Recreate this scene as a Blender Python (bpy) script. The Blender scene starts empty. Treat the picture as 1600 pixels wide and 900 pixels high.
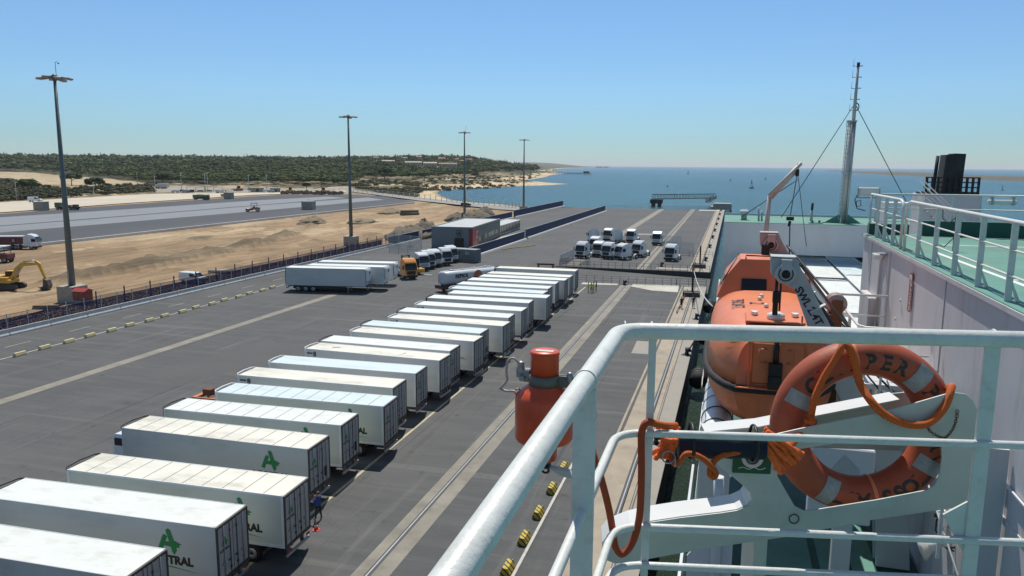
import bpy, math, random
import numpy as np
from mathutils import Matrix, Vector, Euler

random.seed(7)
SC = bpy.context.scene
COL = SC.collection
rad = math.radians
PI = math.pi

# ---------------------------------------------------------------- camera, sky, sun, exposure
EYE = 21.1                      # eye height above the quay, metres
FPX = 1200.0                    # focal length in pixels of a 1600 px wide picture
ROLL = math.atan(0.0075)
PITCH = math.atan(192.0 * math.cos(ROLL) / FPX)
YAW = rad(15.655)
_fw = Vector((0, math.cos(PITCH), -math.sin(PITCH)))
_up = Vector((0, math.sin(PITCH), math.cos(PITCH)))
_rt = Vector((1, 0, 0))
_ix = math.cos(ROLL) * _rt + math.sin(ROLL) * _up
_iy = math.sin(ROLL) * _rt - math.cos(ROLL) * _up
_RZ = Matrix.Rotation(YAW, 3, 'Z')
_ix, _iy, _fw = _RZ @ _ix, _RZ @ _iy, _RZ @ _fw
cam_d = bpy.data.cameras.new('camera')
cam = bpy.data.objects.new('camera', cam_d)
COL.objects.link(cam)
SC.camera = cam
cam_d.sensor_width = 36
cam_d.lens = FPX * 36 / 1600
cam_d.clip_start = 0.05
cam_d.clip_end = 90000
m3 = Matrix((( _ix.x, -_iy.x, -_fw.x), (_ix.y, -_iy.y, -_fw.y), (_ix.z, -_iy.z, -_fw.z)))
cam.matrix_world = Matrix.Translation((0, 0, EYE)) @ m3.to_4x4()

SUN = Vector((-0.13, 0.47, 0.87)).normalized()     # towards the sun
sun_el = math.asin(SUN.z)
world = bpy.data.worlds.new('World'); SC.world = world; world.use_nodes = True
wn = world.node_tree.nodes; wl = world.node_tree.links
sky = wn.new('ShaderNodeTexSky'); sky.sky_type = 'NISHITA'; sky.sun_disc = False
sky.sun_elevation = sun_el
sky.sun_rotation = math.atan2(SUN.x, SUN.y)
sky.altitude = 0; sky.air_density = 1.0; sky.dust_density = 0.0; sky.ozone_density = 2.0
bg = wn['Background']; bg.inputs['Strength'].default_value = 0.085
# clear maritime sky: paler blue low down; overhead, out of view, tinted to neutralise skylit shade
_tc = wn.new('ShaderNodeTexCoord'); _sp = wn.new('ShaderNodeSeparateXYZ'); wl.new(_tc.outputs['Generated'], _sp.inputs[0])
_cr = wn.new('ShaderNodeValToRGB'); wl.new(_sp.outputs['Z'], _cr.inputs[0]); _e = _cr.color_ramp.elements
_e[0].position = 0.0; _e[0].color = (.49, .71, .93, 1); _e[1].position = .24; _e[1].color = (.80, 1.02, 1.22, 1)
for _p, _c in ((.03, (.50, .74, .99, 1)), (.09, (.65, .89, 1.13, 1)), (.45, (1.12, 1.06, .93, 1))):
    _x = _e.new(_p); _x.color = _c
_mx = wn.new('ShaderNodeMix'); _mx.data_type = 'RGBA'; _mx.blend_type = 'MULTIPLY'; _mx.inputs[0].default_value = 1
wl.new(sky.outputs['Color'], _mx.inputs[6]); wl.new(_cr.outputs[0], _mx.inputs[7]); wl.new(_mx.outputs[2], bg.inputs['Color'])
sun_d = bpy.data.lights.new('sun', 'SUN'); sun_d.energy = 4.3; sun_d.angle = rad(0.5); sun_d.color = (1, 0.96, 0.89)
sun_o = bpy.data.objects.new('sun', sun_d); COL.objects.link(sun_o)
sun_o.rotation_euler = SUN.to_track_quat('Z', 'Y').to_euler(); sun_o.location = (0, 0, 200)
SC.view_settings.view_transform = 'Standard'; SC.view_settings.look = 'None'
SC.view_settings.gamma = 1; SC.view_settings.use_curve_mapping = False
SC.view_settings.exposure = 0.12
SC.cycles.max_bounces = 6; SC.cycles.volume_bounces = 0

def spot(px, py, z=0.0):
    """the point of the level plane z that the photograph shows at px, py"""
    d = _fw * FPX + _ix * (px - 800) + _iy * (py - 450)
    t = (z - EYE) / d.z
    return Vector((d.x * t, d.y * t, z))

# ---------------------------------------------------------------- materials
def node_mat(name):
    m = bpy.data.materials.new(name); m.use_nodes = True
    return m, m.node_tree.nodes, m.node_tree.links, m.node_tree.nodes['Principled BSDF']

def noise(N, L, scale, detail=4, rough=.6, stretch=None, coord='Object'):
    tc = N.new('ShaderNodeTexCoord'); n = N.new('ShaderNodeTexNoise')
    n.inputs['Scale'].default_value = scale; n.inputs['Detail'].default_value = detail; n.inputs['Roughness'].default_value = rough
    if stretch:
        mp = N.new('ShaderNodeMapping'); mp.inputs['Scale'].default_value = stretch
        L.new(tc.outputs[coord], mp.inputs['Vector']); L.new(mp.outputs[0], n.inputs['Vector'])
    else:
        L.new(tc.outputs[coord], n.inputs['Vector'])
    return n.outputs['Fac']

def rng(N, L, src, a, b, lo, hi):
    r = N.new('ShaderNodeMapRange'); r.inputs['From Min'].default_value = a; r.inputs['From Max'].default_value = b
    r.inputs['To Min'].default_value = lo; r.inputs['To Max'].default_value = hi
    L.new(src, r.inputs['Value']); return r.outputs[0]

def mixc(N, L, fac, a, b, mode='MIX'):
    mx = N.new('ShaderNodeMix'); mx.data_type = 'RGBA'; mx.blend_type = mode
    if hasattr(fac, 'links'): L.new(fac, mx.inputs[0])
    else: mx.inputs[0].default_value = fac
    for k, v in ((6, a), (7, b)):
        if hasattr(v, 'links'): L.new(v, mx.inputs[k])
        else: mx.inputs[k].default_value = (*v, 1) if len(v) == 3 else v
    return mx.outputs[2]

def bump(N, L, P, h, dist, strength=.6):
    b = N.new('ShaderNodeBump'); b.inputs['Distance'].default_value = dist; b.inputs['Strength'].default_value = strength
    L.new(h, b.inputs['Height']); L.new(b.outputs[0], P.inputs['Normal'])

def pbr(name, col, rough=.55, metal=0., var=.12, vs=1.5, dirt=None, dirt_amt=.35, ds=2.5, bmp=0., bs=40, stretch=None, spec=.5, coat=0):
    m, N, L, P = node_mat(name)
    n1 = noise(N, L, vs, 5, .6, stretch)
    v = rng(N, L, n1, .3, .7, 1 - var, 1 + var)
    hsv = N.new('ShaderNodeHueSaturation'); hsv.inputs['Color'].default_value = (*col, 1); L.new(v, hsv.inputs['Value'])
    out = hsv.outputs[0]
    if dirt:
        n2 = noise(N, L, ds, 7, .7, stretch)
        f = rng(N, L, n2, .5, .72, 0, dirt_amt)
        out = mixc(N, L, f, out, dirt)
    L.new(out, P.inputs['Base Color'])
    P.inputs['Roughness'].default_value = rough; P.inputs['Metallic'].default_value = metal
    P.inputs['Specular IOR Level'].default_value = spec; P.inputs['Coat Weight'].default_value = coat
    if bmp: bump(N, L, P, noise(N, L, bs, 5, .6), bmp)
    return m

M = {}
def mk(key, *a, **k): M[key] = pbr(key, *a, **k)
mk('white_paint', (.76, .78, .77), .35, var=.05, vs=.8, dirt=(.45, .42, .36), dirt_amt=.25, ds=1.2)
mk('trailer_side', (.68, .69, .66), .45, var=.05, vs=.5, dirt=(.36, .34, .30), dirt_amt=.35, ds=.9, stretch=(.35, 1, 1))
mk('roof_white', (.68, .70, .66), .5, var=.06, vs=.6, dirt=(.36, .32, .25), dirt_amt=.45, ds=1.1, stretch=(.5, 1, 1))
mk('roof_cream', (.69, .67, .58), .55, var=.07, vs=.5, dirt=(.33, .27, .18), dirt_amt=.6, ds=.7, stretch=(.4, 1, 1))
mk('roof_cool', (.60, .69, .69), .45, var=.05, vs=.5, dirt=(.4, .42, .4), dirt_amt=.3, ds=.8, stretch=(.4, 1, 1))
mk('dark_seam', (.25, .25, .24), .7)
mk('door_grey', (.40, .42, .43), .5, var=.08, dirt=(.2, .19, .17), dirt_amt=.5, ds=2)
mk('frame_dark', (.06, .05, .045), .6, var=.3, dirt=(.12, .09, .06), dirt_amt=.5)
mk('steel', (.35, .36, .37), .4, .6, var=.15)
mk('rubber', (.018, .018, .018), .8, var=.3)
mk('rim', (.45, .45, .44), .45, .5)
mk('chassis_red', (.25, .04, .03), .7, var=.3)
mk('black', (.012, .012, .013), .5)
mk('glass_dark', (.012, .017, .02), .06, var=.05)
mk('logo_green', (.01, .22, .06), .5, var=.1)
mk('logo_black', (.02, .02, .02), .5)
mk('asphalt_dark', (.075, .075, .073), .85, var=.25, vs=.05)
mk('cab_white', (.74, .75, .75), .25, var=.04, coat=.4)
mk('orange_cab', (.75, .30, .04), .3, coat=.3)
mk('machine_yellow', (.62, .36, .05), .45, var=.15, dirt=(.3, .22, .12), dirt_amt=.5)
mk('machine_orange', (.5, .17, .06), .5, var=.15)
mk('truck_red', (.16, .03, .03), .5, var=.2, dirt=(.3, .22, .15), dirt_amt=.4)
mk('tarp_grey', (.5, .52, .54), .7)
mk('truck_green', (.12, .2, .1), .5)
mk('wall_blue', (.012, .022, .085), .7, var=.12, vs=.5, stretch=(1, .3, 1))
mk('net_blue', (.035, .04, .12), .8, var=.25, vs=1)
mk('galv', (.46, .48, .48), .5, .3, var=.1)
mk('mast_grey', (.13, .16, .16), .55, .2, var=.12)
mk('lamp_head', (.38, .34, .28), .5, .2, var=.2)
mk('clad_grey', (.22, .25, .25), .6, var=.06, vs=.4)
mk('clad_roof', (.42, .43, .43), .6, var=.1, vs=.3)
mk('sign_red', (.33, .03, .03), .5)
mk('conc', (.34, .285, .215), .85, var=.15, vs=.4, dirt=(.2, .17, .13), dirt_amt=.6, ds=.35, bmp=.01, bs=8)
mk('conc_edge', (.30, .275, .235), .85, var=.12, vs=.5, dirt=(.18, .16, .13), dirt_amt=.5, ds=.5, bmp=.01, bs=8)
mk('strip_conc', (.235, .215, .175), .85, var=.18, vs=.4, dirt=(.13, .12, .10), dirt_amt=.7, ds=.5)
mk('conc_pale', (.50, .47, .40), .85, var=.12, vs=.3, dirt=(.25, .22, .18), dirt_amt=.7, ds=.25)
mk('conc_block', (.36, .33, .28), .9, var=.15, dirt=(.2, .16, .1), dirt_amt=.5)
mk('yellow_block', (.62, .52, .28), .8, var=.12, dirt=(.3, .26, .18), dirt_amt=.6)
mk('paint_yellow', (.58, .44, .06), .7, var=.15, dirt=(.2, .16, .05), dirt_amt=.5)
mk('line_white', (.50, .48, .43), .8, var=.15, dirt=(.12, .12, .12), dirt_amt=.8, ds=1.5)
mk('line_yellow', (.48, .42, .26), .8, var=.15, dirt=(.12, .12, .12), dirt_amt=.8, ds=1.5)
mk('quay_wall', (.055, .05, .045), .85, var=.3, vs=.6)
mk('kerb_white', (.60, .59, .56), .8, var=.1, dirt=(.3, .28, .24), dirt_amt=.5)
mk('new_dark', (.055, .057, .064), .9, var=.12, vs=.03, stretch=(1, .15, 1), dirt=(.12, .12, .125), dirt_amt=.5, ds=.02)
mk('new_pale', (.20, .21, .225), .85, var=.15, vs=.03, dirt=(.13, .14, .15), dirt_amt=.7, ds=.03)
mk('gravel_grey', (.26, .25, .23), .9, var=.12, vs=.05)
mk('cream_strip', (.50, .44, .34), .9, var=.1, vs=.03)
mk('dirt_path', (.46, .38, .26), .9, var=.1, vs=.02)
mk('bark', (.10, .07, .05), .9, var=.2)
mk('house_wall', (.40, .36, .31), .8, var=.08, vs=.05)
mk('house_roof', (.30, .17, .11), .8, var=.15)
mk('house_white', (.58, .56, .52), .8)
mk('window_dark', (.05, .06, .07), .3)
mk('rock', (.20, .19, .17), .9, var=.2)
mk('spoil', (.20, .155, .10), .95, var=.25, vs=.5, bmp=.2, bs=1.2)
mk('spoil_dark', (.135, .115, .085), .95, var=.25, vs=.5, bmp=.2, bs=1.2)
mk('hivis', (.55, .58, .06), .7)
mk('cloth_dark', (.02, .022, .03), .8)
mk('cloth_blue', (.03, .07, .30), .8)
mk('skin', (.42, .26, .19), .6)
mk('cone_red', (.6, .06, .03), .5)
# ship
mk('ship_white', (.60, .62, .63), .42, var=.05, vs=.35, dirt=(.46, .40, .36), dirt_amt=.35, ds=.5, stretch=(1, 1, .35), bmp=.004, bs=1.5)
mk('ship_mauve', (.60, .575, .585), .5, var=.06, vs=.4, dirt=(.36, .26, .20), dirt_amt=.55, ds=1.1, stretch=(1.4, 1.4, .22), bmp=.012, bs=1.1)
mk('rail_paint', (.66, .675, .635), .38, var=.06, vs=8, dirt=(.42, .42, .36), dirt_amt=.45, ds=22, bmp=.003, bs=45)
mk('rack_paint', (.45, .49, .45), .4, var=.07, vs=4, dirt=(.28, .33, .30), dirt_amt=.4, ds=7, bmp=.001, bs=50)
mk('rack_lit', (.62, .62, .60), .4, var=.05, vs=4)  # paler copy of the rack paint, sunlight on the flanges put into colour
mk('deck_green', (.085, .235, .18), .6, var=.18, vs=.9, dirt=(.16, .24, .11), dirt_amt=.6, ds=.6, bmp=.002, bs=60)
mk('deck_shaded', (.014, .085, .062), .6, var=.2, vs=1.2)  # darkened copy of the deck green, with the shade painted in
mk('hull_navy', (.012, .02, .06), .45, var=.2, vs=.8)
mk('boat_orange', (.70, .20, .08), .42, var=.07, vs=1.3, dirt=(.5, .17, .08), dirt_amt=.5, ds=2.2)
mk('boat_hull', (.64, .175, .06), .4, var=.08, vs=1.3, dirt=(.33, .09, .03), dirt_amt=.5, ds=1.7)
mk('buoy_orange', (.37, .07, .026), .6, var=.08, vs=9, dirt=(.42, .15, .085), dirt_amt=.35, ds=16, bmp=.0015, bs=50)
mk('tape', (.29, .31, .30), .45, var=.2, vs=30)
mk('can_red', (.62, .075, .022), .42, var=.08, vs=12, dirt=(.30, .02, .01), dirt_amt=.4, ds=14)
mk('davit_grey', (.44, .48, .47), .45, var=.08, vs=2, dirt=(.3, .24, .18), dirt_amt=.4, ds=4)
mk('boom_cream', (.58, .50, .43), .5, var=.1, vs=3, dirt=(.35, .2, .14), dirt_amt=.5, ds=6)
mk('davit_pink', (.46, .36, .32), .5, var=.08, vs=2, dirt=(.33, .2, .15), dirt_amt=.4, ds=4)
mk('navy_cloth', (.008, .012, .03), .75, var=.2, vs=20)
mk('sign_green', (.008, .07, .025), .5)
mk('stripe_white', (.68, .72, .68), .6, var=.08, vs=4, dirt=(.25, .4, .32), dirt_amt=.5, ds=5)
mk('grease', (.02, .018, .015), .4, .3, var=.3)
mk('rust', (.16, .07, .035), .85, var=.3, vs=20)
mk('wire', (.06, .06, .06), .5, .5)
mk('soot', (.025, .027, .027), .7, var=.3, vs=2)
mk('lamp_white', (.7, .7, .66), .4)
mk('cable_white', (.55, .55, .52), .5)

def rope_mat(name, col):
    m, N, L, P = node_mat(name)
    tc = N.new('ShaderNodeTexCoord'); w = N.new('ShaderNodeTexWave'); w.bands_direction = 'DIAGONAL'
    w.inputs['Scale'].default_value = 90; w.inputs['Distortion'].default_value = 2
    L.new(tc.outputs['Object'], w.inputs['Vector'])
    L.new(mixc(N, L, rng(N, L, w.outputs['Fac'], 0, 1, 0, 1), col, tuple(c * .55 for c in col)), P.inputs['Base Color'])
    P.inputs['Roughness'].default_value = .7
    bump(N, L, P, w.outputs['Fac'], .002, .8)
    return m
M['rope'] = rope_mat('rope_orange', (.78, .15, .015))
M['rope_red'] = rope_mat('rope_red', (.55, .085, .02))

def hazard(name):
    m, N, L, P = node_mat(name)
    tc = N.new('ShaderNodeTexCoord'); w = N.new('ShaderNodeTexWave'); w.bands_direction = 'DIAGONAL'
    w.inputs['Scale'].default_value = 1.6
    L.new(tc.outputs['Object'], w.inputs['Vector'])
    f = rng(N, L, w.outputs['Fac'], .76, .8, 0, 1)
    L.new(mixc(N, L, f, (.50, .38, .05), (.03, .03, .03)), P.inputs['Base Color']); P.inputs['Roughness'].default_value = .8
    return m
M['hazard'] = hazard('hazard_stripes')

def asphalt():
    m, N, L, P = node_mat('quay_asphalt')
    big = noise(N, L, .045, 5, .6); mid = noise(N, L, .5, 6, .65, (.25, 1.6, 1)); fine = noise(N, L, 14, 4, .7)
    streak = noise(N, L, .35, 5, .7, (2.2, .12, 1)); spots = noise(N, L, .9, 3, .5)
    c = mixc(N, L, rng(N, L, big, .35, .65, 0, 1), (.076, .077, .078), (.106, .107, .106))
    c = mixc(N, L, rng(N, L, mid, .42, .7, 0, .5), c, (.145, .144, .138))
    c = mixc(N, L, rng(N, L, streak, .56, .72, 0, .55), c, (.185, .18, .17))
    c = mixc(N, L, rng(N, L, spots, .66, .74, 0, .55), c, (.038, .038, .039))
    c = mixc(N, L, rng(N, L, fine, .2, .8, 0, .35), c, (.06, .06, .06))
    t1 = noise(N, L, .6, 4, .55, (3.2, .05, 1)); c = mixc(N, L, rng(N, L, t1, .60, .70, 0, .55), c, (.045, .045, .046))
    t2 = noise(N, L, .22, 3, .5, (.16, 3.0, 1)); c = mixc(N, L, rng(N, L, t2, .60, .68, 0, .40), c, (.16, .158, .15))
    vo = N.new('ShaderNodeTexVoronoi'); vo.feature = 'DISTANCE_TO_EDGE'; vo.inputs['Scale'].default_value = .09
    tcv = N.new('ShaderNodeTexCoord'); ns = N.new('ShaderNodeTexNoise'); ns.inputs['Scale'].default_value = .5; L.new(tcv.outputs['Object'], ns.inputs['Vector'])
    va = N.new('ShaderNodeVectorMath'); va.operation = 'MULTIPLY_ADD'; va.inputs[1].default_value = (5, 5, 0); L.new(ns.outputs['Color'], va.inputs[0]); L.new(tcv.outputs['Object'], va.inputs[2]); L.new(va.outputs[0], vo.inputs['Vector'])
    c = mixc(N, L, rng(N, L, vo.outputs['Distance'], .0, .004, .32, 0), c, (.03, .03, .03))
    L.new(c, P.inputs['Base Color']); P.inputs['Roughness'].default_value = .88; P.inputs['Specular IOR Level'].default_value = .3
    bump(N, L, P, fine, .01, .5)
    return m
M['asphalt'] = asphalt()

def water_mat():
    m, N, L, P = node_mat('water')
    big = noise(N, L, .004, 4, .6, (1, .35, 1)); mid = noise(N, L, .03, 4, .6, (.6, 1, 1))
    c = mixc(N, L, rng(N, L, big, .38, .62, 0, 1), (.024, .100, .125), (.014, .068, .096))
    c = mixc(N, L, rng(N, L, mid, .45, .7, 0, .4), c, (.035, .14, .17))
    tc = N.new('ShaderNodeTexCoord'); sep = N.new('ShaderNodeSeparateXYZ'); L.new(tc.outputs['Object'], sep.inputs[0])
    wc = noise(N, L, .12, 5, .75, (.5, 1.3, 1)); c = mixc(N, L, rng(N, L, wc, .705, .74, 0, .65), c, (.30, .36, .38))
    pt = noise(N, L, .0016, 5, .6, (1, .2, 1)); c = mixc(N, L, rng(N, L, pt, .45, .62, 0, .45), c, (.016, .060, .085))
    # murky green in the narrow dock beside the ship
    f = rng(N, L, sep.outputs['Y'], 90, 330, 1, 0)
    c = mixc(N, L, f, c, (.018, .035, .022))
    L.new(c, P.inputs['Base Color']); P.inputs['Roughness'].default_value = .22; P.inputs['IOR'].default_value = 1.33
    P.inputs['Specular IOR Level'].default_value = .12
    a = noise(N, L, .35, 6, .7, (1, .6, 1)); b = noise(N, L, 2.2, 4, .6)
    ad = N.new('ShaderNodeMath'); ad.operation = 'ADD'; L.new(a, ad.inputs[0]); L.new(b, ad.inputs[1])
    bump(N, L, P, ad.outputs[0], .6, .7)
    return m
M['water'] = water_mat()

def terrain_mat():
    m, N, L, P = node_mat('earth')
    at = N.new('ShaderNodeAttribute'); at.attribute_name = 'soil'
    n1 = noise(N, L, .02, 6, .65, (1, .35, 1)); n2 = noise(N, L, .25, 6, .7, (1, .3, 1)); n3 = noise(N, L, 2, 4, .6)
    h = N.new('ShaderNodeHueSaturation'); L.new(at.outputs['Color'], h.inputs['Color'])
    L.new(rng(N, L, n1, .3, .7, .72, 1.25), h.inputs['Value'])
    rut = noise(N, L, 1.1, 5, .7, (1, .05, 1)); pb = noise(N, L, .9, 3, .8)
    h3 = N.new('ShaderNodeHueSaturation'); L.new(h.outputs[0], h3.inputs['Color']); L.new(rng(N, L, rut, .35, .65, .78, 1.18), h3.inputs['Value'])
    hc = mixc(N, L, rng(N, L, pb, .66, .72, 0, .5), h3.outputs[0], (.10, .075, .05))
    h2 = N.new('ShaderNodeHueSaturation'); L.new(hc, h2.inputs['Color']); L.new(rng(N, L, n2, .3, .7, .7, 1.28), h2.inputs['Value'])
    L.new(h2.outputs[0], P.inputs['Base Color']); P.inputs['Roughness'].default_value = .95; P.inputs['Specular IOR Level'].default_value = .15
    ad = N.new('ShaderNodeMath'); ad.operation = 'ADD'; L.new(n2, ad.inputs[0]); L.new(n3, ad.inputs[1])
    bump(N, L, P, ad.outputs[0], .35, .8)
    return m
M['earth'] = terrain_mat()

def leaf_mat(name, c1, c2):
    m, N, L, P = node_mat(name)
    at = N.new('ShaderNodeAttribute'); at.attribute_name = 'tint'
    n = noise(N, L, .6, 3, .6)
    c = mixc(N, L, at.outputs['Fac'], c1, c2)
    h = N.new('ShaderNodeHueSaturation'); L.new(c, h.inputs['Color']); L.new(rng(N, L, n, .3, .7, .7, 1.35), h.inputs['Value'])
    L.new(h.outputs[0], P.inputs['Base Color']); P.inputs['Roughness'].default_value = .9; P.inputs['Specular IOR Level'].default_value = .15
    return m
M['pine'] = leaf_mat('pine_foliage', (.022, .040, .015), (.125, .145, .045))
M['scrub'] = leaf_mat('scrub_foliage', (.045, .055, .028), (.13, .12, .065))

# ---------------------------------------------------------------- mesh collector
class MB:
    def __init__(s): s.v = []; s.f = []; s.mi = []; s.sm = []; s.X = Matrix.Identity(4); s.mat = 0
    def add(s, vs, fs, smooth=False):
        o = len(s.v); X = s.X
        s.v += [tuple(X @ Vector(p)) for p in vs]
        flip = X.determinant() < 0
        for f in fs:
            s.f.append(tuple(o + i for i in (reversed(f) if flip else f))); s.mi.append(s.mat); s.sm.append(smooth)
        return s
    def at(s, loc=(0, 0, 0), rot=(0, 0, 0), sc=(1, 1, 1)):
        s.X = Matrix.LocRotScale(Vector(loc), Euler(rot), Vector(sc)); return s
    def m(s, i): s.mat = i; return s
    def box(s, x0, x1, y0, y1, z0, z1, b=0.0):
        if b <= 0:
            return s.add([(x, y, z) for z in (z0, z1) for y in (y0, y1) for x in (x0, x1)],
                         [(0, 2, 3, 1), (4, 5, 7, 6), (0, 1, 5, 4), (2, 6, 7, 3), (0, 4, 6, 2), (1, 3, 7, 5)])
        P_ = []; idx = {}
        for i, x in enumerate((x0, x1)):
            for j, y in enumerate((y0, y1)):
                for k, z in enumerate((z0, z1)):
                    sx, sy, sz = (1, -1)[i] * b, (1, -1)[j] * b, (1, -1)[k] * b
                    idx[i, j, k] = len(P_); P_ += [(x, y + sy, z + sz), (x + sx, y, z + sz), (x + sx, y + sy, z)]
        F = []
        g = lambda i, j, k, a: idx[i, j, k] + a
        F += [(g(0,0,0,0), g(0,0,1,0), g(0,1,1,0), g(0,1,0,0)), (g(1,0,0,0), g(1,1,0,0), g(1,1,1,0), g(1,0,1,0)),
              (g(0,0,0,1), g(1,0,0,1), g(1,0,1,1), g(0,0,1,1)), (g(0,1,0,1), g(0,1,1,1), g(1,1,1,1), g(1,1,0,1)),
              (g(0,0,0,2), g(0,1,0,2), g(1,1,0,2), g(1,0,0,2)), (g(0,0,1,2), g(1,0,1,2), g(1,1,1,2), g(0,1,1,2))]
        for k in (0, 1):
            for j in (0, 1):
                q = (g(0,j,k,2), g(1,j,k,2), g(1,j,k,1), g(0,j,k,1)); F.append(q if (j ^ k) == 0 and k == 0 or (j == 1 and k == 1) else q[::-1])
            for i in (0, 1):
                q = (g(i,0,k,2), g(i,1,k,2), g(i,1,k,0), g(i,0,k,0)); F.append(q[::-1] if (i == k) else q)
        for i in (0, 1):
            for j in (0, 1):
                q = (g(i,j,0,0), g(i,j,1,0), g(i,j,1,1), g(i,j,0,1)); F.append(q if i != j else q[::-1])
        for (i, j, k) in idx:
            q = (g(i,j,k,0), g(i,j,k,1), g(i,j,k,2)); F.append(q if (i + j + k) % 2 else q[::-1])
        return s.add(P_, F)
    def prism(s, poly, a, b, axis='z'):
        n = len(poly)
        def q(u, v, w): return {'z': (u, v, w), 'y': (u, w, v), 'x': (w, u, v)}[axis]
        vs = [q(u, v, a) for u, v in poly] + [q(u, v, b) for u, v in poly]
        return s.add(vs, [tuple(range(n))[::-1], tuple(range(n, 2 * n))] + [(i, (i + 1) % n, n + (i + 1) % n, n + i) for i in range(n)])
    def tube(s, pts, r, n=8, cap=True, smooth=True):
        pts = [Vector(p) for p in pts]; rs = r if isinstance(r, (list, tuple)) else [r] * len(pts)
        vs = []; prev = None
        for i, p in enumerate(pts):
            t = (pts[min(i + 1, len(pts) - 1)] - pts[max(i - 1, 0)])
            t = t.normalized() if t.length > 1e-9 else Vector((0, 0, 1))
            if prev is None:
                a = t.orthogonal().normalized()
            else:
                a = prev - t * prev.dot(t)
                a = a.normalized() if a.length > 1e-6 else t.orthogonal().normalized()
            prev = a; b = t.cross(a)
            vs += [tuple(p + (a * math.cos(2 * PI * k / n) + b * math.sin(2 * PI * k / n)) * rs[i]) for k in range(n)]
        fs = [(i * n + k, i * n + (k + 1) % n, (i + 1) * n + (k + 1) % n, (i + 1) * n + k) for i in range(len(pts) - 1) for k in range(n)]
        s.add(vs, fs, smooth)
        if cap:
            e = (len(pts) - 1) * n
            o = len(s.v) - len(vs)
            for f in (tuple(range(n))[::-1], tuple(range(e, e + n))):
                s.f.append(tuple(o + i for i in f)); s.mi.append(s.mat); s.sm.append(False)
        return s
    def lathe(s, prof, n=16, axis='z', smooth=True):
        vs = []
        for r, z in prof:
            for k in range(n):
                c, d = r * math.cos(2 * PI * k / n), r * math.sin(2 * PI * k / n)
                vs.append({'z': (c, d, z), 'y': (d, z, c), 'x': (z, c, d)}[axis])
        fs = [(i * n + k, i * n + (k + 1) % n, (i + 1) * n + (k + 1) % n, (i + 1) * n + k) for i in range(len(prof) - 1) for k in range(n)]
        fs += [tuple(range(n))[::-1], tuple(range((len(prof) - 1) * n, len(prof) * n))]
        return s.add(vs, fs, smooth)
    def torus(s, R, r, n=24, k=8, a0=0, a1=2 * PI, axis='z', rz=None):
        rz = rz or r; full = abs(a1 - a0) > 6.28
        N_ = n if full else n + 1; vs = []
        for i in range(N_):
            a = a0 + (a1 - a0) * i / n
            for j in range(k):
                b = 2 * PI * j / k; q = R + r * math.cos(b); h = rz * math.sin(b)
                x, y = q * math.cos(a), q * math.sin(a)
                vs.append({'z': (x, y, h), 'y': (y, h, x), 'x': (h, x, y)}[axis])
        fs = [(i * k + j, ((i + 1) % N_) * k + j, ((i + 1) % N_) * k + (j + 1) % k, i * k + (j + 1) % k) for i in range(n) for j in range(k)]
        return s.add(vs, fs, True)
    def ball(s, r, n=12, k=8, c=(0, 0, 0), sc=(1, 1, 1)):
        prof = [(max(1e-4, r * math.sin(PI * i / k)), -r * math.cos(PI * i / k)) for i in range(k + 1)]
        X = s.X.copy(); s.X = X @ Matrix.Translation(c) @ Matrix.Diagonal((*sc, 1)); s.lathe(prof, n); s.X = X; return s
    def loft(s, rings, close=True, cap=True, smooth=True):
        n = len(rings[0]); vs = [p for r in rings for p in r]
        kk = n if close else n - 1
        fs = [(i * n + k, i * n + (k + 1) % n, (i + 1) * n + (k + 1) % n, (i + 1) * n + k) for i in range(len(rings) - 1) for k in range(kk)]
        s.add(vs, fs, smooth)
        if cap:
            s.add(rings[0], [tuple(range(n))[::-1]]); s.add(rings[-1], [tuple(range(n))])
        return s
    def text(s, body, size=1., depth=.01, align='CENTER', bold=0.0, font_sc=(1, 1)):
        key = (body, size, depth, align, bold)
        if key not in _TXT:
            cu = bpy.data.curves.new('lettering', 'FONT'); cu.body = body; cu.size = size; cu.extrude = depth
            cu.align_x = align; cu.offset = bold; cu.resolution_u = 3
            ob = bpy.data.objects.new('lettering', cu); COL.objects.link(ob)
            bpy.context.view_layer.update()
            me = bpy.data.meshes.new_from_object(ob.evaluated_get(bpy.context.evaluated_depsgraph_get()))
            _TXT[key] = ([tuple(v.co) for v in me.vertices], [tuple(p.vertices) for p in me.polygons])
            bpy.data.objects.remove(ob); bpy.data.meshes.remove(me); bpy.data.curves.remove(cu)
        vs, fs = _TXT[key]
        return s.add([(x * font_sc[0], y * font_sc[1], z) for x, y, z in vs], fs)
    def mesh(s, name, mats):
        me = bpy.data.meshes.new(name); me.from_pydata(s.v, [], s.f); me.update()
        for q in (mats if isinstance(mats, (list, tuple)) else [mats]): me.materials.append(M[q] if isinstance(q, str) else q)
        me.polygons.foreach_set('material_index', s.mi); me.polygons.foreach_set('use_smooth', s.sm)
        return me
_TXT = {}

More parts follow.
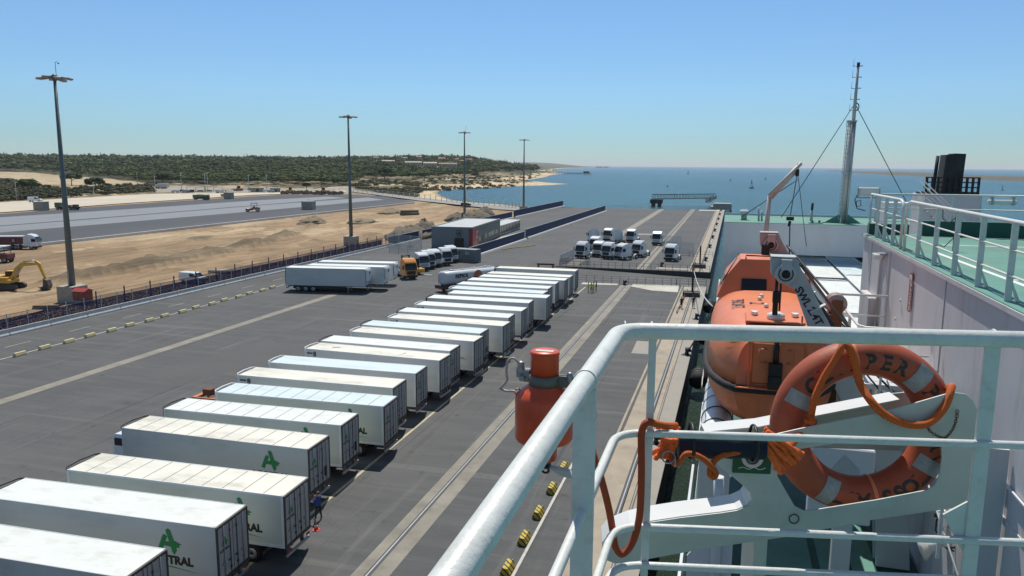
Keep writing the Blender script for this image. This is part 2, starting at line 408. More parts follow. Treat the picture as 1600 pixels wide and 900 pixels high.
def obj(name, mb, mats=None, parent=None, loc=None, rot=None):
    me = mb if isinstance(mb, bpy.types.Mesh) else mb.mesh(name, mats)
    o = bpy.data.objects.new(name, me); COL.objects.link(o)
    if parent is not None: o.parent = parent
    if loc is not None: o.location = loc
    if rot is not None: o.rotation_euler = rot if hasattr(rot, '__len__') else (0, 0, rot)
    return o
def tag(o, label, cat, group=None):
    o['label'] = label; o['category'] = cat
    if group: o['group'] = group
    return o
def thing(name, label, cat, loc=(0, 0, 0), rotz=0, group=None):
    o = bpy.data.objects.new(name, None); COL.objects.link(o); o.empty_display_size = .3
    o.location = loc; o.rotation_euler = (0, 0, rotz)
    return tag(o, label, cat, group)
def struct(name, mb, mats, loc=None, rot=None):
    o = obj(name, mb, mats, None, loc, rot); o['kind'] = 'structure'; return o
_MESH = {}
def part(key, name, fn, mats, parent, loc=None, rot=None):
    if key not in _MESH: _MESH[key] = fn().mesh(name, mats)
    return obj(name, _MESH[key], None, parent, loc, rot)
def soft(o, w=.02, seg=2):
    b = o.modifiers.new('bevel', 'BEVEL'); b.width = w; b.segments = seg; b.limit_method = 'ANGLE'; b.angle_limit = rad(35); return o
def copy_tree(o, parent=None):
    c = o.copy(); COL.objects.link(c)
    if parent is not None: c.parent = parent
    for ch in list(o.children): copy_tree(ch, c)
    return c
# ---------------------------------------------------------------- land, water, forest
def proj(x, y, z):
    v = Vector((x, y, z - EYE)); k = v.dot(_fw)
    return (800 + FPX * v.dot(_ix) / k, 450 + FPX * v.dot(_iy) / k) if k > 1 else (-9999, 9999)
R_ = np.array([_ix[:], _iy[:], _fw[:]])
def projn(x, y, z):
    v = np.stack([x, y, z - EYE], -1) @ R_.T; k = np.maximum(v[..., 2], 1)
    return np.where(v[..., 2] > 1, 800 + FPX * v[..., 0] / k, -9999), np.where(v[..., 2] > 1, 450 + FPX * v[..., 1] / k, 9999)

def vnoise(x, y, seed=0):
    xi = np.floor(x).astype(np.int64); yi = np.floor(y).astype(np.int64); fx = x - xi; fy = y - yi
    fx = fx * fx * (3 - 2 * fx); fy = fy * fy * (3 - 2 * fy)
    def h(a, b):
        n = (a * 374761393 + b * 668265263 + seed * 1442695041) & 0xFFFFFFFF
        n = ((n ^ (n >> 13)) * 1274126177) & 0xFFFFFFFF
        return ((n ^ (n >> 16)) & 0xFFFF) / 65535.0
    return (h(xi, yi) * (1 - fx) + h(xi + 1, yi) * fx) * (1 - fy) + (h(xi, yi + 1) * (1 - fx) + h(xi + 1, yi + 1) * fx) * fy
def fbm(x, y, seed=0, o=4):
    t = 0; a = .5
    for i in range(o): t = t + a * vnoise(x * 2 ** i, y * 2 ** i, seed + i); a *= .5
    return t
def sstep(t): t = np.clip(t, 0, 1); return t * t * (3 - 2 * t)
def inpoly(x, y, poly):
    r = np.zeros(x.shape, bool); n = len(poly)
    for i in range(n):
        x1, y1 = poly[i]; x2, y2 = poly[(i + 1) % n]
        if y1 == y2: continue
        r ^= ((y1 > y) != (y2 > y)) & (x < (x2 - x1) * (y - y1) / (y2 - y1) + x1)
    return r
def pdist(x, y, line):
    d = np.full(x.shape, 1e9)
    for (x1, y1), (x2, y2) in zip(line[:-1], line[1:]):
        dx, dy = x2 - x1, y2 - y1; t = np.clip(((x - x1) * dx + (y - y1) * dy) / (dx * dx + dy * dy), 0, 1)
        d = np.minimum(d, np.hypot(x - x1 - t * dx, y - y1 - t * dy))
    return d

SHORE = [(-60, 391), (-104, 418), (-132, 455), (-165, 480), (-183, 500), (-212, 555), (-242, 622), (-262, 684), (-258, 746), (-243, 840), (-214, 930),
         (-206, 1010), (-236, 1050), (-290, 1085), (-310, 1160), (-332, 1320), (-366, 1548), (-437, 1922), (-500, 2417), (-738, 3000), (-820, 3700), (-991, 4465),
         (-1337, 6318), (-1500, 7500), (-1560, 8900), (-1700, 10500), (-2400, 14500)]
LAND = SHORE + [(-16000, 16000), (-30000, 3000), (-30000, -4000), (-60, -4000)]
BUILD_ZONE = [tuple(spot(*p)[:2]) for p in [(-420, 322), (0, 316), (120, 309), (240, 303), (545, 297), (600, 303), (660, 309), (720, 317), (822, 327)]] + [(-80, 385), (-80, -300), (-2500, -300)]
FIELD = [tuple(spot(*p)[:2]) for p in [(-60, 271), (0, 272.5), (60, 273.6), (120, 277), (185, 282), (230, 287), (236, 291.5), (176, 290), (118, 294), (100, 299), (92, 292), (60, 291), (30, 288), (14, 279.5), (-60, 279)]]
PARK = [tuple(spot(*p)[:2]) for p in [(232, 291), (300, 293), (440, 295), (545, 293), (560, 300), (545, 303), (400, 302), (300, 302), (240, 301)]]
MOUNDS = [(-113, 112, 4.5, 12, 2.2, 0.05), (-113.5, 130, 4.5, 14, 2.4, 0), (-114.5, 150, 5, 14, 2.4, 0), (-118, 172, 5, 14, 2.2, .1), (-123, 195, 5, 15, 2.0, .15),
          (-128, 92, 7, 9, 1.6, .3), (-100, 205, 6, 9, 1.2, .1), (-108, 185, 4, 9, 1., -.2), (-136, 232, 4, 4, 1.6, 0), (-97, 155, 4, 12, .7, 0), (-105, 128, 3, 15, .8, 0), (-140, 180, 9, 20, 1.0, .4),
          (-150, 210, 5, 20, .8, .2), (-120, 240, 6, 14, .9, -.3), (-104, 240, 5, 9, 1.2, 0)]
def ridge(az): return np.interp(np.degrees(az), [0, 7, 10.5, 13.7, 16.6, 20.4, 30, 60, 90], [0, 14, 18, 20, 26, 30, 22, 19, 16])
def height(x, y):
    az = np.arctan2(-x, y); r = np.hypot(x, y)
    inside = inpoly(x, y, LAND); d = pdist(x, y, SHORE); d = np.where(inside, d, -d)
    base = np.clip(-3 + d * .055, -7, 0)
    start = np.interp(np.degrees(az), [0, 14, 22, 32, 40, 60], [900, 780, 720, 900, 1200, 1300])
    rise = ridge(az) * sstep((r - start) / (2300 - start)) * sstep(d / 330) + 4 * fbm(x / 160, y / 160, 5) * sstep((r - start) / 500) * sstep(d / 150)
    far = np.where(r > 3000, (18 + 60 * fbm(x / 1500, y / 1500, 9)) * sstep((d - 60) / 900), 0)
    dune = 3.2 * (fbm(x / 22, y / 22, 3) - .25) * sstep((r - 480) / 80) * sstep((d - 22) / 30) * (r < 1500)
    rise = rise * (1 - .8 * sstep((r - 2500) / 500)); far = far * (np.degrees(az) < 15)
    z = base + rise + far * sstep((r - 3000) / 1500) + dune
    bz = inpoly(x, y, BUILD_ZONE)
    rough = .5 * (fbm(x / 7, y / 16, 11) - .5) * sstep((-88 - x) / 4)
    for mx, my, rx, ry, h, a in MOUNDS:
        u = (x - mx) * math.cos(a) + (y - my) * math.sin(a); v = -(x - mx) * math.sin(a) + (y - my) * math.cos(a)
        q = np.sqrt((u / rx) ** 2 + (v / ry) ** 2)
        rough = rough + h * np.clip(1.1 - q, 0, 1) ** 1.1 * (.7 + .6 * fbm(x / 2.2, y / 2.2, 17))
    z = np.where(bz, base + rough * ((x > -158)), z)
    z = np.where((x > -87.5) & (y < 400) & (d > -4), -.5, z)
    return z, d, bz, az, r

def build_ground():
    az = np.radians(np.arange(-2, 88, .17)); rr = 45 * np.exp(np.arange(0, math.log(18000 / 45), .0145))
    A, Rr = np.meshgrid(az, rr); x = -Rr * np.sin(A); y = Rr * np.cos(A)
    z, d, bz, a_, r_ = height(x, y)
    col = np.zeros(x.shape + (4,), np.float32); col[..., 3] = 1
    def setc(mask, c): col[mask, 0], col[mask, 1], col[mask, 2] = c
    setc(np.ones(x.shape, bool), (.085, .085, .05))
    n = fbm(x / 30, y / 30, 21)
    setc((d < 260) & (r_ > 450) & (r_ < 1700), (.15, .13, .075))
    setc((d < 260) & (r_ > 450) & (r_ < 1700) & (n > .54), (.42, .34, .22))
    setc((d < 40 + 30 * (n - .4)) & (r_ > 430), (.56, .44, .28))
    setc((d < 3) & (r_ > 430), (.34, .27, .17))
    setc(bz, (.32, .225, .135))
    setc(bz & (n > .52), (.265, .185, .112))
    setc(bz & (fbm(x / 9, y / 30, 51) > .6), (.39, .295, .185))
    setc(bz & (z > .75) & (r_ < 300), (.20, .155, .10))
    setc(inpoly(x, y, FIELD), (.43, .34, .22))
    setc(inpoly(x, y, PARK), (.34, .30, .24))
    nr, nc = x.shape; V = np.stack([x, y, z], -1).reshape(-1, 3).astype(np.float32)
    i = np.arange(nr - 1)[:, None] * nc + np.arange(nc - 1)[None, :]
    F = np.stack([i, i + 1, i + nc + 1, i + nc], -1).reshape(-1, 4)
    me = bpy.data.meshes.new('ground'); me.vertices.add(len(V)); me.vertices.foreach_set('co', V.ravel())
    me.loops.add(F.size); me.loops.foreach_set('vertex_index', F.ravel().astype(np.int32))
    me.polygons.add(len(F)); me.polygons.foreach_set('loop_start', np.arange(0, F.size, 4, dtype=np.int32)); me.polygons.foreach_set('loop_total', np.full(len(F), 4, np.int32))
    me.polygons.foreach_set('use_smooth', np.ones(len(F), bool))
    me.update(calc_edges=True); ca = me.color_attributes.new('soil', 'FLOAT_COLOR', 'POINT'); ca.data.foreach_set('color', col.reshape(-1))
    me.materials.append(M['earth'])
    o = bpy.data.objects.new('ground', me); COL.objects.link(o); o['kind'] = 'structure'
build_ground()
def hz(x, y): return float(height(np.array([float(x)]), np.array([float(y)]))[0][0])
def hit(px, py):
    """where the line of sight through px, py meets the land"""
    d = (_fw * FPX + _ix * (px - 800) + _iy * (py - 450)).normalized()
    ts = 60 * np.exp(np.arange(0, 5.2, .004)); x = d.x * ts; y = d.y * ts; zz = EYE + d.z * ts
    h = height(x, y)[0]; k = np.argmax(zz < h)
    if zz[k] >= h[k]: k = len(ts) - 1
    return Vector((x[k], y[k], h[k]))

mb = MB(); ring = [(45000 * math.cos(2 * PI * k / 96), 45000 * math.sin(2 * PI * k / 96), -3.0) for k in range(96)]
mb.add(ring, [tuple(range(96))]); struct('water', mb, 'water')

# the low sand spit across the estuary
mb = MB(); rs = []
for px, y0, y1 in [(1292, 267.2, 266.6), (1325, 270.2, 267.3), (1400, 274.4, 268.2), (1458, 277.2, 270), (1527, 281.4, 273.6), (1600, 284.5, 275.8), (1700, 289, 279), (1850, 296, 284)]:
    a = spot(px, y0, -3.2); c = spot(px, y1, -3.2); q = a.lerp(c, .12); w = a.lerp(c, .5)
    rs.append([(a.x, a.y, -3.4), (q.x, q.y, -1.0), (w.x, w.y, .3), (c.x, c.y, -3.3)])
mb.loft(rs, close=False, cap=False)
M['spit'] = pbr('spit_ground', (.080, .072, .048), .95, var=.3, vs=.004, dirt=(.25, .21, .15), dirt_amt=.4, ds=.006)
struct('sandbank', mb, 'spit')

# ---- foliage as real leaf clumps
def crown_template(rs, n_lump, n_leaf, flat=.5, leaf=.13):
    V = []; F = []
    def ico(c, r, sq):
        t = (1 + 5 ** .5) / 2
        p = np.array([(-1, t, 0), (1, t, 0), (-1, -t, 0), (1, -t, 0), (0, -1, t), (0, 1, t), (0, -1, -t), (0, 1, -t), (t, 0, -1), (t, 0, 1), (-t, 0, -1), (-t, 0, 1)], float); p /= np.linalg.norm(p[0])
        f = [(0, 11, 5), (0, 5, 1), (0, 1, 7), (0, 7, 10), (0, 10, 11), (1, 5, 9), (5, 11, 4), (11, 10, 2), (10, 7, 6), (7, 1, 8), (3, 9, 4), (3, 4, 2), (3, 2, 6), (3, 6, 8), (3, 8, 9), (4, 9, 5), (2, 4, 11), (6, 2, 10), (8, 6, 7), (9, 8, 1)]
        p = p * r * rs.uniform(.75, 1.2, (12, 1)) * np.array([1, 1, sq]) + c; o = len(V); V.extend(p.tolist()); F.extend([tuple(o + i for i in q) for q in f])
    for _ in range(n_lump):
        a = rs.uniform(0, 2 * PI); q = rs.uniform(0, .72) ** .6; h = rs.uniform(-.25, .35)
        ico(np.array([q * math.cos(a), q * math.sin(a), (1 - q * q) * flat * .6 + h * flat]), rs.uniform(.26, .46), flat * 1.15)
    for _ in range(n_leaf):
        a = rs.uniform(0, 2 * PI); u = rs.uniform(-.25, 1); q = math.sqrt(1 - min(1, u * u)) * rs.uniform(.8, 1.12)
        c = np.array([q * math.cos(a), q * math.sin(a), u * flat * rs.uniform(.9, 1.2)]); e = rs.normal(size=(2, 3)); e = e / np.linalg.norm(e, axis=1)[:, None] * leaf * rs.uniform(.6, 1.4)
        o = len(V); V.extend([(c - e[0]).tolist(), (c + e[1]).tolist(), (c + e[0] * 1.2).tolist()]); F.append((o, o + 1, o + 2))
    return np.array(V), np.array(F)
def scatter_mesh(name, templates, inst, mat):
    VS = []; FS = []; TS = []; off = 0
    for x, y, z, rx, rz_, a, t, tint in inst:
        V, F = templates[t]; c, s = math.cos(a), math.sin(a)
        v = np.empty_like(V); v[:, 0] = (V[:, 0] * c - V[:, 1] * s) * rx + x; v[:, 1] = (V[:, 0] * s + V[:, 1] * c) * rx + y; v[:, 2] = V[:, 2] * rz_ + z
        VS.append(v); FS.append(F + off); off += len(V); TS.append(np.full(len(V), tint, np.float32))
    V = np.concatenate(VS).astype(np.float32); F = np.concatenate(FS).astype(np.int32); T = np.concatenate(TS)
    T = np.clip(T + np.random.RandomState(1).uniform(-.18, .18, len(T)), 0, 1).astype(np.float32)
    me = bpy.data.meshes.new(name); me.vertices.add(len(V)); me.vertices.foreach_set('co', V.ravel())
    me.loops.add(F.size); me.loops.foreach_set('vertex_index', F.ravel()); me.polygons.add(len(F))
    me.polygons.foreach_set('loop_start', np.arange(0, F.size, 3, dtype=np.int32)); me.polygons.foreach_set('loop_total', np.full(len(F), 3, np.int32))
    me.update(calc_edges=True); at = me.attributes.new('tint', 'FLOAT', 'POINT'); at.data.foreach_set('value', T)
    me.materials.append(M[mat]); return me
rs = np.random.RandomState(11)
TPL = [crown_template(rs, 9, 50, .55, .16) for _ in range(5)] + [crown_template(rs, 5, 26, .7, .22) for _ in range(5)]
TPL_FINE = [crown_template(rs, 26, 900, .62, .07) for _ in range(3)]

HOUSE_SPOTS = [(602, 257.5), (646, 261), (672, 264), (700, 265.5), (770, 263), (793, 262), (681, 252), (560, 254), (600, 252), (640, 251.5), (822, 260), (748, 257), (720, 253), (760, 254.5), (700, 254)]
HOUSES = [hit(*p) for p in HOUSE_SPOTS]
fpx = [-500, -60, 0, 100, 200, 240, 300, 400, 545, 552, 580, 640, 690, 740, 790, 830, 860, 880, 905]
fpy = [268, 270, 271.5, 273.5, 282, 288, 290, 291, 292, 286, 283, 284, 281, 277.5, 273, 270.5, 265, 262, 260.5]
inst = []; r = 560.0
while r < 2700:
    rc = max(5.0, r * .0062) ; da = 1.35 * rc / r; step = rc * (1.25 + r / 900)
    for a in np.arange(rad(11), rad(72), da):
        aa = a + rs.uniform(-.5, .5) * da; q = r + rs.uniform(-.6, .6) * step; x, y = -q * math.sin(aa), q * math.cos(aa)
        px, py = proj(x, y, 0)
        if px > 905 or py > np.interp(px, fpx, fpy) + rs.normal() * .6: continue
        inst.append([x, y, 0, rc * rs.uniform(.7, 1.35), 0, rs.uniform(0, 6.28), rs.randint(0, 5) if r < 1100 else rs.randint(5, 10), rs.uniform(0, .8) * (.55 + .9 * rs.uniform())])
    r += step
ia = np.array(inst); zz, dd = height(ia[:, 0], ia[:, 1])[:2]; ia[:, 2] = zz
hx = np.array([(h.x, h.y) for h in HOUSES])
rr_ = np.hypot(ia[:, 0], ia[:, 1]); dmin = np.min(np.hypot(ia[:, 0, None] - hx[:, 0], ia[:, 1, None] - hx[:, 1]), 1)
keep = (dd > 55) & (dmin > 20)
az_i = np.arctan2(ia[:, 0], ia[:, 1])
for k_, h_ in enumerate(HOUSES[:6]):      # gardens and lawns keep the slope below the blocks open
    rh = math.hypot(h_.x, h_.y); ah = math.atan2(h_.x, h_.y)
    keep &= ~((np.abs(az_i - ah) * rh < 24) & (rr_ > rh - 170) & (rr_ < rh + 14))
# a clearing: the access strip up the slope and thin patches
thin = fbm(ia[:, 0] / 60, ia[:, 1] / 60, 31)
keep &= ~((thin > .63) & (rs.uniform(size=len(ia)) < .8))
ia = ia[keep]; rr_ = rr_[keep]
inst = [(x, y, z + 4.4 + (rc - 4) * .2, rc, rc * rs.uniform(.55, .95), a, int(t), ti) for x, y, z, rc, _, a, t, ti in ia]
o = bpy.data.objects.new('forest', scatter_mesh('forest', TPL, inst, 'pine')); COL.objects.link(o)
o['kind'] = 'stuff'; tag(o, 'dense dark green pine forest covering the low hills to the horizon', 'forest')

inst = []
def scrub(n, poly_px, rmin, rmax, dens=1, seed=1):
    q = np.random.RandomState(seed); P_ = [tuple(spot(*p)[:2]) for p in poly_px]; xs = [p[0] for p in P_]; ys = [p[1] for p in P_]
    # sample evenly in the angle and in the log of the distance
    X = q.uniform(min(p[0] for p in poly_px), max(p[0] for p in poly_px), n); Y = q.uniform(min(p[1] for p in poly_px), max(p[1] for p in poly_px), n)
    ok = inpoly(X, Y, poly_px)
    for px, py in zip(X[ok], Y[ok]):
        s = spot(px, py); f = fbm(np.array([s.x / 28]), np.array([s.y / 28]), 41)[0]
        if f < dens: rc = q.uniform(rmin, rmax); inst.append([s.x, s.y, 0, rc, rc * q.uniform(.6, 1.1), q.uniform(0, 6.28), q.randint(0, 10), q.uniform(0, 1)])
scrub(2600, [(-200, 281), (14, 281), (60, 292), (95, 300), (118, 296), (178, 291), (238, 293), (240, 302), (180, 306), (110, 308), (0, 315), (-200, 322)], 1.5, 3.4, 1, 2)
scrub(2800, [(548, 291), (560, 283), (640, 284), (700, 281), (760, 277), (800, 274), (840, 270), (850, 272), (836, 276), (822, 282), (800, 288), (730, 291.5), (668, 294), (650, 299), (655, 305), (610, 303), (560, 298)], 1.2, 3.2, .50, 3)
scrub(260, [(845, 268), (868, 262), (880, 262), (866, 266)], 2, 4, .8, 4)
ia = np.array(inst); ia[:, 2] = height(ia[:, 0], ia[:, 1])[0]
o = bpy.data.objects.new('shrubs', scatter_mesh('shrubs', TPL, [(x, y, z + rz_ * .2, rc, rz_, a, int(t), ti) for x, y, z, rc, rz_, a, t, ti in ia], 'scrub')); COL.objects.link(o)
o['kind'] = 'stuff'; tag(o, 'low grey green shrubs on the dunes and beside the work site', 'shrubs')

# ---- single trees one can tell apart
def pine(px, py, hgt, rc, label, rz_=.8, k=0, tint=.25):
    p = hit(px, py); t = thing('pine_tree', label, 'tree', p, 0, 'single pines that stand out of the forest')
    mb = MB(); mb.tube([(0, 0, -.5), (.15, 0, hgt * .4), (-.1, .1, hgt * .8)], [hgt * .045, hgt * .035, hgt * .02], 7)
    for i in range(5):
        a = i * 1.3; mb.tube([(0, 0, hgt * (.42 + .06 * i)), (math.cos(a) * rc * .55, math.sin(a) * rc * .55, hgt * (.62 + .05 * i))], [hgt * .02, hgt * .008], 5)
    obj('trunk', mb, 'bark', t)
    c = obj('crown', scatter_mesh('crown', TPL_FINE, [(0, 0, hgt * .72, rc, rc * rz_, k * 1.7, k % 3, tint)], 'pine'), None, t)
for i, (px, py, h_, rc, lab, rz_, ti) in enumerate([
    (601, 281, 13, 8, 'round dark pine standing alone above the dune scrub, left of the third light mast', .95, .05),
    (514, 250, 20, 9, 'tall umbrella pine on the skyline, left of the second light mast', .6, .1),
    (522, 250, 17, 7, 'smaller umbrella pine on the skyline just right of the tallest skyline pine', .6, .2),
    (831, 261, 22, 8, 'rounded tall pine on the headland above the far beach', 1.0, .05),
    (742, 281, 8, 5, 'dark bushy pine in the dunes just right of the third light mast', .9, .05),
    (254, 287, 9, 6, 'dark rounded tree beside the white lorry at the forest edge', .9, .1),
    (150, 300, 8, 6, 'dark tree among the scrub right of the nearest light mast', .9, .08),
    (44, 303, 8, 7, 'broad olive green tree in the scrub left of the nearest light mast', .7, .45),
    (502, 293, 8, 6, 'spreading pine at the end of the site car park', .7, .3),
    (479, 299, 6, 3.2, 'small dark tree beside the heaps at the end of the new paving', 1, .1),
    (663, 283, 9, 6, 'dark pine at the top of the dunes left of the third light mast', .8, .08),
    (112, 290, 9, 8, 'olive tree clump beside the sandy field', .7, .35)]):
    pine(px, py, h_, rc, lab, rz_, i, ti)

# ---------------------------------------------------------------- buildings on the hill
def house(p, w, dpt, h, rot, label, cat='house', storeys=2, wallm='house_wall', roofm='house_roof', flat=False, grp=None, nwin=4, name='house'):
    t = thing(name, label, cat, p, rot, grp)
    mb = MB(); mb.box(-w/2, w/2, -dpt/2, dpt/2, -8, h); obj('wall', mb, wallm, t)
    mb = MB()
    if flat: mb.box(-w/2-.3, w/2+.3, -dpt/2-.3, dpt/2+.3, h+.002, h+.5)
    else: mb.prism([(-dpt/2-.6, h+.002), (dpt/2+.6, h+.002), (0, h + dpt*.22)], -w/2-.6, w/2+.6, 'x')
    obj('roof', mb, roofm, t)
    for s in range(storeys):
        for k in range(nwin):
            x = -w/2 + w*(k+.5)/nwin; z = h*(s+.35)/storeys
            obj('window', MB().box(x-w/nwin*.22, x+w/nwin*.22, -dpt/2-.12, -dpt/2+.02, z, z+h/storeys*.42), 'window_dark', t)
    return t
def block(i, w, h, rot, lab, **k):
    p = HOUSES[i]; a = math.atan2(-p.x, p.y); house(p, w, 11, h, a + rot, lab, **k)
G1 = 'apartment blocks on the wooded hill'
block(0, 40, 8, .1, roofm='house_wall', lab='long low apartment block, leftmost on the wooded hill', cat='building', grp=G1, nwin=7, name='apartment_block')
block(1, 34, 9, -.1, roofm='house_wall', lab='pale apartment block, second from the left on the wooded hill', cat='building', grp=G1, nwin=6, name='apartment_block')
block(2, 26, 11, .15, roofm='house_wall', lab='tallest pale apartment block in the middle of the hill row', cat='building', grp=G1, storeys=3, nwin=5, name='apartment_block')
block(3, 34, 11, -.05, 'apartment block at the right end of the hill row beside the third light mast', cat='building', grp=G1, storeys=3, nwin=6, name='apartment_block')
block(4, 20, 6, .2, 'pale house right of the light strip on the slope', nwin=3, grp='houses among the trees on the headland')
block(5, 26, 7, -.1, 'wide pale house on the headland left of the fourth light mast', nwin=4, wallm='house_white', grp='houses among the trees on the headland')
block(6, 26, 8, 0, 'red roofed house on the ridge under the lattice mast', nwin=3, grp='houses on the ridge')
block(7, 20, 7, .1, 'small house on the ridge right of the second light mast', nwin=3, grp='houses on the ridge')
block(8, 24, 8, .2, 'pale flat roofed house on the ridge above the leftmost apartment block', flat=True, wallm='house_white', roofm='house_white', grp='houses on the ridge')
block(9, 22, 7, -.2, 'tiled house on the ridge between the leftmost block and the lattice mast', grp='houses on the ridge')
block(10, 30, 7, -.1, 'low house on the headland just right of the fourth light mast', wallm='house_white', grp='houses among the trees on the headland')
block(11, 18, 6, .3, 'small white house at the top of the light strip on the slope', wallm='house_white', grp='houses among the trees on the headland')
block(12, 22, 7, .1, 'house on the ridge just left of the third light mast', grp='houses on the ridge')
block(13, 22, 6, -.2, 'tiled house on the descending ridge right of the third light mast', grp='houses on the ridge')
block(14, 20, 6, .0, 'white flat roofed house on the ridge right of the lattice mast', flat=True, wallm='house_white', roofm='house_white', grp='houses on the ridge')
for i, (px, w, lab) in enumerate([(936, 90, 'long white shed on the far shore, left of a pair'), (947, 70, 'long white shed on the far shore, right of a pair')]):
    p = spot(px, 262.0, -2.6); house(p, w * .9, 40, 16, math.atan2(-p.x, p.y), lab, 'warehouse', 1, 'house_white', 'house_white', True, 'white sheds on the far shore', 3, 'warehouse')
q_ = np.random.RandomState(8)
for i_, (px_, py_) in enumerate([(588, 256.5), (612, 253.5), (632, 256), (655, 254), (690, 257.5), (712, 257), (724, 260), (733, 256.5), (764, 259), (776, 257.5), (786, 259.5), (806, 259), (812, 262), (835, 262), (846, 262)]):
    p_ = hit(px_, py_); w_ = q_.uniform(10, 17); n_ = len([1 for _ in range(i_ + 1)])
    house(p_ + Vector((0, 0, 7.0)), w_, 9, q_.uniform(5, 8), math.atan2(-p_.x, p_.y) + q_.uniform(-.5, .5), 'small pale house among the hill trees, %s from the left' % ['first', 'second', 'third', 'fourth', 'fifth', 'sixth', 'seventh', 'eighth', 'ninth', 'tenth', 'eleventh', 'twelfth', 'thirteenth', 'fourteenth', 'last'][i_], wallm=('house_white', 'house_wall')[i_ % 2], grp='small houses scattered over the wooded hill', nwin=2)
    HOUSES.append(p_)
# light strip up the slope
a, b_, c_ = hit(738, 271), hit(748, 263), hit(757, 256)
mb = MB(); v = []
for p in (a, a.lerp(b_, .5), b_, b_.lerp(c_, .5), c_):
    zt = hz(p.x, p.y) + 7; v += [(p.x - 9, p.y, zt), (p.x + 9, p.y, zt)]
mb.add(v, [(2*i, 2*i+1, 2*i+3, 2*i+2) for i in range(4)]); v2 = [(x, y, z - 9) for x, y, z in v]
mb.add(v + v2, [(2*i+10, 2*i, 2*i+2, 2*i+12) for i in range(4)] + [(2*i+1, 2*i+11, 2*i+13, 2*i+3) for i in range(4)] + [(0, 10, 11, 1)])
struct('road', mb, 'conc_pale')
def lattice(px, py, ytop, label):
    p = hit(px, py); dist = p.length; h = (py - ytop) / FPX * math.hypot(p.x, p.y) * .97
    t = thing('lattice_mast', label, 'mast', p, 0, 'radio masts on the ridge')
    mb = MB(); w = h * .035
    for sx, sy in ((-1, -1), (1, -1), (0, 1)): mb.tube([(sx*w, sy*w, 0), (sx*w*.2, sy*w*.2, h)], h*.006, 4)
    for k in range(10):
        z0, z1 = h*k/10, h*(k+1)/10; a0, a1 = w*(1-.8*k/10), w*(1-.8*(k+1)/10)
        mb.tube([(-a0, -a0, z0), (a1, -a1, z1)], h*.003, 4); mb.tube([(a0, -a0, z0), (0, a1, z1)], h*.003, 4)
    obj('frame', mb, 'wire', t)
    obj('antenna', MB().tube([(0, 0, h*.9), (0, 0, h*1.05)], h*.005, 5), 'wire', t)
lattice(682, 246, 231, 'tallest lattice mast on the wooded ridge, above the red roofed house')
lattice(703, 247, 234, 'thin lattice mast on the ridge left of the third light mast')
lattice(735, 248, 232, 'thin lattice mast on the ridge right of the third light mast')

# ---------------------------------------------------------------- sheets on the ground of the work site
def sheet(name, pts, z, mat, kind='structure'):
    mb = MB(); mb.add([(p[0], p[1], z) for p in pts], [tuple(range(len(pts)))]); return struct(name, mb, mat)
def psheet(name, px, z, mat): return sheet(name, [spot(*p) for p in px], z, mat)
psheet('sand_strip', [(-420, 348), (0, 333), (200, 318), (400, 305), (540, 300.5), (540, 298), (400, 302), (240, 303.5), (120, 310), (0, 317), (-420, 326)], .30, 'cream_strip')
psheet('new_pavement', [(-420, 470), (-200, 428), (65, 383), (400, 344), (640, 318.6), (648, 316), (600, 307.5), (558, 305), (444, 305), (400, 307.5), (200, 320.5), (0, 336), (-420, 364)], .34, 'new_dark')
psheet('pale_pavement', [(-420, 385), (0, 354), (150, 342), (400, 321.5), (540, 310), (512, 308), (400, 314), (200, 328), (0, 341), (-420, 369)], .344, 'new_pale')
psheet('pale_pavement', [(-420, 400), (0, 365), (150, 352.5), (400, 331), (600, 313), (575, 309.5), (400, 322.5), (150, 343.5), (0, 355.3), (-420, 387)], .344, 'new_pale')
a, b_ = spot(65, 383.5), spot(646, 317.6)
dv = (b_ - a).normalized(); a = a - dv * 160; nv = Vector((-dv.y, dv.x, 0))
mb = MB(); L_ = (b_ - a).length
mb.at((a.x, a.y, 0), (0, 0, math.atan2(dv.y, dv.x))); mb.box(0, L_, -.9, -.3, -.3, .75); mb.at()
struct('kerb', mb, 'kerb_white')
mb = MB(); pts = []
for px, py in [(545, 296.5), (600, 303), (660, 310), (720, 317), (790, 323), (826, 327.5)]: pts.append(spot(px, py))
for px, py in [(826, 331), (780, 328.5), (720, 321.5), (655, 314.5), (590, 305.5), (545, 300)]: pts.append(spot(px, py))
mb.add([(p.x, p.y, .42) for p in pts], [tuple(range(len(pts)))]); struct('road', mb, 'gravel_grey')
# ---------------------------------------------------------------- the quay
XL = -86.5                                     # landward edge
def edge_x(y): return -3.45 + .0047 * (y - 60)  # the quay edge, slightly out of parallel with the rails
mb = MB()
def slab(poly, z0=-7, z1=0): mb.prism(poly, z0, z1, 'z')
near = [(XL, -90), (edge_x(-90), -90), (edge_x(139.5), 139.5), (-25.5, 137.8), (-36, 137.2), (XL, 136)]
far = [(XL, 136), (-36, 137.2), (-36, 158), (-34.5, 158.3), (edge_x(158.7), 158.7), (edge_x(396), 396), (-58, 388.5), (XL, 382)]
for p in (near, far): slab(p)
struct('quay', mb, 'asphalt')
mb = MB()      # ramp roadway that drops towards the berth
mb.add([(-36, 137.2, -.002), (-25.5, 137.8, -.15), (-2.9, 139.5, -1.25), (-2.8, 158.7, -1.25), (-34.5, 158.3, -.15), (-36, 158, -.002)], [(0, 1, 4, 5), (1, 2, 3, 4)])
mb.add([(-2.9, 139.5, -1.25), (-2.8, 158.7, -1.25), (-2.8, 158.7, -7), (-2.9, 139.5, -7)], [(0, 1, 2, 3)])
struct('ramp', mb, 'asphalt')
mb = MB()      # quay face, bleached capping
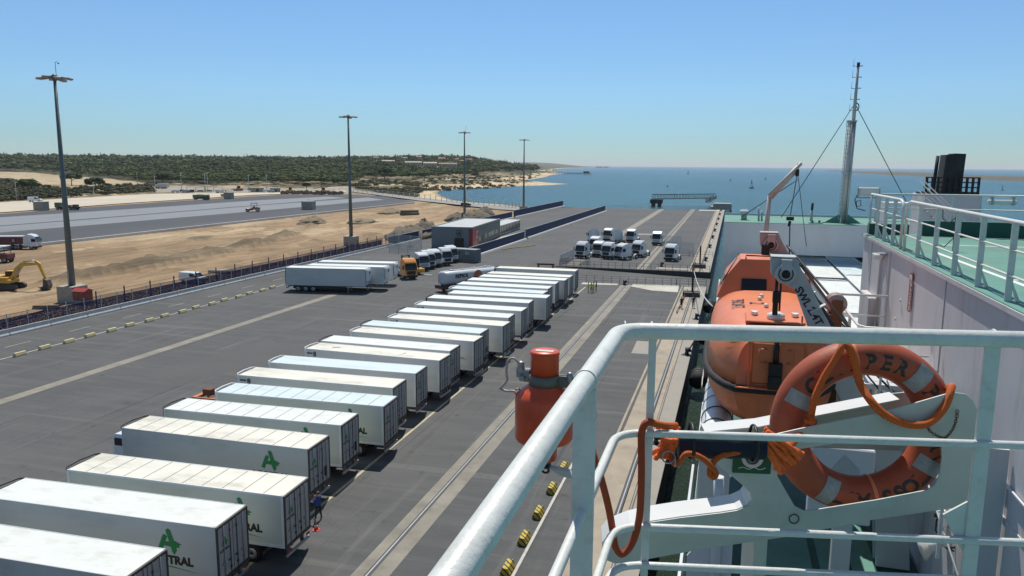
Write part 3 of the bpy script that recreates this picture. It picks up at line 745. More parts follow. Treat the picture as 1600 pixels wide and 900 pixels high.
for y0, y1 in ((-90, 139.4), (158.8, 396)):
    mb.add([(edge_x(y0)+.004, y0, -.004), (edge_x(y1)+.004, y1, -.004), (edge_x(y1)+.004, y1, -7), (edge_x(y0)+.004, y0, -7)], [(0, 1, 2, 3)])
mb.add([(-34.4, 158.296, 0), (-2.8, 158.696, 0), (-2.8, 158.696, -1.3), (-34.4, 158.296, -.2)], [(0, 1, 2, 3)])
struct('quay_wall', mb, 'quay_wall')

def strip(name, x0, x1, y0, y1, mat, z, fx=lambda y: 0):
    n = 2; mb = MB(); mb.add([(x0+fx(y0), y0, z), (x1+fx(y0), y0, z), (x1+fx(y1), y1, z), (x0+fx(y1), y1, z)], [(0, 1, 2, 3)]); return struct(name, mb, mat)
sk = lambda y: edge_x(y) + 3.45
# concrete apron along the edge, made of bays with joints
for y0, y1 in ((-90, 139.3), (159, 395.6)):
    strip('concrete_apron', -7.75, -4.85, y0, y1, 'conc', .004, sk)
    strip('concrete_apron', -4.75, -3.47, y0, y1, 'conc_edge', .006, sk)
    strip('concrete_apron', -4.85, -4.75, y0, y1, 'frame_dark', .003, sk)
    strip('crane_rail', -5.75, -5.35, y0, y1, 'asphalt_dark', .008, sk)
    strip('crane_rail', -7.55, -7.3, y0, y1, 'asphalt_dark', .008, sk)
    strip('rail_strip', -17.95, -17.3, y0, y1 - (2 if y0 < 0 else 0), 'strip_conc', .004)
    strip('rail_strip', -16.95, -16.0, y0, y1 - (2 if y0 < 0 else 0), 'strip_conc', .004)
    strip('crane_rail', -17.3, -16.95, y0, y1 - (2 if y0 < 0 else 0), 'asphalt_dark', .004)
strip('crane_rail', -17.2, -17.12, -90, 137, 'steel', .012)
strip('crane_rail', -5.6, -5.52, -90, 139, 'steel', .012, sk)
strip('rail_strip', -33.2, -30.6, 161, 388, 'strip_conc', .004)
for x in (-21.0,): strip('joint', x, x + .09, -90, 136, 'asphalt_dark', .004)
for x in (-62.2, -60.75): strip('joint', x, x + .06, -90, 100, 'asphalt_dark', .008)
strip('rail_strip', -62.1, -60.7, -90, 112, 'strip_conc', .004)
strip('painted_line', -23.72, -23.5, -90, 132, 'line_yellow', .004)
strip('painted_line', -9.95, -9.78, -90, 57, 'line_white', .004)
strip('painted_line', -74.9, -74.72, -90, 118, 'line_white', .004)
for k in range(14): strip('painted_line', -79.25, -79.15, 40 + k * 9, 43.5 + k * 9, 'line_white', .004)
for k in range(3): strip('joint', -4.5 - .9 + k*.0, -4.5 - .86, 20, 82, 'asphalt_dark', .010, sk)
strip('joint', -4.98, -4.93, 20, 82, 'asphalt_dark', .010, sk)
# pale concrete patches
sheet('concrete_patch', [(-16, 135.5), (-16, 138.3), (-7.9, 139), (-7.6, 131.5), (-12, 132)], .0045, 'conc_pale')
sheet('concrete_patch', [(-25, 135.2), (-25, 137.4), (-18.6, 137.8), (-18.6, 136.2)], .0045, 'conc_pale')
sheet('concrete_patch', [(-9.9, 86), (-7.9, 86), (-8.0, 92.5), (-10, 92.5)], .0045, 'conc_edge')
sheet('concrete_patch', [(-14, 391.5), (-3, 393), (-3, 386), (-14, 384)], .0045, 'conc_pale')
sheet('concrete_patch', [(-29, 240), (-20, 242), (-20, 246), (-29, 244)], .0045, 'conc_edge')
sheet('concrete_patch', [(-30, 186), (-19, 188), (-19, 197), (-30, 195)], .0045, 'conc_pale')
sheet('concrete_patch', [(-14.0, 161), (-4, 161), (-4, 164), (-14, 164)], .0045, 'conc')
sheet('patch', [(-56, 62), (-50, 60), (-46, 74), (-53, 80)], .003, 'asphalt_dark')

def barrier_run(name, x, y0, y1, label, seg=6.0):
    t = thing(name, label, 'barrier', (x, y0, 0)); mb = MB(); y = 0
    while y < y1 - y0 - .1:
        e = min(y + seg - .12, y1 - y0)
        mb.prism([(-.28, 0), (.28, 0), (.26, .18), (.1, .45), (.08, .85), (-.08, .85), (-.1, .45), (-.26, .18)], y, e, 'y'); y += seg
    return obj('barrier_body', mb, 'kerb_white', t), t
barrier_run('concrete_barrier', -84.2, 30, 184, 'long run of white concrete barriers at the foot of the blue mesh fence')

def mesh_fence(x, y0, y1, h, label):
    t = thing('mesh_fence', label, 'fence', (x, y0, 0)); n = int((y1 - y0) / 3.0)
    mb = MB()
    y = 0.
    while y < y1 - y0:
        mb.box(-.012, .012, y, y + .035, .15, h); y += .17
    for z in (.15, h * .5, h - .04): mb.box(-.018, .018, 0, y1 - y0, z, z + .05)
    obj('mesh_panel', mb, 'net_blue', t)
    net = MB(); net.box(-.16, -.15, 0, y1 - y0, .1, h * .8); obj('wind_net', net, M['net'], t)
    for k in range(min(n, 95) + 1):
        obj('post', part_mesh('fpost', lambda: MB().box(-.045, .045, -.045, .045, 0, h + .15), 'galv'), None, t, (.06, k * (y1 - y0) / max(1, min(n, 95)), 0))
    return t
def part_mesh(key, fn, mats):
    if key not in _MESH: _MESH[key] = fn().mesh('shape', mats)
    return _MESH[key]
# see-through wind net: woven, drawn as a fine procedural weave
m, N, L, P = node_mat('net'); P.inputs['Base Color'].default_value = (.03, .035, .11, 1); P.inputs['Roughness'].default_value = .9
w = noise(N, L, 9, 3, .7); L.new(rng(N, L, w, .42, .5, .35, .9), P.inputs['Alpha']); M['net'] = m
mesh_fence(-85.6, 40, 181, 2.3, 'blue netted mesh fence between the quay road and the sandy work site')
# wooden posts of the older fence behind
t = thing('post_fence', 'thin fence of dark posts with wires in the sand behind the blue mesh fence', 'fence', (-88.3, 90, 0))
for k in range(24):
    obj('post', part_mesh('wpost', lambda: MB().box(-.07, .07, -.07, .07, -.3, 2.5), 'frame_dark'), None, t, (0, k * 5.5, 0))
mb = MB()
for z in (.8, 1.5, 2.2): mb.tube([(0, 0, z), (0, 126, z)], .02, 4)
obj('wires', mb, 'wire', t)

def blue_wall(x0, y0, x1, y1, h, label, kerb_side=1):
    d = math.hypot(x1 - x0, y1 - y0); a = math.atan2(y1 - y0, x1 - x0)
    t = thing('blue_wall', label, 'wall', (x0, y0, 0), a)
    mb = MB(); n = max(1, int(d / 12))
    for k in range(n): mb.box(k * d / n, (k + 1) * d / n - .06, -.09, .09, .1, h)
    obj('panel', mb, 'wall_blue', t)
    mb = MB(); mb.box(0, d, -.14, .14, h + .002, h + .09); obj('coping', mb, 'clad_grey', t)
    mb = MB(); mb.prism([(-.35, 0), (.35, 0), (.25, .3), (.16, .42), (-.16, .42), (-.25, .3)], 0, d, 'x'); 
    o = obj('base_kerb', mb, 'kerb_white', t, (0, kerb_side * -.55, 0)); return t
blue_wall(-56.7, 166, -56.2, 213, 2.3, 'low dark blue wall in front of the grey control building')
blue_wall(-56.5, 216, -56.1, 362, 2.6, 'long dark blue wall across the middle of the far quay')
blue_wall(-84.6, 206, -84.3, 300, 2.4, 'dark blue wall behind the grey control building', 1)
blue_wall(-84.4, 303, -84.0, 398, 2.8, 'dark blue wall at the landward side of the far quay, nearest the sea', 1)
blue_wall(-84.6, 183, -84.6, 203, 2.4, 'short dark blue wall left of the grey control building')
for nm, lab, p in (('gate_post', 'white gate post in the gap of the long blue wall', (-56.4, 214.6)), ):
    t = thing(nm, lab, 'post', (*p, 0)); obj('shaft', MB().box(-.2, .2, -.2, .2, 0, 3.0, .03), 'kerb_white', t); obj('cap', MB().box(-.26, .26, -.26, .26, 3.002, 3.1), 'kerb_white', t)
# strip kerb lying loose beside the gap
t = thing('loose_kerb', 'striped kerb stones lying on the asphalt by the gap in the long blue wall', 'kerb', (-52.3, 190, 0), rad(70))
for k in range(7): obj('stone', part_mesh('kstone', lambda: MB().box(-.9, .9, -.16, .16, 0, .2, .03), 'hazard'), None, t, (k * 2.1 - 5, .5 * math.sin(k), 0), .1 * math.sin(k * 2))

# temporary mesh panels (gates) between fence and control building
def panel_fence(p0, p1, h, label, cat='fence', pitch=.2, name='mesh_panel_fence', mat='galv', npan=None, z=0):
    p0, p1 = Vector((*p0, 0)), Vector((*p1, 0)); d = (p1 - p0).length; a = math.atan2((p1 - p0).y, (p1 - p0).x)
    t = thing(name, label, cat, (p0.x, p0.y, z), a); npan = npan or max(1, round(d / 3.4))
    for k in range(npan):
        x0, x1 = d * k / npan, d * (k + 1) / npan - .06
        def f(x1=x1 - x0):
            mb = MB(); x = 0
            while x < x1: mb.box(x, x + .03, -.01, .01, .2, h - .1); x += pitch
            for z in (.2, h * .5, h - .14): mb.box(0, x1, -.018, .018, z, z + .05)
            return mb
        ob = obj('panel', part_mesh(('pf', round(x1 - x0, 2), h, pitch), f, mat), None, t, (x0, 0, 0))
        obj('post', part_mesh(('pp', h), lambda: MB().tube([(0, 0, 0), (0, 0, h)], .05, 6), 'galv'), None, t, (x0, 0, 0))
    obj('post', part_mesh(('pp', h), None, None), None, t, (d, 0, 0)); return t
panel_fence((-84.2, 181.5), (-73.5, 178.2), 3.4, 'tall grey mesh panels closing the road left of the control building, rear row', pitch=.12)
panel_fence((-78.5, 170), (-70.0, 167), 2.4, 'grey mesh panels behind the parked white tractors, front row', pitch=.12)

# ---- blocks
def conc_block(x, y, label, grp, mat, L_=2.0, rot=0, h=.55, w=.55):
    t = thing('concrete_block', label, 'concrete block', (x, y, 0), rot, grp)
    def f():
        mb = MB(); mb.prism([(-w/2, 0), (w/2, 0), (w/2, .12), (w*.28, h), (-w*.28, h), (-w/2, .12)], -L_/2, L_/2, 'y'); return mb
    soft(part(('cb', mat, L_, h), 'block_body', f, mat, t), .03)
    part(('lift', L_), 'lifting_eye', lambda: MB().torus(.07, .015, 10, 5, 0, PI, 'y'), 'rust', t, (0, 0, h), PI / 2)
ys = [61.3 + 3.28 * k for k in range(17)]
for k, y in enumerate(ys):
    n = k + 1
    conc_block(-74.3 + .15 * math.sin(k * 3), y, 'cream concrete block on the white line, %s' % (['nearest the left edge of the view', 'second from the left edge', 'third from the left edge', 'fourth from the left edge', 'fifth from the left edge', 'sixth from the left edge', 'seventh from the left edge', 'eighth from the left edge', 'ninth and middle one of the row', 'eighth from the parked trailers', 'seventh from the parked trailers', 'sixth from the parked trailers', 'fifth from the parked trailers', 'fourth from the parked trailers', 'third from the parked trailers', 'second from the parked trailers', 'last one beside the parked trailers'][k]), 'cream concrete blocks in a row on the quay road', 'yellow_block', 1.4, h=.42, w=.48)
for k, (y, lab) in enumerate([(36.1, 'nearest one, at the bottom edge of the view'), (39.5, 'second from the bottom edge'), (42.9, 'middle one of the row of five'), (46.6, 'fourth from the bottom edge'), (50.3, 'farthest one, beside the foot of the red canister')]):
    conc_block(-10.25, y, 'striped block on the quay line, ' + lab, 'black and yellow blocks beside the rail', 'hazard', 1.1, h=.45)

# ---- light masts
def light_mast(p, h, label, wind=True, box=True):
    t = thing('light_mast', label, 'light mast', (p[0], p[1], 0), 0, 'tall floodlight masts')
    obj('pole', part_mesh('mpole%d' % h, lambda: MB().tube([(0, 0, 2), (0, 0, h * .5), (0, 0, h)], [.52, .36, .2], 14), 'mast_grey'), None, t)
    obj('base_block', part_mesh('mbase', lambda: MB().box(-1.5, 1.5, -1.5, 1.5, -.5, 2.4, .05), 'conc_block'), None, t)
    obj('head_ring', part_mesh('mring', lambda: MB().torus(1.3, .09, 20, 6).at((0, 0, 0)).lathe([(.28, -.5), (.45, -.2), (.45, .25), (.2, .5)], 12).tube([(-1.3, 0, 0), (1.3, 0, 0)], .07, 6).tube([(0, -1.3, 0), (0, 1.3, 0)], .07, 6), 'mast_grey'), None, t, (0, 0, h))
    for k in range(8):
        a = k * PI / 4 + .2
        fl = obj('floodlight', part_mesh('mflood', lambda: MB().at((0, 0, 0), (0, .12, 0)).box(0, 1.25, -.36, .36, -.14, .14, .05).box(.1, 1.15, -.3, .3, -.19, -.141), 'lamp_head'), None, t, (math.cos(a) * 1.15, math.sin(a) * 1.15, h - .02 + .1 * math.sin(k * 2.3)), (0, 0, a))
    obj('ladder', part_mesh('mladder%d' % h, lambda: MB().box(-.05, .05, -.56, -.48, 2.5, 5), 'galv'), None, t)
    if wind:
        obj('wind_vane', part_mesh('mvane', lambda: MB().tube([(0, 0, .3), (0, 0, 2.2)], .035, 6).tube([(0, 0, 2.1), (.4, 0, 2.3)], .03, 5).ball(.12, 8, 6, (.55, 0, 2.0)), 'frame_dark'), None, t, (.35, 0, h))
    return t
light_mast((-96.3, 93.7), 33.3, 'nearest and tallest looking floodlight mast, on a concrete block by the red cabinet')
light_mast((-95.1, 182.4), 33.1, 'second floodlight mast, in the sand behind the blue fence', False)
light_mast((-100.2, 287.4), 33.5, 'third floodlight mast, rising behind the grey control building', True)
light_mast((-91.7, 346.1), 32.6, 'fourth and farthest floodlight mast, beside the sea', False)
t = thing('electric_cabinet', 'red electric cabinet against the base of the nearest light mast', 'cabinet', (-93.3, 92.6, 0), 0)
obj('body', MB().box(-1.1, 1.1, -.8, .8, .5, 1.9, .03), 'truck_red', t); obj('roof', MB().prism([(-1.0, 1.902), (1.0, 1.902), (0, 2.3)], -1.25, 1.25, 'x'), 'sign_red', t)
for s in (-.53, .53): obj('door', MB().box(s - .48, s + .48, -.84, -.803, .6, 1.8), 'truck_red', t)
obj('plinth', MB().box(-1.15, 1.15, -.85, .85, -.3, .498), 'conc_block', t)

# ---- control building
t = thing('control_building', 'grey metal clad control building with a red corner panel and emblem', 'building', (-62.6, 185.4, 0), rad(4.5))
W_, D_, H_ = 10.8, 34.0, 5.1
mb = MB(); mb.box(-W_, 0, 0, D_, 0, H_)
for k in range(54): mb.box(-W_ + k * .2 + .02, -W_ + k * .2 + .08, -.03, 0.001, .1, H_ - .1)
for k in range(170): mb.box(-.001, .03, k * .2 + .02, k * .2 + .08, .1, H_ - .1)
obj('wall', mb, 'clad_grey', t)
rf = obj('roof', MB().box(-W_ + .3, -.3, .3, D_ - .3, H_ + .002, H_ + .12), 'clad_roof', t)
obj('parapet', MB().box(-W_ - .06, .06, -.06, .28, H_ + .003, H_ + .3).box(-W_ - .06, .06, D_ - .28, D_ + .06, H_ + .003, H_ + .3).box(-W_ - .06, -W_ + .28, .28, D_ - .28, H_ + .003, H_ + .3).box(-.28, .06, .28, D_ - .28, H_ + .003, H_ + .3), 'clad_grey', t)
sg = obj('corner_panel', MB().box(.04, .12, .05, 6.0, .12, H_ - .12).box(-.9, .04, -.09, -.04, .12, H_ - .12), 'sign_red', t)
obj('emblem', MB().at((.125, 4.6, 3.2), (PI/2, 0, PI/2)).torus(.75, .16, 20, 6, rad(60), rad(300)).at((.13, 3.4, 1.3), (PI/2, 0, PI/2)).box(-1.0, 1.0, -.3, -.2, 0, .02).box(-1.0, -.85, -.3, .4, 0, .02).box(.3, .45, -.3, .4, 0, .02), 'house_white', sg)
obj('emblem', MB().at((-3.4, -.05, 3.9), (PI/2, 0, 0)).torus(.75, .07, 24, 6).at((-3.4, -.06, 3.55), (PI/2, 0, 0)).prism([(-.5, 0), (.5, 0), (0, .75)], 0, .03), 'logo_black', t)
obj('lettering', MB().at((-3.4, -.05, 2.65), (PI/2, 0, 0)).text('CONTROL', .38, .015), 'logo_black', t)
dr = obj('door', MB().box(-4.6, -2.3, -.04, .02, 0, 2.45), 'glass_dark', t); obj('door_frame', MB().box(-4.72, -4.6, -.08, .02, 0, 2.57).box(-2.3, -2.18, -.08, .02, 0, 2.57).box(-4.6, -2.3, -.08, .02, 2.452, 2.57), 'frame_dark', dr)
for y0, y1, z0, z1 in ((7.6, 8.9, 1.3, 2.4), (14.5, 16, 1.4, 2.6), (19, 21, 1.5, 2.6), (22, 25.5, 1.5, 2.7), (27.5, 30, 1.5, 2.6)):
    w_ = obj('window', MB().box(.03, .07, y0, y1, z0, z1), 'window_dark', t); obj('window_frame', MB().box(.03, .1, y0 - .1, y0 - .002, z0 - .1, z1 + .1).box(.03, .1, y1 + .002, y1 + .1, z0 - .1, z1 + .1), 'kerb_white', w_)
for y0 in (10.3, 12.0): obj('door', MB().box(.03, .08, y0, y0 + 1.05, .02, 2.2), 'frame_dark', t)
sheet('pavement', [(-62.5, 184), (-57.4, 184), (-57.2, 300), (-60, 300), (-64.6, 219)], .01, 'conc_pale')

# glazed bus-like shelter behind the building
t = thing('glazed_shelter', 'long glazed shelter with white frames behind the control building', 'shelter', (-66.2, 222.5, 0), rad(2.0))
obj('glazing', MB().box(-4.4, 0, 0, 26, .5, 2.8), 'glass_dark', t); obj('roof', MB().box(-4.7, .3, -.3, 26.3, 2.802, 3.1, .04), 'clad_roof', t); obj('base', MB().box(-4.45, .05, -.05, 26.05, 0, .498), 'kerb_white', t)
for k in range(14): obj('post', part_mesh('gpost', lambda: MB().box(.02, .12, -.09, .09, .5, 2.8), 'kerb_white'), None, t, (0, k * 2.0, 0))
for k in range(4): obj('post', part_mesh('gpost2', lambda: MB().box(-.09, .09, -.12, -.02, .5, 2.8), 'kerb_white'), None, t, (-4.3 + k * 1.4, 0, 0))

# ---- shipping container with lettering
t = thing('shipping_container', 'grey blue shipping container with white letters beside the blue wall', 'container', (-52.6, 157.6, 0), rad(-12))
mb = MB(); mb.box(-6.05, 0, 0, 2.44, .12, 2.75)
for k in range(30): mb.prism([(-6.0 + k*.2, -.001), (-5.97 + k*.2, -.05), (-5.9 + k*.2, -.05), (-5.87 + k*.2, -.001)], .25, 2.6, 'z')
for k in range(11): mb.prism([(.001, .1 + k*.2), (.05, .13 + k*.2), (.05, .2 + k*.2), (.001, .23 + k*.2)], .25, 2.6, 'z')
M['cont_blue'] = pbr('container_blue', (.15, .19, .20), .55, var=.1, dirt=(.1, .08, .06), dirt_amt=.5)
obj('body', mb, 'cont_blue', t); obj('roof', MB().box(-6.08, .03, -.03, 2.47, 2.752, 2.85), 'clad_grey', t)
obj('frame', MB().box(-6.1, -5.98, -.07, .02, 0, 2.75).box(-.06, .07, -.07, .03, 0, 2.75).box(-.04, .07, 2.38, 2.5, 0, 2.75).box(-5.98, -.06, -.07, 0, 0, .16), 'cont_blue', t)
obj('lettering', MB().at((-1.9, -.055, 1.75), (PI/2, 0, 0)).text('SLI', .85, .01, bold=.02), 'house_white', t)

# ---- railings round the ramp
def railing(p0, p1, label, h=1.1, pitch=2.2, bars=3, z0=0, z1=0, mat='galv', name='railing', r=.03):
    d = math.hypot(p1[0]-p0[0], p1[1]-p0[1]); a = math.atan2(p1[1]-p0[1], p1[0]-p0[0])
    t = thing(name, label, 'railing', (p0[0], p0[1], z0), a); dz = z1 - z0
    mb = MB()
    for b in range(bars): zz = h * (b + 1) / bars; mb.tube([(0, 0, zz), (d, 0, zz + dz)], r, 6)
    obj('rail', mb, mat, t); n = max(2, round(d / pitch))
    for k in range(n + 1): obj('post', part_mesh(('rp', h, mat, r), lambda: MB().box(-r*1.3, r*1.3, -r*1.3, r*1.3, 0, h + .05), mat), None, t, (d * k / n, 0, dz * k / n))
    return t
M['rail_dark'] = pbr('railing_dark', (.12, .12, .11), .6)
railing((-26, 137.6), (edge_x(139) - .1, 139.2), 'railing on the near edge of the sunken ramp', 1.3, 1.5, 3, mat='rail_dark')
railing((-34, 158.9), (edge_x(160) - .1, 159.4), 'railing above the dark wall on the far edge of the ramp', 1.2, 1.5, 2, mat='rail_dark')
railing((-58, 387.5), (edge_x(395) - 1, 395.3), 'long dark railing along the far end of the quay by the sea', 1.5, 4, 3, mat='rail_dark')
panel_fence((-34.5, 161), (-33.8, 176), 2.2, 'mesh panels at the left side of the far tractor park', pitch=.15)
panel_fence((-34.3, 160.2), (-27.8, 160.6), 1.6, 'dark mesh panels at the front left corner of the far tractor park', pitch=.1, mat='rail_dark')
panel_fence((-14.3, 190), (-7.6, 188), 3.2, 'tall grey mesh panels standing across the rail behind the far right tractor', pitch=.09)
panel_fence((-16.5, 205), (-11.5, 204), 3.2, 'grey mesh panels standing farther back on the rail strip', pitch=.09)
railing((-8.5, 186), (edge_x(186)-.2, 187), 'low railing between the mesh panels and the water', 1.1, 2, 2, mat='rail_dark')
# traffic portal on the far side of the last trailers
t = thing('trestle', 'rusty low trestle beside the mesh panels at the ramp', 'trestle', (-35.6, 152.5, 0), .1)
obj('beam', MB().box(-1.8, 1.8, -.2, .2, .9, 1.25), 'rust', t)
for s in (-1.5, 1.5): obj('leg', MB().box(s-.12, s+.12, -.5, .5, 0, .898), 'rust', t)

# ---- bollards
def bollard(x, y, label, s=1.):
    t = thing('bollard', label, 'bollard', (x, y, .008), .3 * math.sin(y), 'mooring bollards on the quay')
    t.scale = (s, s, s)
    part('bol1', 'post', lambda: MB().lathe([(.26, 0), (.22, .1), (.17, .35), (.2, .5)], 14).at((.12, 0, .52), (0, .5, 0)).lathe([(.2, -.12), (.34, -.02), (.34, .1), (.2, .2)], 14), 'black', t)
    part('bol2', 'base_plate', lambda: MB().box(-.45, .45, -.4, .4, 0, .05, .01), 'black', t)
bollard(-3.75, 87, 'black bollard with mooring ropes round it, under the handrail corner', 1.15)
bollard(-17.4, 139.9 - 3, 'black bollard on the pale concrete beside the ramp railing', 1.2)
bollard(-3.6, 108.5, 'black bollard on the apron nearer than the two dark figures', 1.1)
bollard(-4.5, 57.5, 'black bollard on the apron just above the orange rope bundle', .9)
for k, (y, lab) in enumerate([(178, 'nearest on the far quay edge'), (208, 'second on the far quay edge'), (236, 'third on the far quay edge'), (262, 'fourth on the far quay edge'), (290, 'fifth on the far quay edge'), (320, 'sixth on the far quay edge'), (352, 'seventh on the far quay edge'), (384, 'last on the far quay edge')]):
    bollard(edge_x(y) - 1.6, y, 'black bollard, ' + lab, 1.3)
bollard(-13.2, 165, 'black bollard on the concrete in front of the right hand tractor', 1.3)

# mooring fixtures at the corner of the ramp
def dolphin(x, y, label):
    t = thing('berth_marker', label, 'post', (x, y, 0))
    obj('pole', MB().tube([(0, 0, .6), (0, 0, 4.6)], .17, 10), 'black', t)
    obj('frame', MB().box(-1.5, 1.2, -1.2, 1.2, .5, .7).box(-1.5, 1.2, -1.2, -1.0, 0, .5).box(-1.5, 1.2, 1.0, 1.2, 0, .5).box(-1.3, 1.0, -1.21, -1.19, .85, .95), 'frame_dark', t)
    obj('rail', MB().tube([(-1.4, -1.2, .7), (-1.4, -1.2, 1.7), (1.1, -1.2, 1.7), (1.1, -1.2, .7)], .04, 6), 'frame_dark', t)
dolphin(-5.1, 128.5, 'black berthing post on a dark frame at the near corner of the ramp')
dolphin(-5.3, 166.5, 'black berthing post on a dark frame at the far corner of the ramp')
# dark pit under the near fixture and dirty timber strip
railing((-6.5, 112), (-6.1, 133), 'rusty low rail in the apron leading to the near berthing post', .35, 4, 1, mat='rust', r=.05)
railing((-6.6, 160.5), (-6.2, 168), 'black step rail beside the far berthing post', 1.0, 1.2, 3, mat='frame_dark')

# ---- yokohama fenders and mooring ropes
for k, (y, lab) in enumerate([(82, 'black rubber fender floating between quay and ship, nearest'), (103, 'black rubber fender floating between quay and ship, second'), (126, 'black rubber fender between quay and ship, third'), (20, 'black rubber fender between quay and ship near the bow')]):
    t = thing('fender', lab, 'fender', (-2.2, y, -1.2), 0, 'fenders between the quay and the ship')
    obj('body', MB().lathe([(.15, -1.7), (.6, -1.5), (.95, -1.0), (.95, 1.0), (.6, 1.5), (.15, 1.7)], 18, 'y'), 'rubber', t)
    obj('chain_net', MB().torus(.97, .04, 20, 5, axis='y').at((0, -.8, 0)).torus(.96, .04, 20, 5, axis='y').at((0, .8, 0)).torus(.96, .04, 20, 5, axis='y'), 'wire', t)
def cable(name, pts, r, mat, label, cat='rope', grp=None, sag=0, n=10):
    P_ = [Vector(p) for p in pts]; out = []
    for a, b in zip(P_[:-1], P_[1:]):
        for i in range(n): q = a.lerp(b, i / n); q.z -= sag * 4 * (i / n) * (1 - i / n); out.append(q)
    out.append(P_[-1]); return tag(obj(name, MB().tube(out, r, 6), mat), label, cat, grp)
# ---------------------------------------------------------------- semi trailers
# local frame: rear face at x = 0, front at x = -13.6, ground z = 0
def wheel_mb(r=.5, w=.34):
    return MB().m(0).lathe([(r*.62, -w/2), (r*.93, -w/2), (r, -w*.38), (r, w*.38), (r*.93, w/2), (r*.62, w/2)], 20, 'y').m(1).lathe([(r*.6, -w*.3), (r*.62, -w*.52), (r*.2, -w*.6), (r*.2, w*.6), (r*.62, w*.52), (r*.6, w*.3)], 14, 'y')
def part_wheel(t, loc, r=.5, w=.34): part(('wheel', r, w), 'wheel', lambda: wheel_mb(r, w), ['rubber', 'rim'], t, loc)
LOGO = [[(-.62, -.55), (-.36, -.66), (.02, .22), (-.12, .36), (-.26, .30)],
        [(-.06, .62), (.10, .72), (.26, .60), (.60, -.52), (.42, -.80), (.30, -.62)],
        [(-.22, -.30), (-.12, -.08), (.50, .02), (.92, -.16), (.70, -.22), (.80, -.34), (.40, -.36)]]
def logo_mb(s, rot, loc):
    mb = MB().at(loc, rot, (s, s, 1))
    for i, p in enumerate(LOGO): mb.prism(p, 0, .006 + .004 * i)
    return mb
def seams(L, W, z, n):
    mb = MB()
    for k in range(1, n): mb.box(-L*k/n - .012, -L*k/n + .012, -W, W, z, z + .006)
    return mb
def trailer(loc, rot, label, roof='roof_white', side='trailer_side', ribs=False, logo=None, rear_logo=False, chassis='frame_dark', H=4.0, cooler='black', text=None, mark=False, grp=None, dark_rear=True):
    t = thing('semi_trailer', label, 'trailer', (*loc, 0), rot, grp)
    L, W, z0 = 13.6, 1.275, 1.18
    part(('tb', side, H), 'body', lambda: MB().box(-L, -.06, -W, W, z0, H - .05, .02), side, t)
    def rfn():
        mb = MB(); mb.m(0).box(-L, -.07, -W + .02, W - .02, H - .048, H, .015)
        if ribs:
            mb.m(1)
            for k in range(1, 11): mb.box(-L*k/11 - .02, -L*k/11 + .02, -W + .04, W - .04, H - .001, H + .012)
        return mb
    part(('tr', roof, ribs, H), 'roof', rfn, [roof, 'dark_seam'], t)
    part(('te', side, H), 'corner_trim', lambda: MB().box(-L - .01, -.05, -W - .02, -W + .05, H - .09, H + .012, .01).box(-L - .01, -.05, W - .05, W + .02, H - .09, H + .012, .01).box(-L - .01, -.05, -W - .018, -W + .04, z0 - .1, z0 + .08).box(-L - .01, -.05, W - .04, W + .018, z0 - .1, z0 + .08).box(-L - .02, -L + .12, -W - .015, -W + .1, z0, H).box(-.2, -.05, -W - .015, -W + .1, z0, H), 'white_paint' if side != 'side_grey' else 'side_grey', t)
    part(('tf', H), 'rear_frame', lambda: MB().box(-.058, .03, -W - .01, -W + .09, z0 - .12, H - .02).box(-.058, .03, W - .09, W + .01, z0 - .12, H - .02).box(-.058, .03, -W + .09, W - .09, H - .14, H - .02).box(-.058, .035, -W + .09, W - .09, z0 - .12, z0 + .04), 'frame_dark', t)
    for s in (-1, 1):
        d = part(('td', s, H), 'door', lambda: MB().box(-.03, .012, min(s*.03, s*(W-.1)), max(s*.03, s*(W-.1)), z0 + .06, H - .16, .006), 'door_grey', t)
        for k, y in enumerate((.28, .78) if s > 0 else (-.28, -.78)):
            part(('tl', y, H), 'lock_rod', lambda: MB().tube([(.045, y, z0 - .02), (.045, y, H - .12)], .022, 6).box(.02, .07, y - .05, y + .05, z0 + .3, z0 + .42).box(.03, .08, y - .2, y + .02, z0 + .75, z0 + .8).box(.02, .06, y - .05, y + .05, H - .6, H - .52), 'steel' if k else 'frame_dark', d)
    if rear_logo:
        part(('rl', H), 'emblem', lambda: logo_mb(.33, (PI/2, 0, PI/2), (.02, -.72, H - .95)), 'logo_green', t)
        part(('rt', H), 'lettering', lambda: MB().at((.02, -.72, H - 1.42), (PI/2, 0, PI/2)).text('ACOTRAL', .17, .004, bold=.006), 'logo_black', t)
    part(('bump',), 'bumper', lambda: MB().box(-.1, .02, -1.2, 1.2, .52, .68, .02).box(-.3, -.1, -.75, -.65, .55, 1.05).box(-.3, -.1, .65, .75, .55, 1.05), 'steel', t)
    for s in (-1, 1): part(('tlamp', s), 'tail_lamp', lambda: MB().box(-.02, .03, s*1.0 - .16, s*1.0 + .16, .8, .93, .01), 'sign_red', t)
    part(('tch', chassis), 'chassis', lambda: MB().box(-L + .4, -.1, -.55, -.4, .88, 1.06).box(-L + .4, -.1, .4, .55, .88, 1.06).box(-L, -.1, -1.2, 1.2, 1.062, 1.175), chassis, t)
    for x in (-2.1, -3.4, -4.7):
        for s in (-1, 1): part_wheel(t, (x, s * 1.05, .5))
        part(('axle', chassis), 'axle', lambda: MB().tube([(0, -.9, 0), (0, .9, 0)], .09, 8), chassis, t, (x, 0, .5))
    for s in (-1, 1): part(('leg', s), 'landing_leg', lambda: MB().box(-.07, .07, -.07, .07, .06, 1.06).box(-.16, .16, -.13, .13, 0, .06), 'steel', t, (-10.6, s * .85, 0))
    part(('cool', cooler, H), 'cooling_unit', lambda: MB().box(-L - .42, -L - .03, -.95, .95, H - 2.1, H - .12, .1).box(-L - .45, -L - .421, -.7, .7, H - 1.1, H - .4), cooler, t)
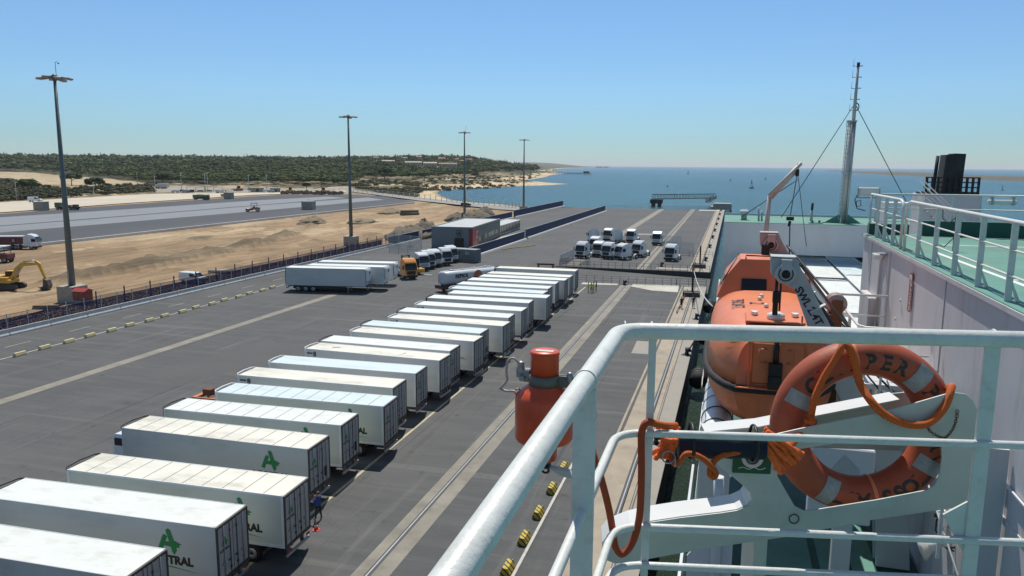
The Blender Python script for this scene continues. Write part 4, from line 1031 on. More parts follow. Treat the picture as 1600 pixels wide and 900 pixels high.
    def rim():
        mb = MB(); mb.tube([(-L - .02, -W, H - .03), (-L - .25, -W*.8, H + .03), (-L - .34, 0, H + .05), (-L - .25, W*.8, H + .03), (-L - .02, W, H - .03)], .05, 6); return mb
    part(('rimb', cooler == 'black', H), 'front_hood', rim, 'black' if cooler == 'black' else 'white_paint', t)
    if logo:
        part(('lg', H), 'emblem', lambda: logo_mb(.88, (PI/2, 0, 0), (-2.75, -W - .006, H - .98)), 'logo_green', t)
        part(('lt', H), 'lettering', lambda: MB().at((-2.7, -W - .006, H - 2.16), (PI/2, 0, 0)).text('ACOTRAL', .58, .008, bold=.03), 'logo_black', t)
        part(('ls', H), 'swoosh', lambda: MB().at((-2.4, -W - .006, H - 2.36), (PI/2, 0, 0)).prism([(-1.5, 0), (-.2, .07), (1.2, -.12), (-.2, .02)], 0, .01), 'logo_green', t)
    if text:
        mb = lambda: MB().at((-1.85, -W - .006, H - .78), (PI/2, 0, 0)).text(text[0], .5, .008, 'CENTER', .012).at((-1.75, -W - .006, H - 1.22), (PI/2, 0, 0)).text(text[1], .3, .008).at((-1.6, -W - .006, H - 1.75), (PI/2, 0, 0)).box(-.7, .5, 0, .05, 0, .004).box(-.3, .7, -.12, -.08, 0, .004)
        part(('tx', text), 'lettering', mb, 'logo_black', t)
    if mark:
        part(('mk', H), 'number_plate', lambda: MB().at((-L + .95, -W - .006, H - .66), (PI/2, 0, 0)).text('8', .62, .008, bold=.02).at((-L + .42, -W - .006, H - .4), (PI/2, 0, 0)).box(-.3, .3, -.06, .06, 0, .01), 'logo_black', t)
    return t
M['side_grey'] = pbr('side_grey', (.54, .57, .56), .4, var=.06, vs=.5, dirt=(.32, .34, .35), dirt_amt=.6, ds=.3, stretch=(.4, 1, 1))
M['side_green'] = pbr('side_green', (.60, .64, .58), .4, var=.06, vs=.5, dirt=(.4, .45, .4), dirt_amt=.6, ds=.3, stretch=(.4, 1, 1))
G2 = 'white trailers parked side by side along the quay'
# rear centre x, y, angle, roof, side, ribs, logo, rear logo, chassis, height, cooler, text, mark, label
ROW = [
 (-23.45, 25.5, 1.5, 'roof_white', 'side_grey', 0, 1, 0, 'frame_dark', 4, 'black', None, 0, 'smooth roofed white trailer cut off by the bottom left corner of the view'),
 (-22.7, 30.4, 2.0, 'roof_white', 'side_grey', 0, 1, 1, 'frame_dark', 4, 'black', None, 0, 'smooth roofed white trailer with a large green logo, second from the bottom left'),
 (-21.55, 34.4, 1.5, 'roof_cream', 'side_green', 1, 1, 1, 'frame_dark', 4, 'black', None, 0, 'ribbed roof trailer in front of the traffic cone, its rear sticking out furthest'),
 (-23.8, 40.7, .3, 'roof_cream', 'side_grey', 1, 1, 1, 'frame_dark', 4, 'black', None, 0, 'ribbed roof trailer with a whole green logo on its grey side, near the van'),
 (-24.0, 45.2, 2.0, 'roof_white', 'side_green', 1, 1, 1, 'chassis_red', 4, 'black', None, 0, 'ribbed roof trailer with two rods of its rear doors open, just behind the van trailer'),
 (-23.05, 49.7, 2.0, 'roof_cool', 'side_green', 1, 1, 1, 'chassis_red', 4, 'white_paint', None, 0, 'bluish ribbed roof trailer with red axles and the yellow dolly at its front'),
 (-24.25, 54.0, 1.2, 'roof_cream', 'trailer_side', 0, 0, 0, 'chassis_red', 4, 'white_paint', None, 1, 'cream roofed trailer with a front number, directly behind the last ribbed roof'),
 (-24.3, 58.6, 1.5, 'roof_cool', 'trailer_side', 0, 0, 1, 'frame_dark', 4, 'white_paint', None, 0, 'bluish smooth roofed trailer between two cream roofed ones in the middle of the row'),
 (-23.85, 61.5 + 1.6, -2, 'roof_cream', 'trailer_side', 0, 0, 0, 'chassis_red', 4, 'white_paint', None, 1, 'cream roofed trailer with a dark leaf shaped patch on its roof'),
 (-24.3, 66.9, -.8, 'roof_white', 'trailer_side', 0, 0, 1, 'frame_dark', 4, 'black', None, 0, 'grey white roofed trailer just before the one lettered on its side'),
 (-23.25, 70.9, -2.2, 'roof_cream', 'trailer_side', 0, 0, 0, 'frame_dark', 4, 'white_paint', ('RIO', 'ones'), 0, 'cream roofed trailer with black lettering on its side near the rear'),
 (-23.9, 74.8, -1.4, 'roof_cool', 'trailer_side', 0, 0, 0, 'frame_dark', 4, 'black', None, 0, 'bluish roofed trailer just behind the lettered one'),
 (-22.65, 78.9, -2.2, 'roof_cream', 'trailer_side', 0, 0, 0, 'frame_dark', 4, 'white_paint', None, 1, 'cream roofed trailer whose broad pale side shows above the head of the red canister'),
 (-23.45, 83.7, .6, 'roof_white', 'trailer_side', 0, 0, 0, 'chassis_red', 4, 'black', None, 0, 'white trailer, tenth from the far end of the row'),
 (-22.95, 87.6, -.8, 'roof_white', 'trailer_side', 0, 0, 0, 'frame_dark', 4, 'white_paint', None, 1, 'white trailer, ninth from the far end of the row'),
 (-23.6, 93.4, 1.2, 'roof_white', 'side_grey', 0, 0, 0, 'frame_dark', 4, 'black', None, 0, 'white roofed grey sided trailer, eighth from the far end of the row'),
 (-22.3, 97.6, 1.6, 'roof_white', 'trailer_side', 0, 0, 0, 'chassis_red', 4, 'black', None, 0, 'white trailer on a red undercarriage standing out of line, seventh from the far end'),
 (-23.55, 101.2, -1.5, 'roof_cool', 'trailer_side', 0, 0, 0, 'frame_dark', 4, 'white_paint', None, 1, 'bluish roofed trailer with its front mark showing, sixth from the far end'),
 (-23.75, 104.9, -.3, 'roof_white', 'trailer_side', 0, 0, 0, 'frame_dark', 4, 'black', None, 0, 'white trailer, fifth from the far end of the row'),
 (-23.85, 110.0, 1.0, 'roof_white', 'trailer_side', 0, 0, 0, 'frame_dark', 4, 'black', None, 0, 'white trailer, fourth from the far end of the row'),
 (-23.2, 113.6, .3, 'roof_white', 'side_grey', 0, 0, 0, 'frame_dark', 4, 'black', None, 0, 'white trailer, third from the far end of the row'),
 (-23.25, 117.6, -.5, 'roof_cream', 'trailer_side', 0, 0, 0, 'frame_dark', 4, 'black', None, 0, 'white trailer, second from the far end of the row'),
 (-23.6, 123.9, .8, 'roof_cream', 'side_grey', 0, 0, 0, 'frame_dark', 4, 'black', None, 0, 'last white trailer of the row, next to the tanker and the four people')]
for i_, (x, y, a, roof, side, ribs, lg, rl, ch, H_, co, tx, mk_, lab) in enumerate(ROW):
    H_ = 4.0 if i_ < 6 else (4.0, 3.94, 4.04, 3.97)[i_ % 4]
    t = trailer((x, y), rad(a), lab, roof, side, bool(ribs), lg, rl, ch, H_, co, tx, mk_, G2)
    if 'leaf shaped' in lab: obj('roof_patch', MB().prism([(-11.4, -.3), (-10.7, .1), (-10.9, .35), (-11.5, .1)], H_ + .002, H_ + .01).prism([(-4.3, -.6), (-3.9, .2), (-4.1, .3)], H_ + .002, H_ + .01), 'conc_block', t)
    if 'van trailer' in lab or 'whole green' in lab or 'lettered one' in lab: obj('door_latch', MB().box(.05, .1, .55, .72, 1.6, 2.2), 'black', t)
# three trailers on the left, fronts to the right
G3 = 'three trailers parked on the left of the quay road'
def front_trailer(x, y, a, lab, side='trailer_side', roof='roof_white'):
    c, s = math.cos(a), math.sin(a)   # x, y : front right end; rear is 13.6 m behind
    t = trailer((x - 13.6 * c, y - 13.6 * s), a + PI, lab, roof, side, False, None, False, 'frame_dark', 4.0, 'white_paint', None, False, G3)
    obj('unit_window', MB().box(-14.07, -14.04, -.3, .3, 3.1, 3.5), 'black', t)
    obj('side_skirt', MB().box(-10.3, -1.2, 1.1, 1.16, .55, 1.1).box(-10.3, -1.2, -1.16, -1.1, .55, 1.1), 'black', t)
front_trailer(-57.35, 115.25, rad(9.4), 'nearest of the three trailers on the left, its grey side facing us', 'side_grey')
front_trailer(-55.5, 118.6, rad(7.5), 'middle one of the three trailers on the left')
front_trailer(-56.2, 123.8, rad(9), 'farthest of the three trailers on the left, coupled next to the orange lorry')

# ---------------------------------------------------------------- lorry tractors
# local frame: front at x = +0, length to -6, cab faces +x
def tractor(loc, rot, label, paint='cab_white', grp=None, dark_low=True, style=0, z=0, fifth=True):
    t = thing('lorry_tractor', label, 'lorry', (*loc, z), rot, grp)
    W = 1.24
    def cab():
        mb = MB(); prof = [(-2.15, .75), (.0, .75), (.02, 1.0), (.0, 1.75), (-.14, 2.35), (-.42, 3.0), (-.62, 3.28), (-1.1, 3.55 + .15*style), (-2.1, 3.72 + .1*style), (-2.15, 3.6)]
        n = len(prof); rings = []
        for y, ins in ((-W, .10), (-W + .12, 0), (W - .12, 0), (W, .10)):
            rings.append([(x + (-ins if x > -1 else ins * .5), y if z < 2.4 else y * .95, z - (ins * .8 if z > 3 else 0)) for x, z in prof])
        mb.loft(rings, True, True, False); return mb
    c = part(('cab', paint, style), 'cab', cab, paint, t)
    part(('wsh',), 'windscreen', lambda: MB().loft([[(.05, y, 1.72), (-.075, y, 2.36), (-.32, y * .94, 2.92), (-.5, y * .94, 2.92), (-.2, y, 1.72)] for y in (-1.12, 1.12)], True, True, False), 'glass_dark', t)
    for s in (-1, 1):
        part(('sw', s), 'side_window', lambda: MB().prism([(-.28, 1.85), (-1.25, 1.85), (-1.25, 2.6), (-.5, 2.6)], s * W - .01, s * W + .02, 'y'), 'glass_dark', t)
        part(('mir', s), 'mirror', lambda: MB().box(-.25, -.1, s*1.52 - .1, s*1.52 + .1, 1.9, 2.6, .03).tube([(-.2, s*1.2, 2.6), (-.18, s*1.5, 2.65)], .03, 5).tube([(-.2, s*1.2, 1.9), (-.18, s*1.5, 1.95)], .03, 5), 'black', t)
        part(('hl', s), 'headlight', lambda: MB().box(-.02, .055, s*.95 - .2, s*.95 + .2, .72, .92, .02), 'lamp_white', t)
        part(('dsk', s, paint), 'side_fairing', lambda: MB().box(-3.1, -2.16, s*W - .09 if s > 0 else s*W + .04, s*W - .04 if s > 0 else s*W + .09, .8, 3.3), paint, t)
    part(('gr', style), 'grille', lambda: MB().box(-.02, .05, -.85, .85, .95, 1.6, .02).box(.05, .06, -.8, .8, 1.12, 1.16).box(.05, .06, -.8, .8, 1.32, 1.36), 'black' if style else 'door_grey', t)
    part(('bmp', paint), 'bumper', lambda: MB().box(-.3, .08, -1.22, 1.22, .34, .86, .06), 'black' if style == 1 else paint, t)
    part(('vis',), 'sun_visor', lambda: MB().box(-.5, -.2, -1.05, 1.05, 2.98, 3.04, .02), 'glass_dark', t)
    part(('chs',), 'chassis', lambda: MB().box(-6.0, -.4, -.45, -.3, .72, .95).box(-6.0, -.4, .3, .45, .72, .95).box(-3.6, -2.3, -1.15, -.5, .45, 1.0, .05).box(-3.6, -2.3, .5, 1.15, .45, 1.0, .05), 'frame_dark', t)
    if fifth:
        part(('tank',), 'fuel_tank', lambda: MB().lathe([(.05, -.65), (.3, -.65), (.3, .65), (.05, .65)], 14, 'x').at((0, 0, 0)), 'steel', t, (-3.0, -.95, .72))
        part(('fw',), 'fifth_wheel', lambda: MB().box(-5.2, -4.3, -.42, .42, .96, 1.1, .03).box(-5.4, -4.2, -.5, .5, .951, .99), 'grease', t)
    for s in (-1, 1):
        part_wheel(t, (-1.35, s * 1.03, .5)); part_wheel(t, (-4.9, s * .93, .5), .5, .6)
        part(('fend', s, paint), 'fender', lambda: MB().torus(.62, .05, 10, 4, 0, PI, 'y', .3), 'white_paint' if paint == 'cab_white' else 'black', t, (-4.9, s * .93, .5))
    return t
G4 = 'white tractors parked on the far quay'
FAR = [((905.5, 404), 14, 1, 'white tractor at the left front corner of the far park, beside the mesh panels'),
       ((926.5, 393), 14, 0, 'white tractor second in the left column of the far park, partly hidden'),
       ((932, 402), 12, 0, 'white tractor in the tight pair left of the side-on one, its left half showing'),
       ((946, 405), 20, 1, 'white tractor squeezed directly left of the side-on one'),
       ((965, 406), 38, 0, 'white tractor turned nearly side-on at the front of the far park, bare chassis behind it'),
       ((993, 402), 20, 1, 'white tractor right of the side-on one, just left of the rail strip'),
       ((948, 377.5), 10, 0, 'white tractor in the back row of the far park, left of three'),
       ((960, 379), 150, 0, 'white tractor in the back row seen from behind its cab, beside the leftmost back one'),
       ((984, 379), 12, 0, 'white tractor in the back row, right of three'),
       ((1025, 383.5), 8, 0, 'white tractor standing apart at the upper right of the far park'),
       ((1045, 408.5), 14, 1, 'white tractor with dark grille standing right of the rail strip'),
       ((924, 378), 150, 1, 'white tractor at the back left of the far park, facing away')]
for (px, py), yaw, st, lab in FAR:
    p = spot(px, py); tractor((p.x, p.y), rad(-90 - yaw), lab, 'cab_white', G4, style=st)
G5 = 'white tractors parked in a slanted row by the container'
for (px, py), st, lab in [((664, 424), 0, 'white tractor at the near left end of the slanted row beside the container'), ((673.5, 421), 1, 'white tractor, second in the slanted row beside the container'), ((683, 418), 0, 'white tractor, third in the slanted row beside the container'),
                          ((700, 415.5), 1, 'white tractor, fourth in the slanted row, a gap on its left'), ((709, 411), 0, 'white tractor at the far end of the slanted row, touching the grey container in view')]:
    p = spot(px, py); tractor((p.x, p.y), rad(-38), lab, 'cab_white', G5, style=st)
tractor((-56.0, 130.6), rad(-50), 'bright orange lorry cab beside the farthest of the three left trailers', 'orange_cab', style=1)
# dark red terminal tractor / reach machine
p = spot(650, 428)
t = thing('terminal_tractor', 'dark terminal tractor with red and yellow parts between the orange cab and the white row', 'machine', (p.x, p.y, 0), rad(-40))
obj('cab', MB().box(-2.2, -.6, -.1, 1.1, 1.0, 2.9, .05), 'glass_dark', t); obj('chassis', MB().box(-5.2, 0, -1.15, 1.15, .6, 1.0, .04).box(-.6, 0, -1.1, 1.1, 1.002, 1.5, .04), 'truck_red', t)
obj('mast', MB().box(-4.6, -4.3, -.9, -.7, 1.0, 3.3).box(-4.6, -4.3, .7, .9, 1.0, 3.3).box(-4.6, -4.3, -.7, .7, 3.0, 3.2), 'frame_dark', t)
obj('counterweight', MB().box(.1, 1.9, -1.0, 1.0, .5, 1.25, .1), 'machine_yellow', t)
for x in (-.8, -4.2):
    for s in (-1, 1): part_wheel(t, (x, s * 1.0, .5))
t = thing('steel_ramp', 'small steel drive-on plate lying on the asphalt before the white row', 'ramp', (*spot(667, 430)[:2], 0), rad(-10)); obj('plate', MB().box(-1.2, 1.2, -.5, .5, .05, .1), 'steel', t); obj('rib', MB().box(-1.1, 1.1, -.45, -.38, 0, .048).box(-1.1, 1.1, .38, .45, 0, .048), 'rust', t)

# ---- tanker
a = spot(690, 424, 3.5); b_ = spot(771, 416, 3.4); ang = math.atan2(b_.y - a.y, b_.x - a.x)
t = thing('tank_trailer', 'white tank trailer with an orange disc at the far end of the trailer row', 'tanker', (a.x, a.y, 0), ang)
mb = MB(); n = 28
def tsec(x, w, h): return [(x, w * math.copysign(abs(math.cos(q)) ** .75, math.cos(q)), 2.35 + h * math.copysign(abs(math.sin(q)) ** .75, math.sin(q))) for q in [2 * PI * k / n for k in range(n)]]
mb.loft([tsec(.0, .9, .85), tsec(.12, 1.18, 1.08), tsec(.3, 1.22, 1.15), tsec(6, 1.22, 1.12), tsec(11.3, 1.2, 1.05), tsec(11.6, 1.1, .95), tsec(11.7, .8, .7)])
M['tank_paint'] = pbr('tank_paint', (.66, .68, .70), .28, var=.04, vs=.5, dirt=(.4, .4, .4), dirt_amt=.3)
obj('tank', mb, 'tank_paint', t)
obj('walkway', MB().box(.5, 11, -.3, .3, 3.47, 3.53).tube([(.4, -.5, 3.5), (11, -.5, 3.5)], .03, 5).tube([(.4, .5, 3.5), (11, .5, 3.5)], .03, 5), 'steel', t)
for x in (2, 4.5, 7, 9.5): obj('hatch', MB().at((x, 0, 0)).lathe([(.28, 3.48), (.28, 3.62), (.2, 3.66), (.01, 3.66)], 14), 'steel', t)
def wrap(x0, x1, z0, z1, mat, name, txt=None, k=10):
    pass
yl = -1.235
obj('lettering', MB().at((3.4, yl - .0, 2.3), (PI/2, 0, 0)).text('REPSOL', .85, .02, bold=.03), 'logo_black', t)
d_ = obj('emblem', MB().at((6.9, yl - .005, 2.35), (PI/2, 0, 0)).prism([(math.cos(q) * .95, math.sin(q) * .95) for q in [PI * k / 16 for k in range(17)]], 0, .02), 'machine_orange', t)
obj('emblem_base', MB().at((6.9, yl - .005, 2.3), (PI/2, 0, 0)).prism([(-math.cos(q) * .95, -math.sin(q) * .95) for q in [PI * k / 16 for k in range(17)]], 0, .02), 'sign_red', d_)
obj('rear_ladder', MB().tube([(-.15, .3, .8), (-.15, .3, 3.5)], .03, 5).tube([(-.15, .7, .8), (-.15, .7, 3.5)], .03, 5), 'steel', t)
obj('rear_frame', MB().box(-.5, .4, -1.2, 1.2, .55, .95, .05).box(-.55, -.4, -1.2, 1.2, .95, 1.15).box(.2, 11, -.5, .5, .9, 1.25), 'frame_dark', t)
obj('tail_board', MB().box(-.58, -.56, -1.15, 1.15, .62, .9), 'sign_red', t)
for x in (1.2, 2.5, 3.8):
    for s in (-1, 1): part_wheel(t, (x, s * 1.0, .5))
for s in (-1, 1): obj('side_rail', MB().box(4.6, 9.5, s*1.1 - .03, s*1.1 + .03, .6, 1.0), 'steel', t)

# ---- vans and cars
def van(loc, rot, label, s=1., paint='cab_white', z=0, cat='van', name='van', Lf=5.0, hh=1.95, grp=None):
    t = thing(name, label, cat, (loc[0], loc[1], z), rot, grp); t.scale = (s, s, s)
    prof = [(-Lf, .45), (0, .45), (.02, .8), (-.12, 1.05), (-.85, 1.22), (-1.55, hh - .1), (-1.9, hh), (-Lf + .1, hh), (-Lf, hh - .2)]
    W = .93
    def f():
        mb = MB(); rings = []
        for y, k in ((-W, 1), (-W + .1, 0), (W - .1, 0), (W, 1)): rings.append([(x - .05 * k * (1 if x > -2 else -1), y * (1 if z < 1.2 else .9), z - .04 * k * (z > 1.6)) for x, z in prof])
        return mb.loft(rings, True, True, False)
    part(('van', paint, Lf, hh), 'body', f, paint, t)
    part(('vw', hh), 'windscreen', lambda: MB().add([(-.84, -.78, 1.26), (-.84, .78, 1.26), (-1.5, .72, hh - .12), (-1.5, -.72, hh - .12), (-.95, -.78, 1.2), (-.95, .78, 1.2), (-1.6, .72, hh - .14), (-1.6, -.72, hh - .14)], [(0, 1, 2, 3), (0, 4, 5, 1), (2, 6, 7, 3), (0, 3, 7, 4), (1, 5, 6, 2)]), 'glass_dark', t)
    for sd in (-1, 1):
        part(('vs', sd, Lf, hh), 'side_window', lambda: MB().prism([(-1.0, 1.22), (-2.5, 1.22), (-2.5, hh - .2), (-1.6, hh - .2)], sd * (W * .96) - .04, sd * (W * .96) + .02, 'y'), 'glass_dark', t)
        part(('vb', sd, Lf, hh), 'rear_window', lambda: MB().box(-Lf - .03, -Lf + .02, min(sd*.08, sd*.72), max(sd*.08, sd*.72), 1.15, hh - .25, .01), 'glass_dark', t)
        part(('vh', sd), 'headlight', lambda: MB().box(-.12, .03, sd*.7 - .15, sd*.7 + .15, .75, .95, .02), 'lamp_white', t)
        for x in (-.9, -Lf + 1.0): part_wheel(t, (x, sd * .84, .33), .33, .22)
    return t
vp = spot(172, 702); van((-40.0, 45.0), rad(5), 'white van peeping out from behind the front of a ribbed trailer') if False else None
van((-40.65, 47.8), rad(90), 'white van peeping out past the front end of a ribbed roof trailer', 1.0)
bpy.context.view_layer.update()
van((-88.5, 114.4), rad(-6), 'white panel van parked in the sand just behind the blue mesh fence', 1.0)
# yellow dolly
t = thing('yellow_dolly', 'yellow steel dolly sticking out beside the front of the bluish ribbed trailer', 'dolly', (-38.5, 53.4, 0), rad(180))
obj('frame', MB().box(0, 4.0, -.9, -.72, 1.5, 1.75).box(0, 4.0, .72, .9, 1.5, 1.75).box(3.6, 4.0, -.72, .72, 1.5, 1.75).box(1.6, 2, -.72, .72, 1.5, 1.75), 'machine_orange', t)
obj('gooseneck', MB().box(2.6, 3.4, -.3, .3, 1.752, 2.3, .04), 'rust', t)
for x in (1.2, ):
    for s in (-1, 1): part_wheel(t, (x, s * .9, .5))
for s in (-1, 1): obj('leg', MB().box(3.6, 3.75, s*.8-.07, s*.8+.07, 0, 1.498), 'machine_orange', t)
# traffic cone
t = thing('traffic_cone', 'red traffic cone on the asphalt beside the rear of the nearest trailers', 'cone', (*spot(494, 828)[:2], .004)); t.scale = (.75, .75, .75)
obj('cone', MB().lathe([(.19, .04), (.14, .2), (.03, .62), (.02, .66)], 16), 'cone_red', t); obj('band', MB().lathe([(.13, .26), (.094, .4)], 16), 'house_white', t); obj('base', MB().box(-.26, .26, -.26, .26, 0, .04, .01), 'cone_red', t)

# ---------------------------------------------------------------- people, far off on the quay
def person(loc, rot, label, top='cloth_dark', legs='cloth_dark', pose=0, cap=None, grp=None, z=0):
    key = ('person', top, legs, pose)
    if key not in _MESH:
        J = {'pel': (0, 0, .95, .15), 'wai': (.02, 0, 1.12, .14), 'che': (.02, 0, 1.36, .17), 'nek': (.01, 0, 1.50, .065), 'hd': (.03, 0, 1.64, .10), 'ht': (.02, 0, 1.74, .075)}
        st = (0, .12, -.1)[pose] if pose < 3 else 0
        for s, q in ((-1, 'l'), (1, 'r')):
            f = st * s
            J['hp' + q] = (0, s*.10, .90, .10); J['kn' + q] = (f*.6 + .03, s*.12, .50, .065); J['an' + q] = (f, s*.13, .09, .045); J['to' + q] = (f + .17, s*.15, .04, .035)
            J['sh' + q] = (0, s*.19, 1.43, .065)
            if pose == 1: J['el' + q] = (.08, s*.30, 1.18, .045); J['wr' + q] = (.28, s*.20, 1.14, .035); J['ha' + q] = (.36, s*.17, 1.15, .035)
            else: J['el' + q] = (-.03 + f*.3, s*.27, 1.15, .045); J['wr' + q] = (.06 + f*.4, s*.27, .92, .033); J['ha' + q] = (.09 + f*.5, s*.26, .84, .035)
        E = [('pel', 'wai'), ('wai', 'che'), ('che', 'nek'), ('nek', 'hd'), ('hd', 'ht')]
        for q in 'lr': E += [('pel', 'hp' + q), ('hp' + q, 'kn' + q), ('kn' + q, 'an' + q), ('an' + q, 'to' + q), ('che', 'sh' + q), ('sh' + q, 'el' + q), ('el' + q, 'wr' + q), ('wr' + q, 'ha' + q)]
        K = list(J); me = bpy.data.meshes.new('body'); me.from_pydata([J[k][:3] for k in K], [(K.index(a), K.index(b)) for a, b in E], [])
        ob = bpy.data.objects.new('body', me); COL.objects.link(ob); ob.modifiers.new('s', 'SKIN'); ob.modifiers.new('u', 'SUBSURF').levels = 1
        for i, k in enumerate(K): me.skin_vertices[0].data[i].radius = (J[k][3], J[k][3]); me.skin_vertices[0].data[i].use_root = (k == 'pel')
        bpy.context.view_layer.update()
        m2 = bpy.data.meshes.new_from_object(ob.evaluated_get(bpy.context.evaluated_depsgraph_get())); bpy.data.objects.remove(ob)
        for q in (top, legs, 'skin', 'black'): m2.materials.append(M[q])
        for p in m2.polygons:
            c = p.center; hand = abs(c.y) > .2 and c.z < .95 or (pose == 1 and c.x > .29 and c.z > 1.05)
            p.material_index = 2 if (c.z > 1.5 or hand) else 0 if c.z > .93 else 3 if c.z < .1 else 1; p.use_smooth = True
        m2.name = 'body'; _MESH[key] = m2
    t = thing('person', label, 'person', (*loc, z), rot, grp)
    obj('body', _MESH[key], None, t)
    part(('hair', cap), 'hair' if not cap else 'helmet', lambda: MB().at((.0, 0, 1.71)).ball(.115, 12, 8, sc=(1.05, .95, .85)), cap or 'frame_dark', t)
    part(('face',), 'face', lambda: MB().box(.115, .135, -.045, -.02, 1.645, 1.66).box(.115, .135, .02, .045, 1.645, 1.66).prism([(.11, 1.61), (.15, 1.615), (.118, 1.65)], -.012, .012, 'y').box(.105, .125, -.03, .03, 1.575, 1.583), 'frame_dark', t)
    return t
G6 = 'workers in yellow vests standing in a group by the last trailer'
for i, ((px, py), r_, top, pose, lab) in enumerate([((919, 456.5), 0, 'hivis', 0, 'person in yellow vest at the left of the group by the last trailer'), ((924, 457.5), 90, 'hivis', 1, 'person in yellow jacket in the middle of the group by the last trailer'), ((927.5, 457), 200, 'hivis', 1, 'person in yellow vest second from the right in the group by the last trailer'), ((931.5, 455), 180, 'cloth_dark', 0, 'person in dark clothes at the right of the group by the last trailer')]):
    p = spot(px, py); person((p.x, p.y), rad(r_), lab, top, 'cloth_dark' if i % 2 else 'hivis', pose, None, G6)
p = spot(1064.5, 482); person((p.x, p.y), rad(-60), 'person in black walking along the apron, left of the berthing post', 'cloth_dark', 'cloth_dark', 2, None, z=.006)
p = spot(1083, 481); person((p.x, p.y), rad(90), 'person in black close to the berthing post at the quay edge', 'black', 'black', 0, None, z=.006)
p = spot(1057, 442); person((p.x, p.y), rad(180), 'person with a pale helmet behind the near ramp railing', 'door_grey', 'cloth_dark', 0, 'lamp_white', z=-.75)
p = spot(975, 403); person((p.x, p.y + 2), rad(-90), 'person in dark clothes left of two between the tractors of the far park', 'cloth_dark', 'cloth_dark', 0, None, 'two people between the parked tractors')
p = spot(978.5, 403); person((p.x, p.y + 2), rad(-120), 'person in dark clothes right of two between the tractors of the far park', 'cloth_dark', 'cloth_blue', 1, None, 'two people between the parked tractors')
person((-22.75, 38.6), rad(170), 'person in a blue shirt half hidden behind the ribbed trailer by the cone', 'cloth_blue', 'cloth_dark', 1)

# ---------------------------------------------------------------- work site machines
def gz(x, y): return hz(x, y)
# excavator
ex, ey = -117.5, 103.0
ex0 = spot(12, 452)
t = thing('excavator', 'yellow excavator digging with its bucket on the ground, at the left edge of the sand', 'excavator', (ex0.x, ex0.y, gz(ex0.x, ex0.y) + .05), rad(15))
for s in (-1, 1):
    def trk():
        mb = MB(); r = .48; pts = [(1.9 + r*math.cos(q), r + r*math.sin(q)) for q in np.linspace(-PI/2, PI/2, 9)] + [(-1.9 + r*math.cos(q), r + r*math.sin(q)) for q in np.linspace(PI/2, 3*PI/2, 9)]
        mb.prism(pts, -.3, .3, 'y')
        for k in range(20): mb.box(-1.9 + k*.2, -1.82 + k*.2, -.32, .32, .95, 1.0)
        return mb
    tr = part(('track',), 'track', trk, 'frame_dark', t, (0, s * 1.2, 0))
    for k in range(5): part(('trw',), 'track_wheel', lambda: MB().lathe([(.2, -.33), (.2, .33)], 12, 'y'), 'rust', tr, (-1.6 + k * .8, 0, .35))
obj('undercarriage', MB().box(-1.2, 1.2, -.95, .95, .35, .85, .05).lathe([(.7, .85), (.7, 1.08)], 16), 'frame_dark', t)
h_ = obj('house', MB().box(-2.3, 1.3, -1.35, 1.35, 1.1, 1.7, .08).box(-2.35, -.6, -1.35, 1.35, 1.7, 2.35, .15).box(-.6, .9, -1.3, -.6, 1.7, 2.1, .06), 'machine_yellow', t)
cb = obj('cab', MB().box(-.5, 1.25, .35, 1.35, 1.702, 3.0, .08), 'machine_yellow', t); obj('window', MB().box(1.22, 1.27, .42, 1.28, 1.9, 2.9).box(-.4, 1.1, 1.33, 1.37, 2.1, 2.9).box(-.4, 1.1, .33, .37, 2.1, 2.9), 'glass_dark', cb)
def beam(pts, w, hs):
    mb = MB(); rings = []
    for i, ((x, z), h) in enumerate(zip(pts, hs)):
        a = Vector(pts[max(i - 1, 0)]); b = Vector(pts[min(i + 1, len(pts) - 1)]); n = (b - a).normalized(); nx, nz = -n.y, n.x
        rings.append([(x + nx*h/2, -w/2, z + nz*h/2), (x + nx*h/2, w/2, z + nz*h/2), (x - nx*h/2, w/2, z - nz*h/2), (x - nx*h/2, -w/2, z - nz*h/2)])
    return mb.loft(rings, True, True, False)
obj('boom', beam([(.9, 1.6), (1.9, 3.3), (2.9, 4.2), (5.6, 4.3)], .45, [.5, .75, .7, .35]), 'machine_yellow', t)
obj('stick', beam([(5.1, 4.75), (5.7, 4.2), (6.6, 1.7)], .35, [.3, .55, .3]), 'machine_yellow', t)
bk = obj('bucket', MB().prism([(6.45, 1.9), (7.0, 1.6), (7.3, .7), (7.0, .05), (6.2, .0), (5.6, .35), (6.3, .6), (6.4, 1.2)], -.6, .6, 'y'), 'frame_dark', t)
for k in range(5): obj('tooth', MB().box(5.4, 5.65, -.55 + k*.25, -.47 + k*.25, .28, .38), 'steel', bk)
obj('ram', MB().tube([(1.3, 1.6, .0), (1.3, 1.6, .0)], .01, 4).tube([(1.2, -.35, 1.7), (2.5, -.35, 3.6)], .1, 8).tube([(1.2, .35, 1.7), (2.5, .35, 3.6)], .1, 8).tube([(3.0, 0, 4.6), (5.1, 0, 4.85)], .1, 8), 'steel', t)
mb = MB(); 
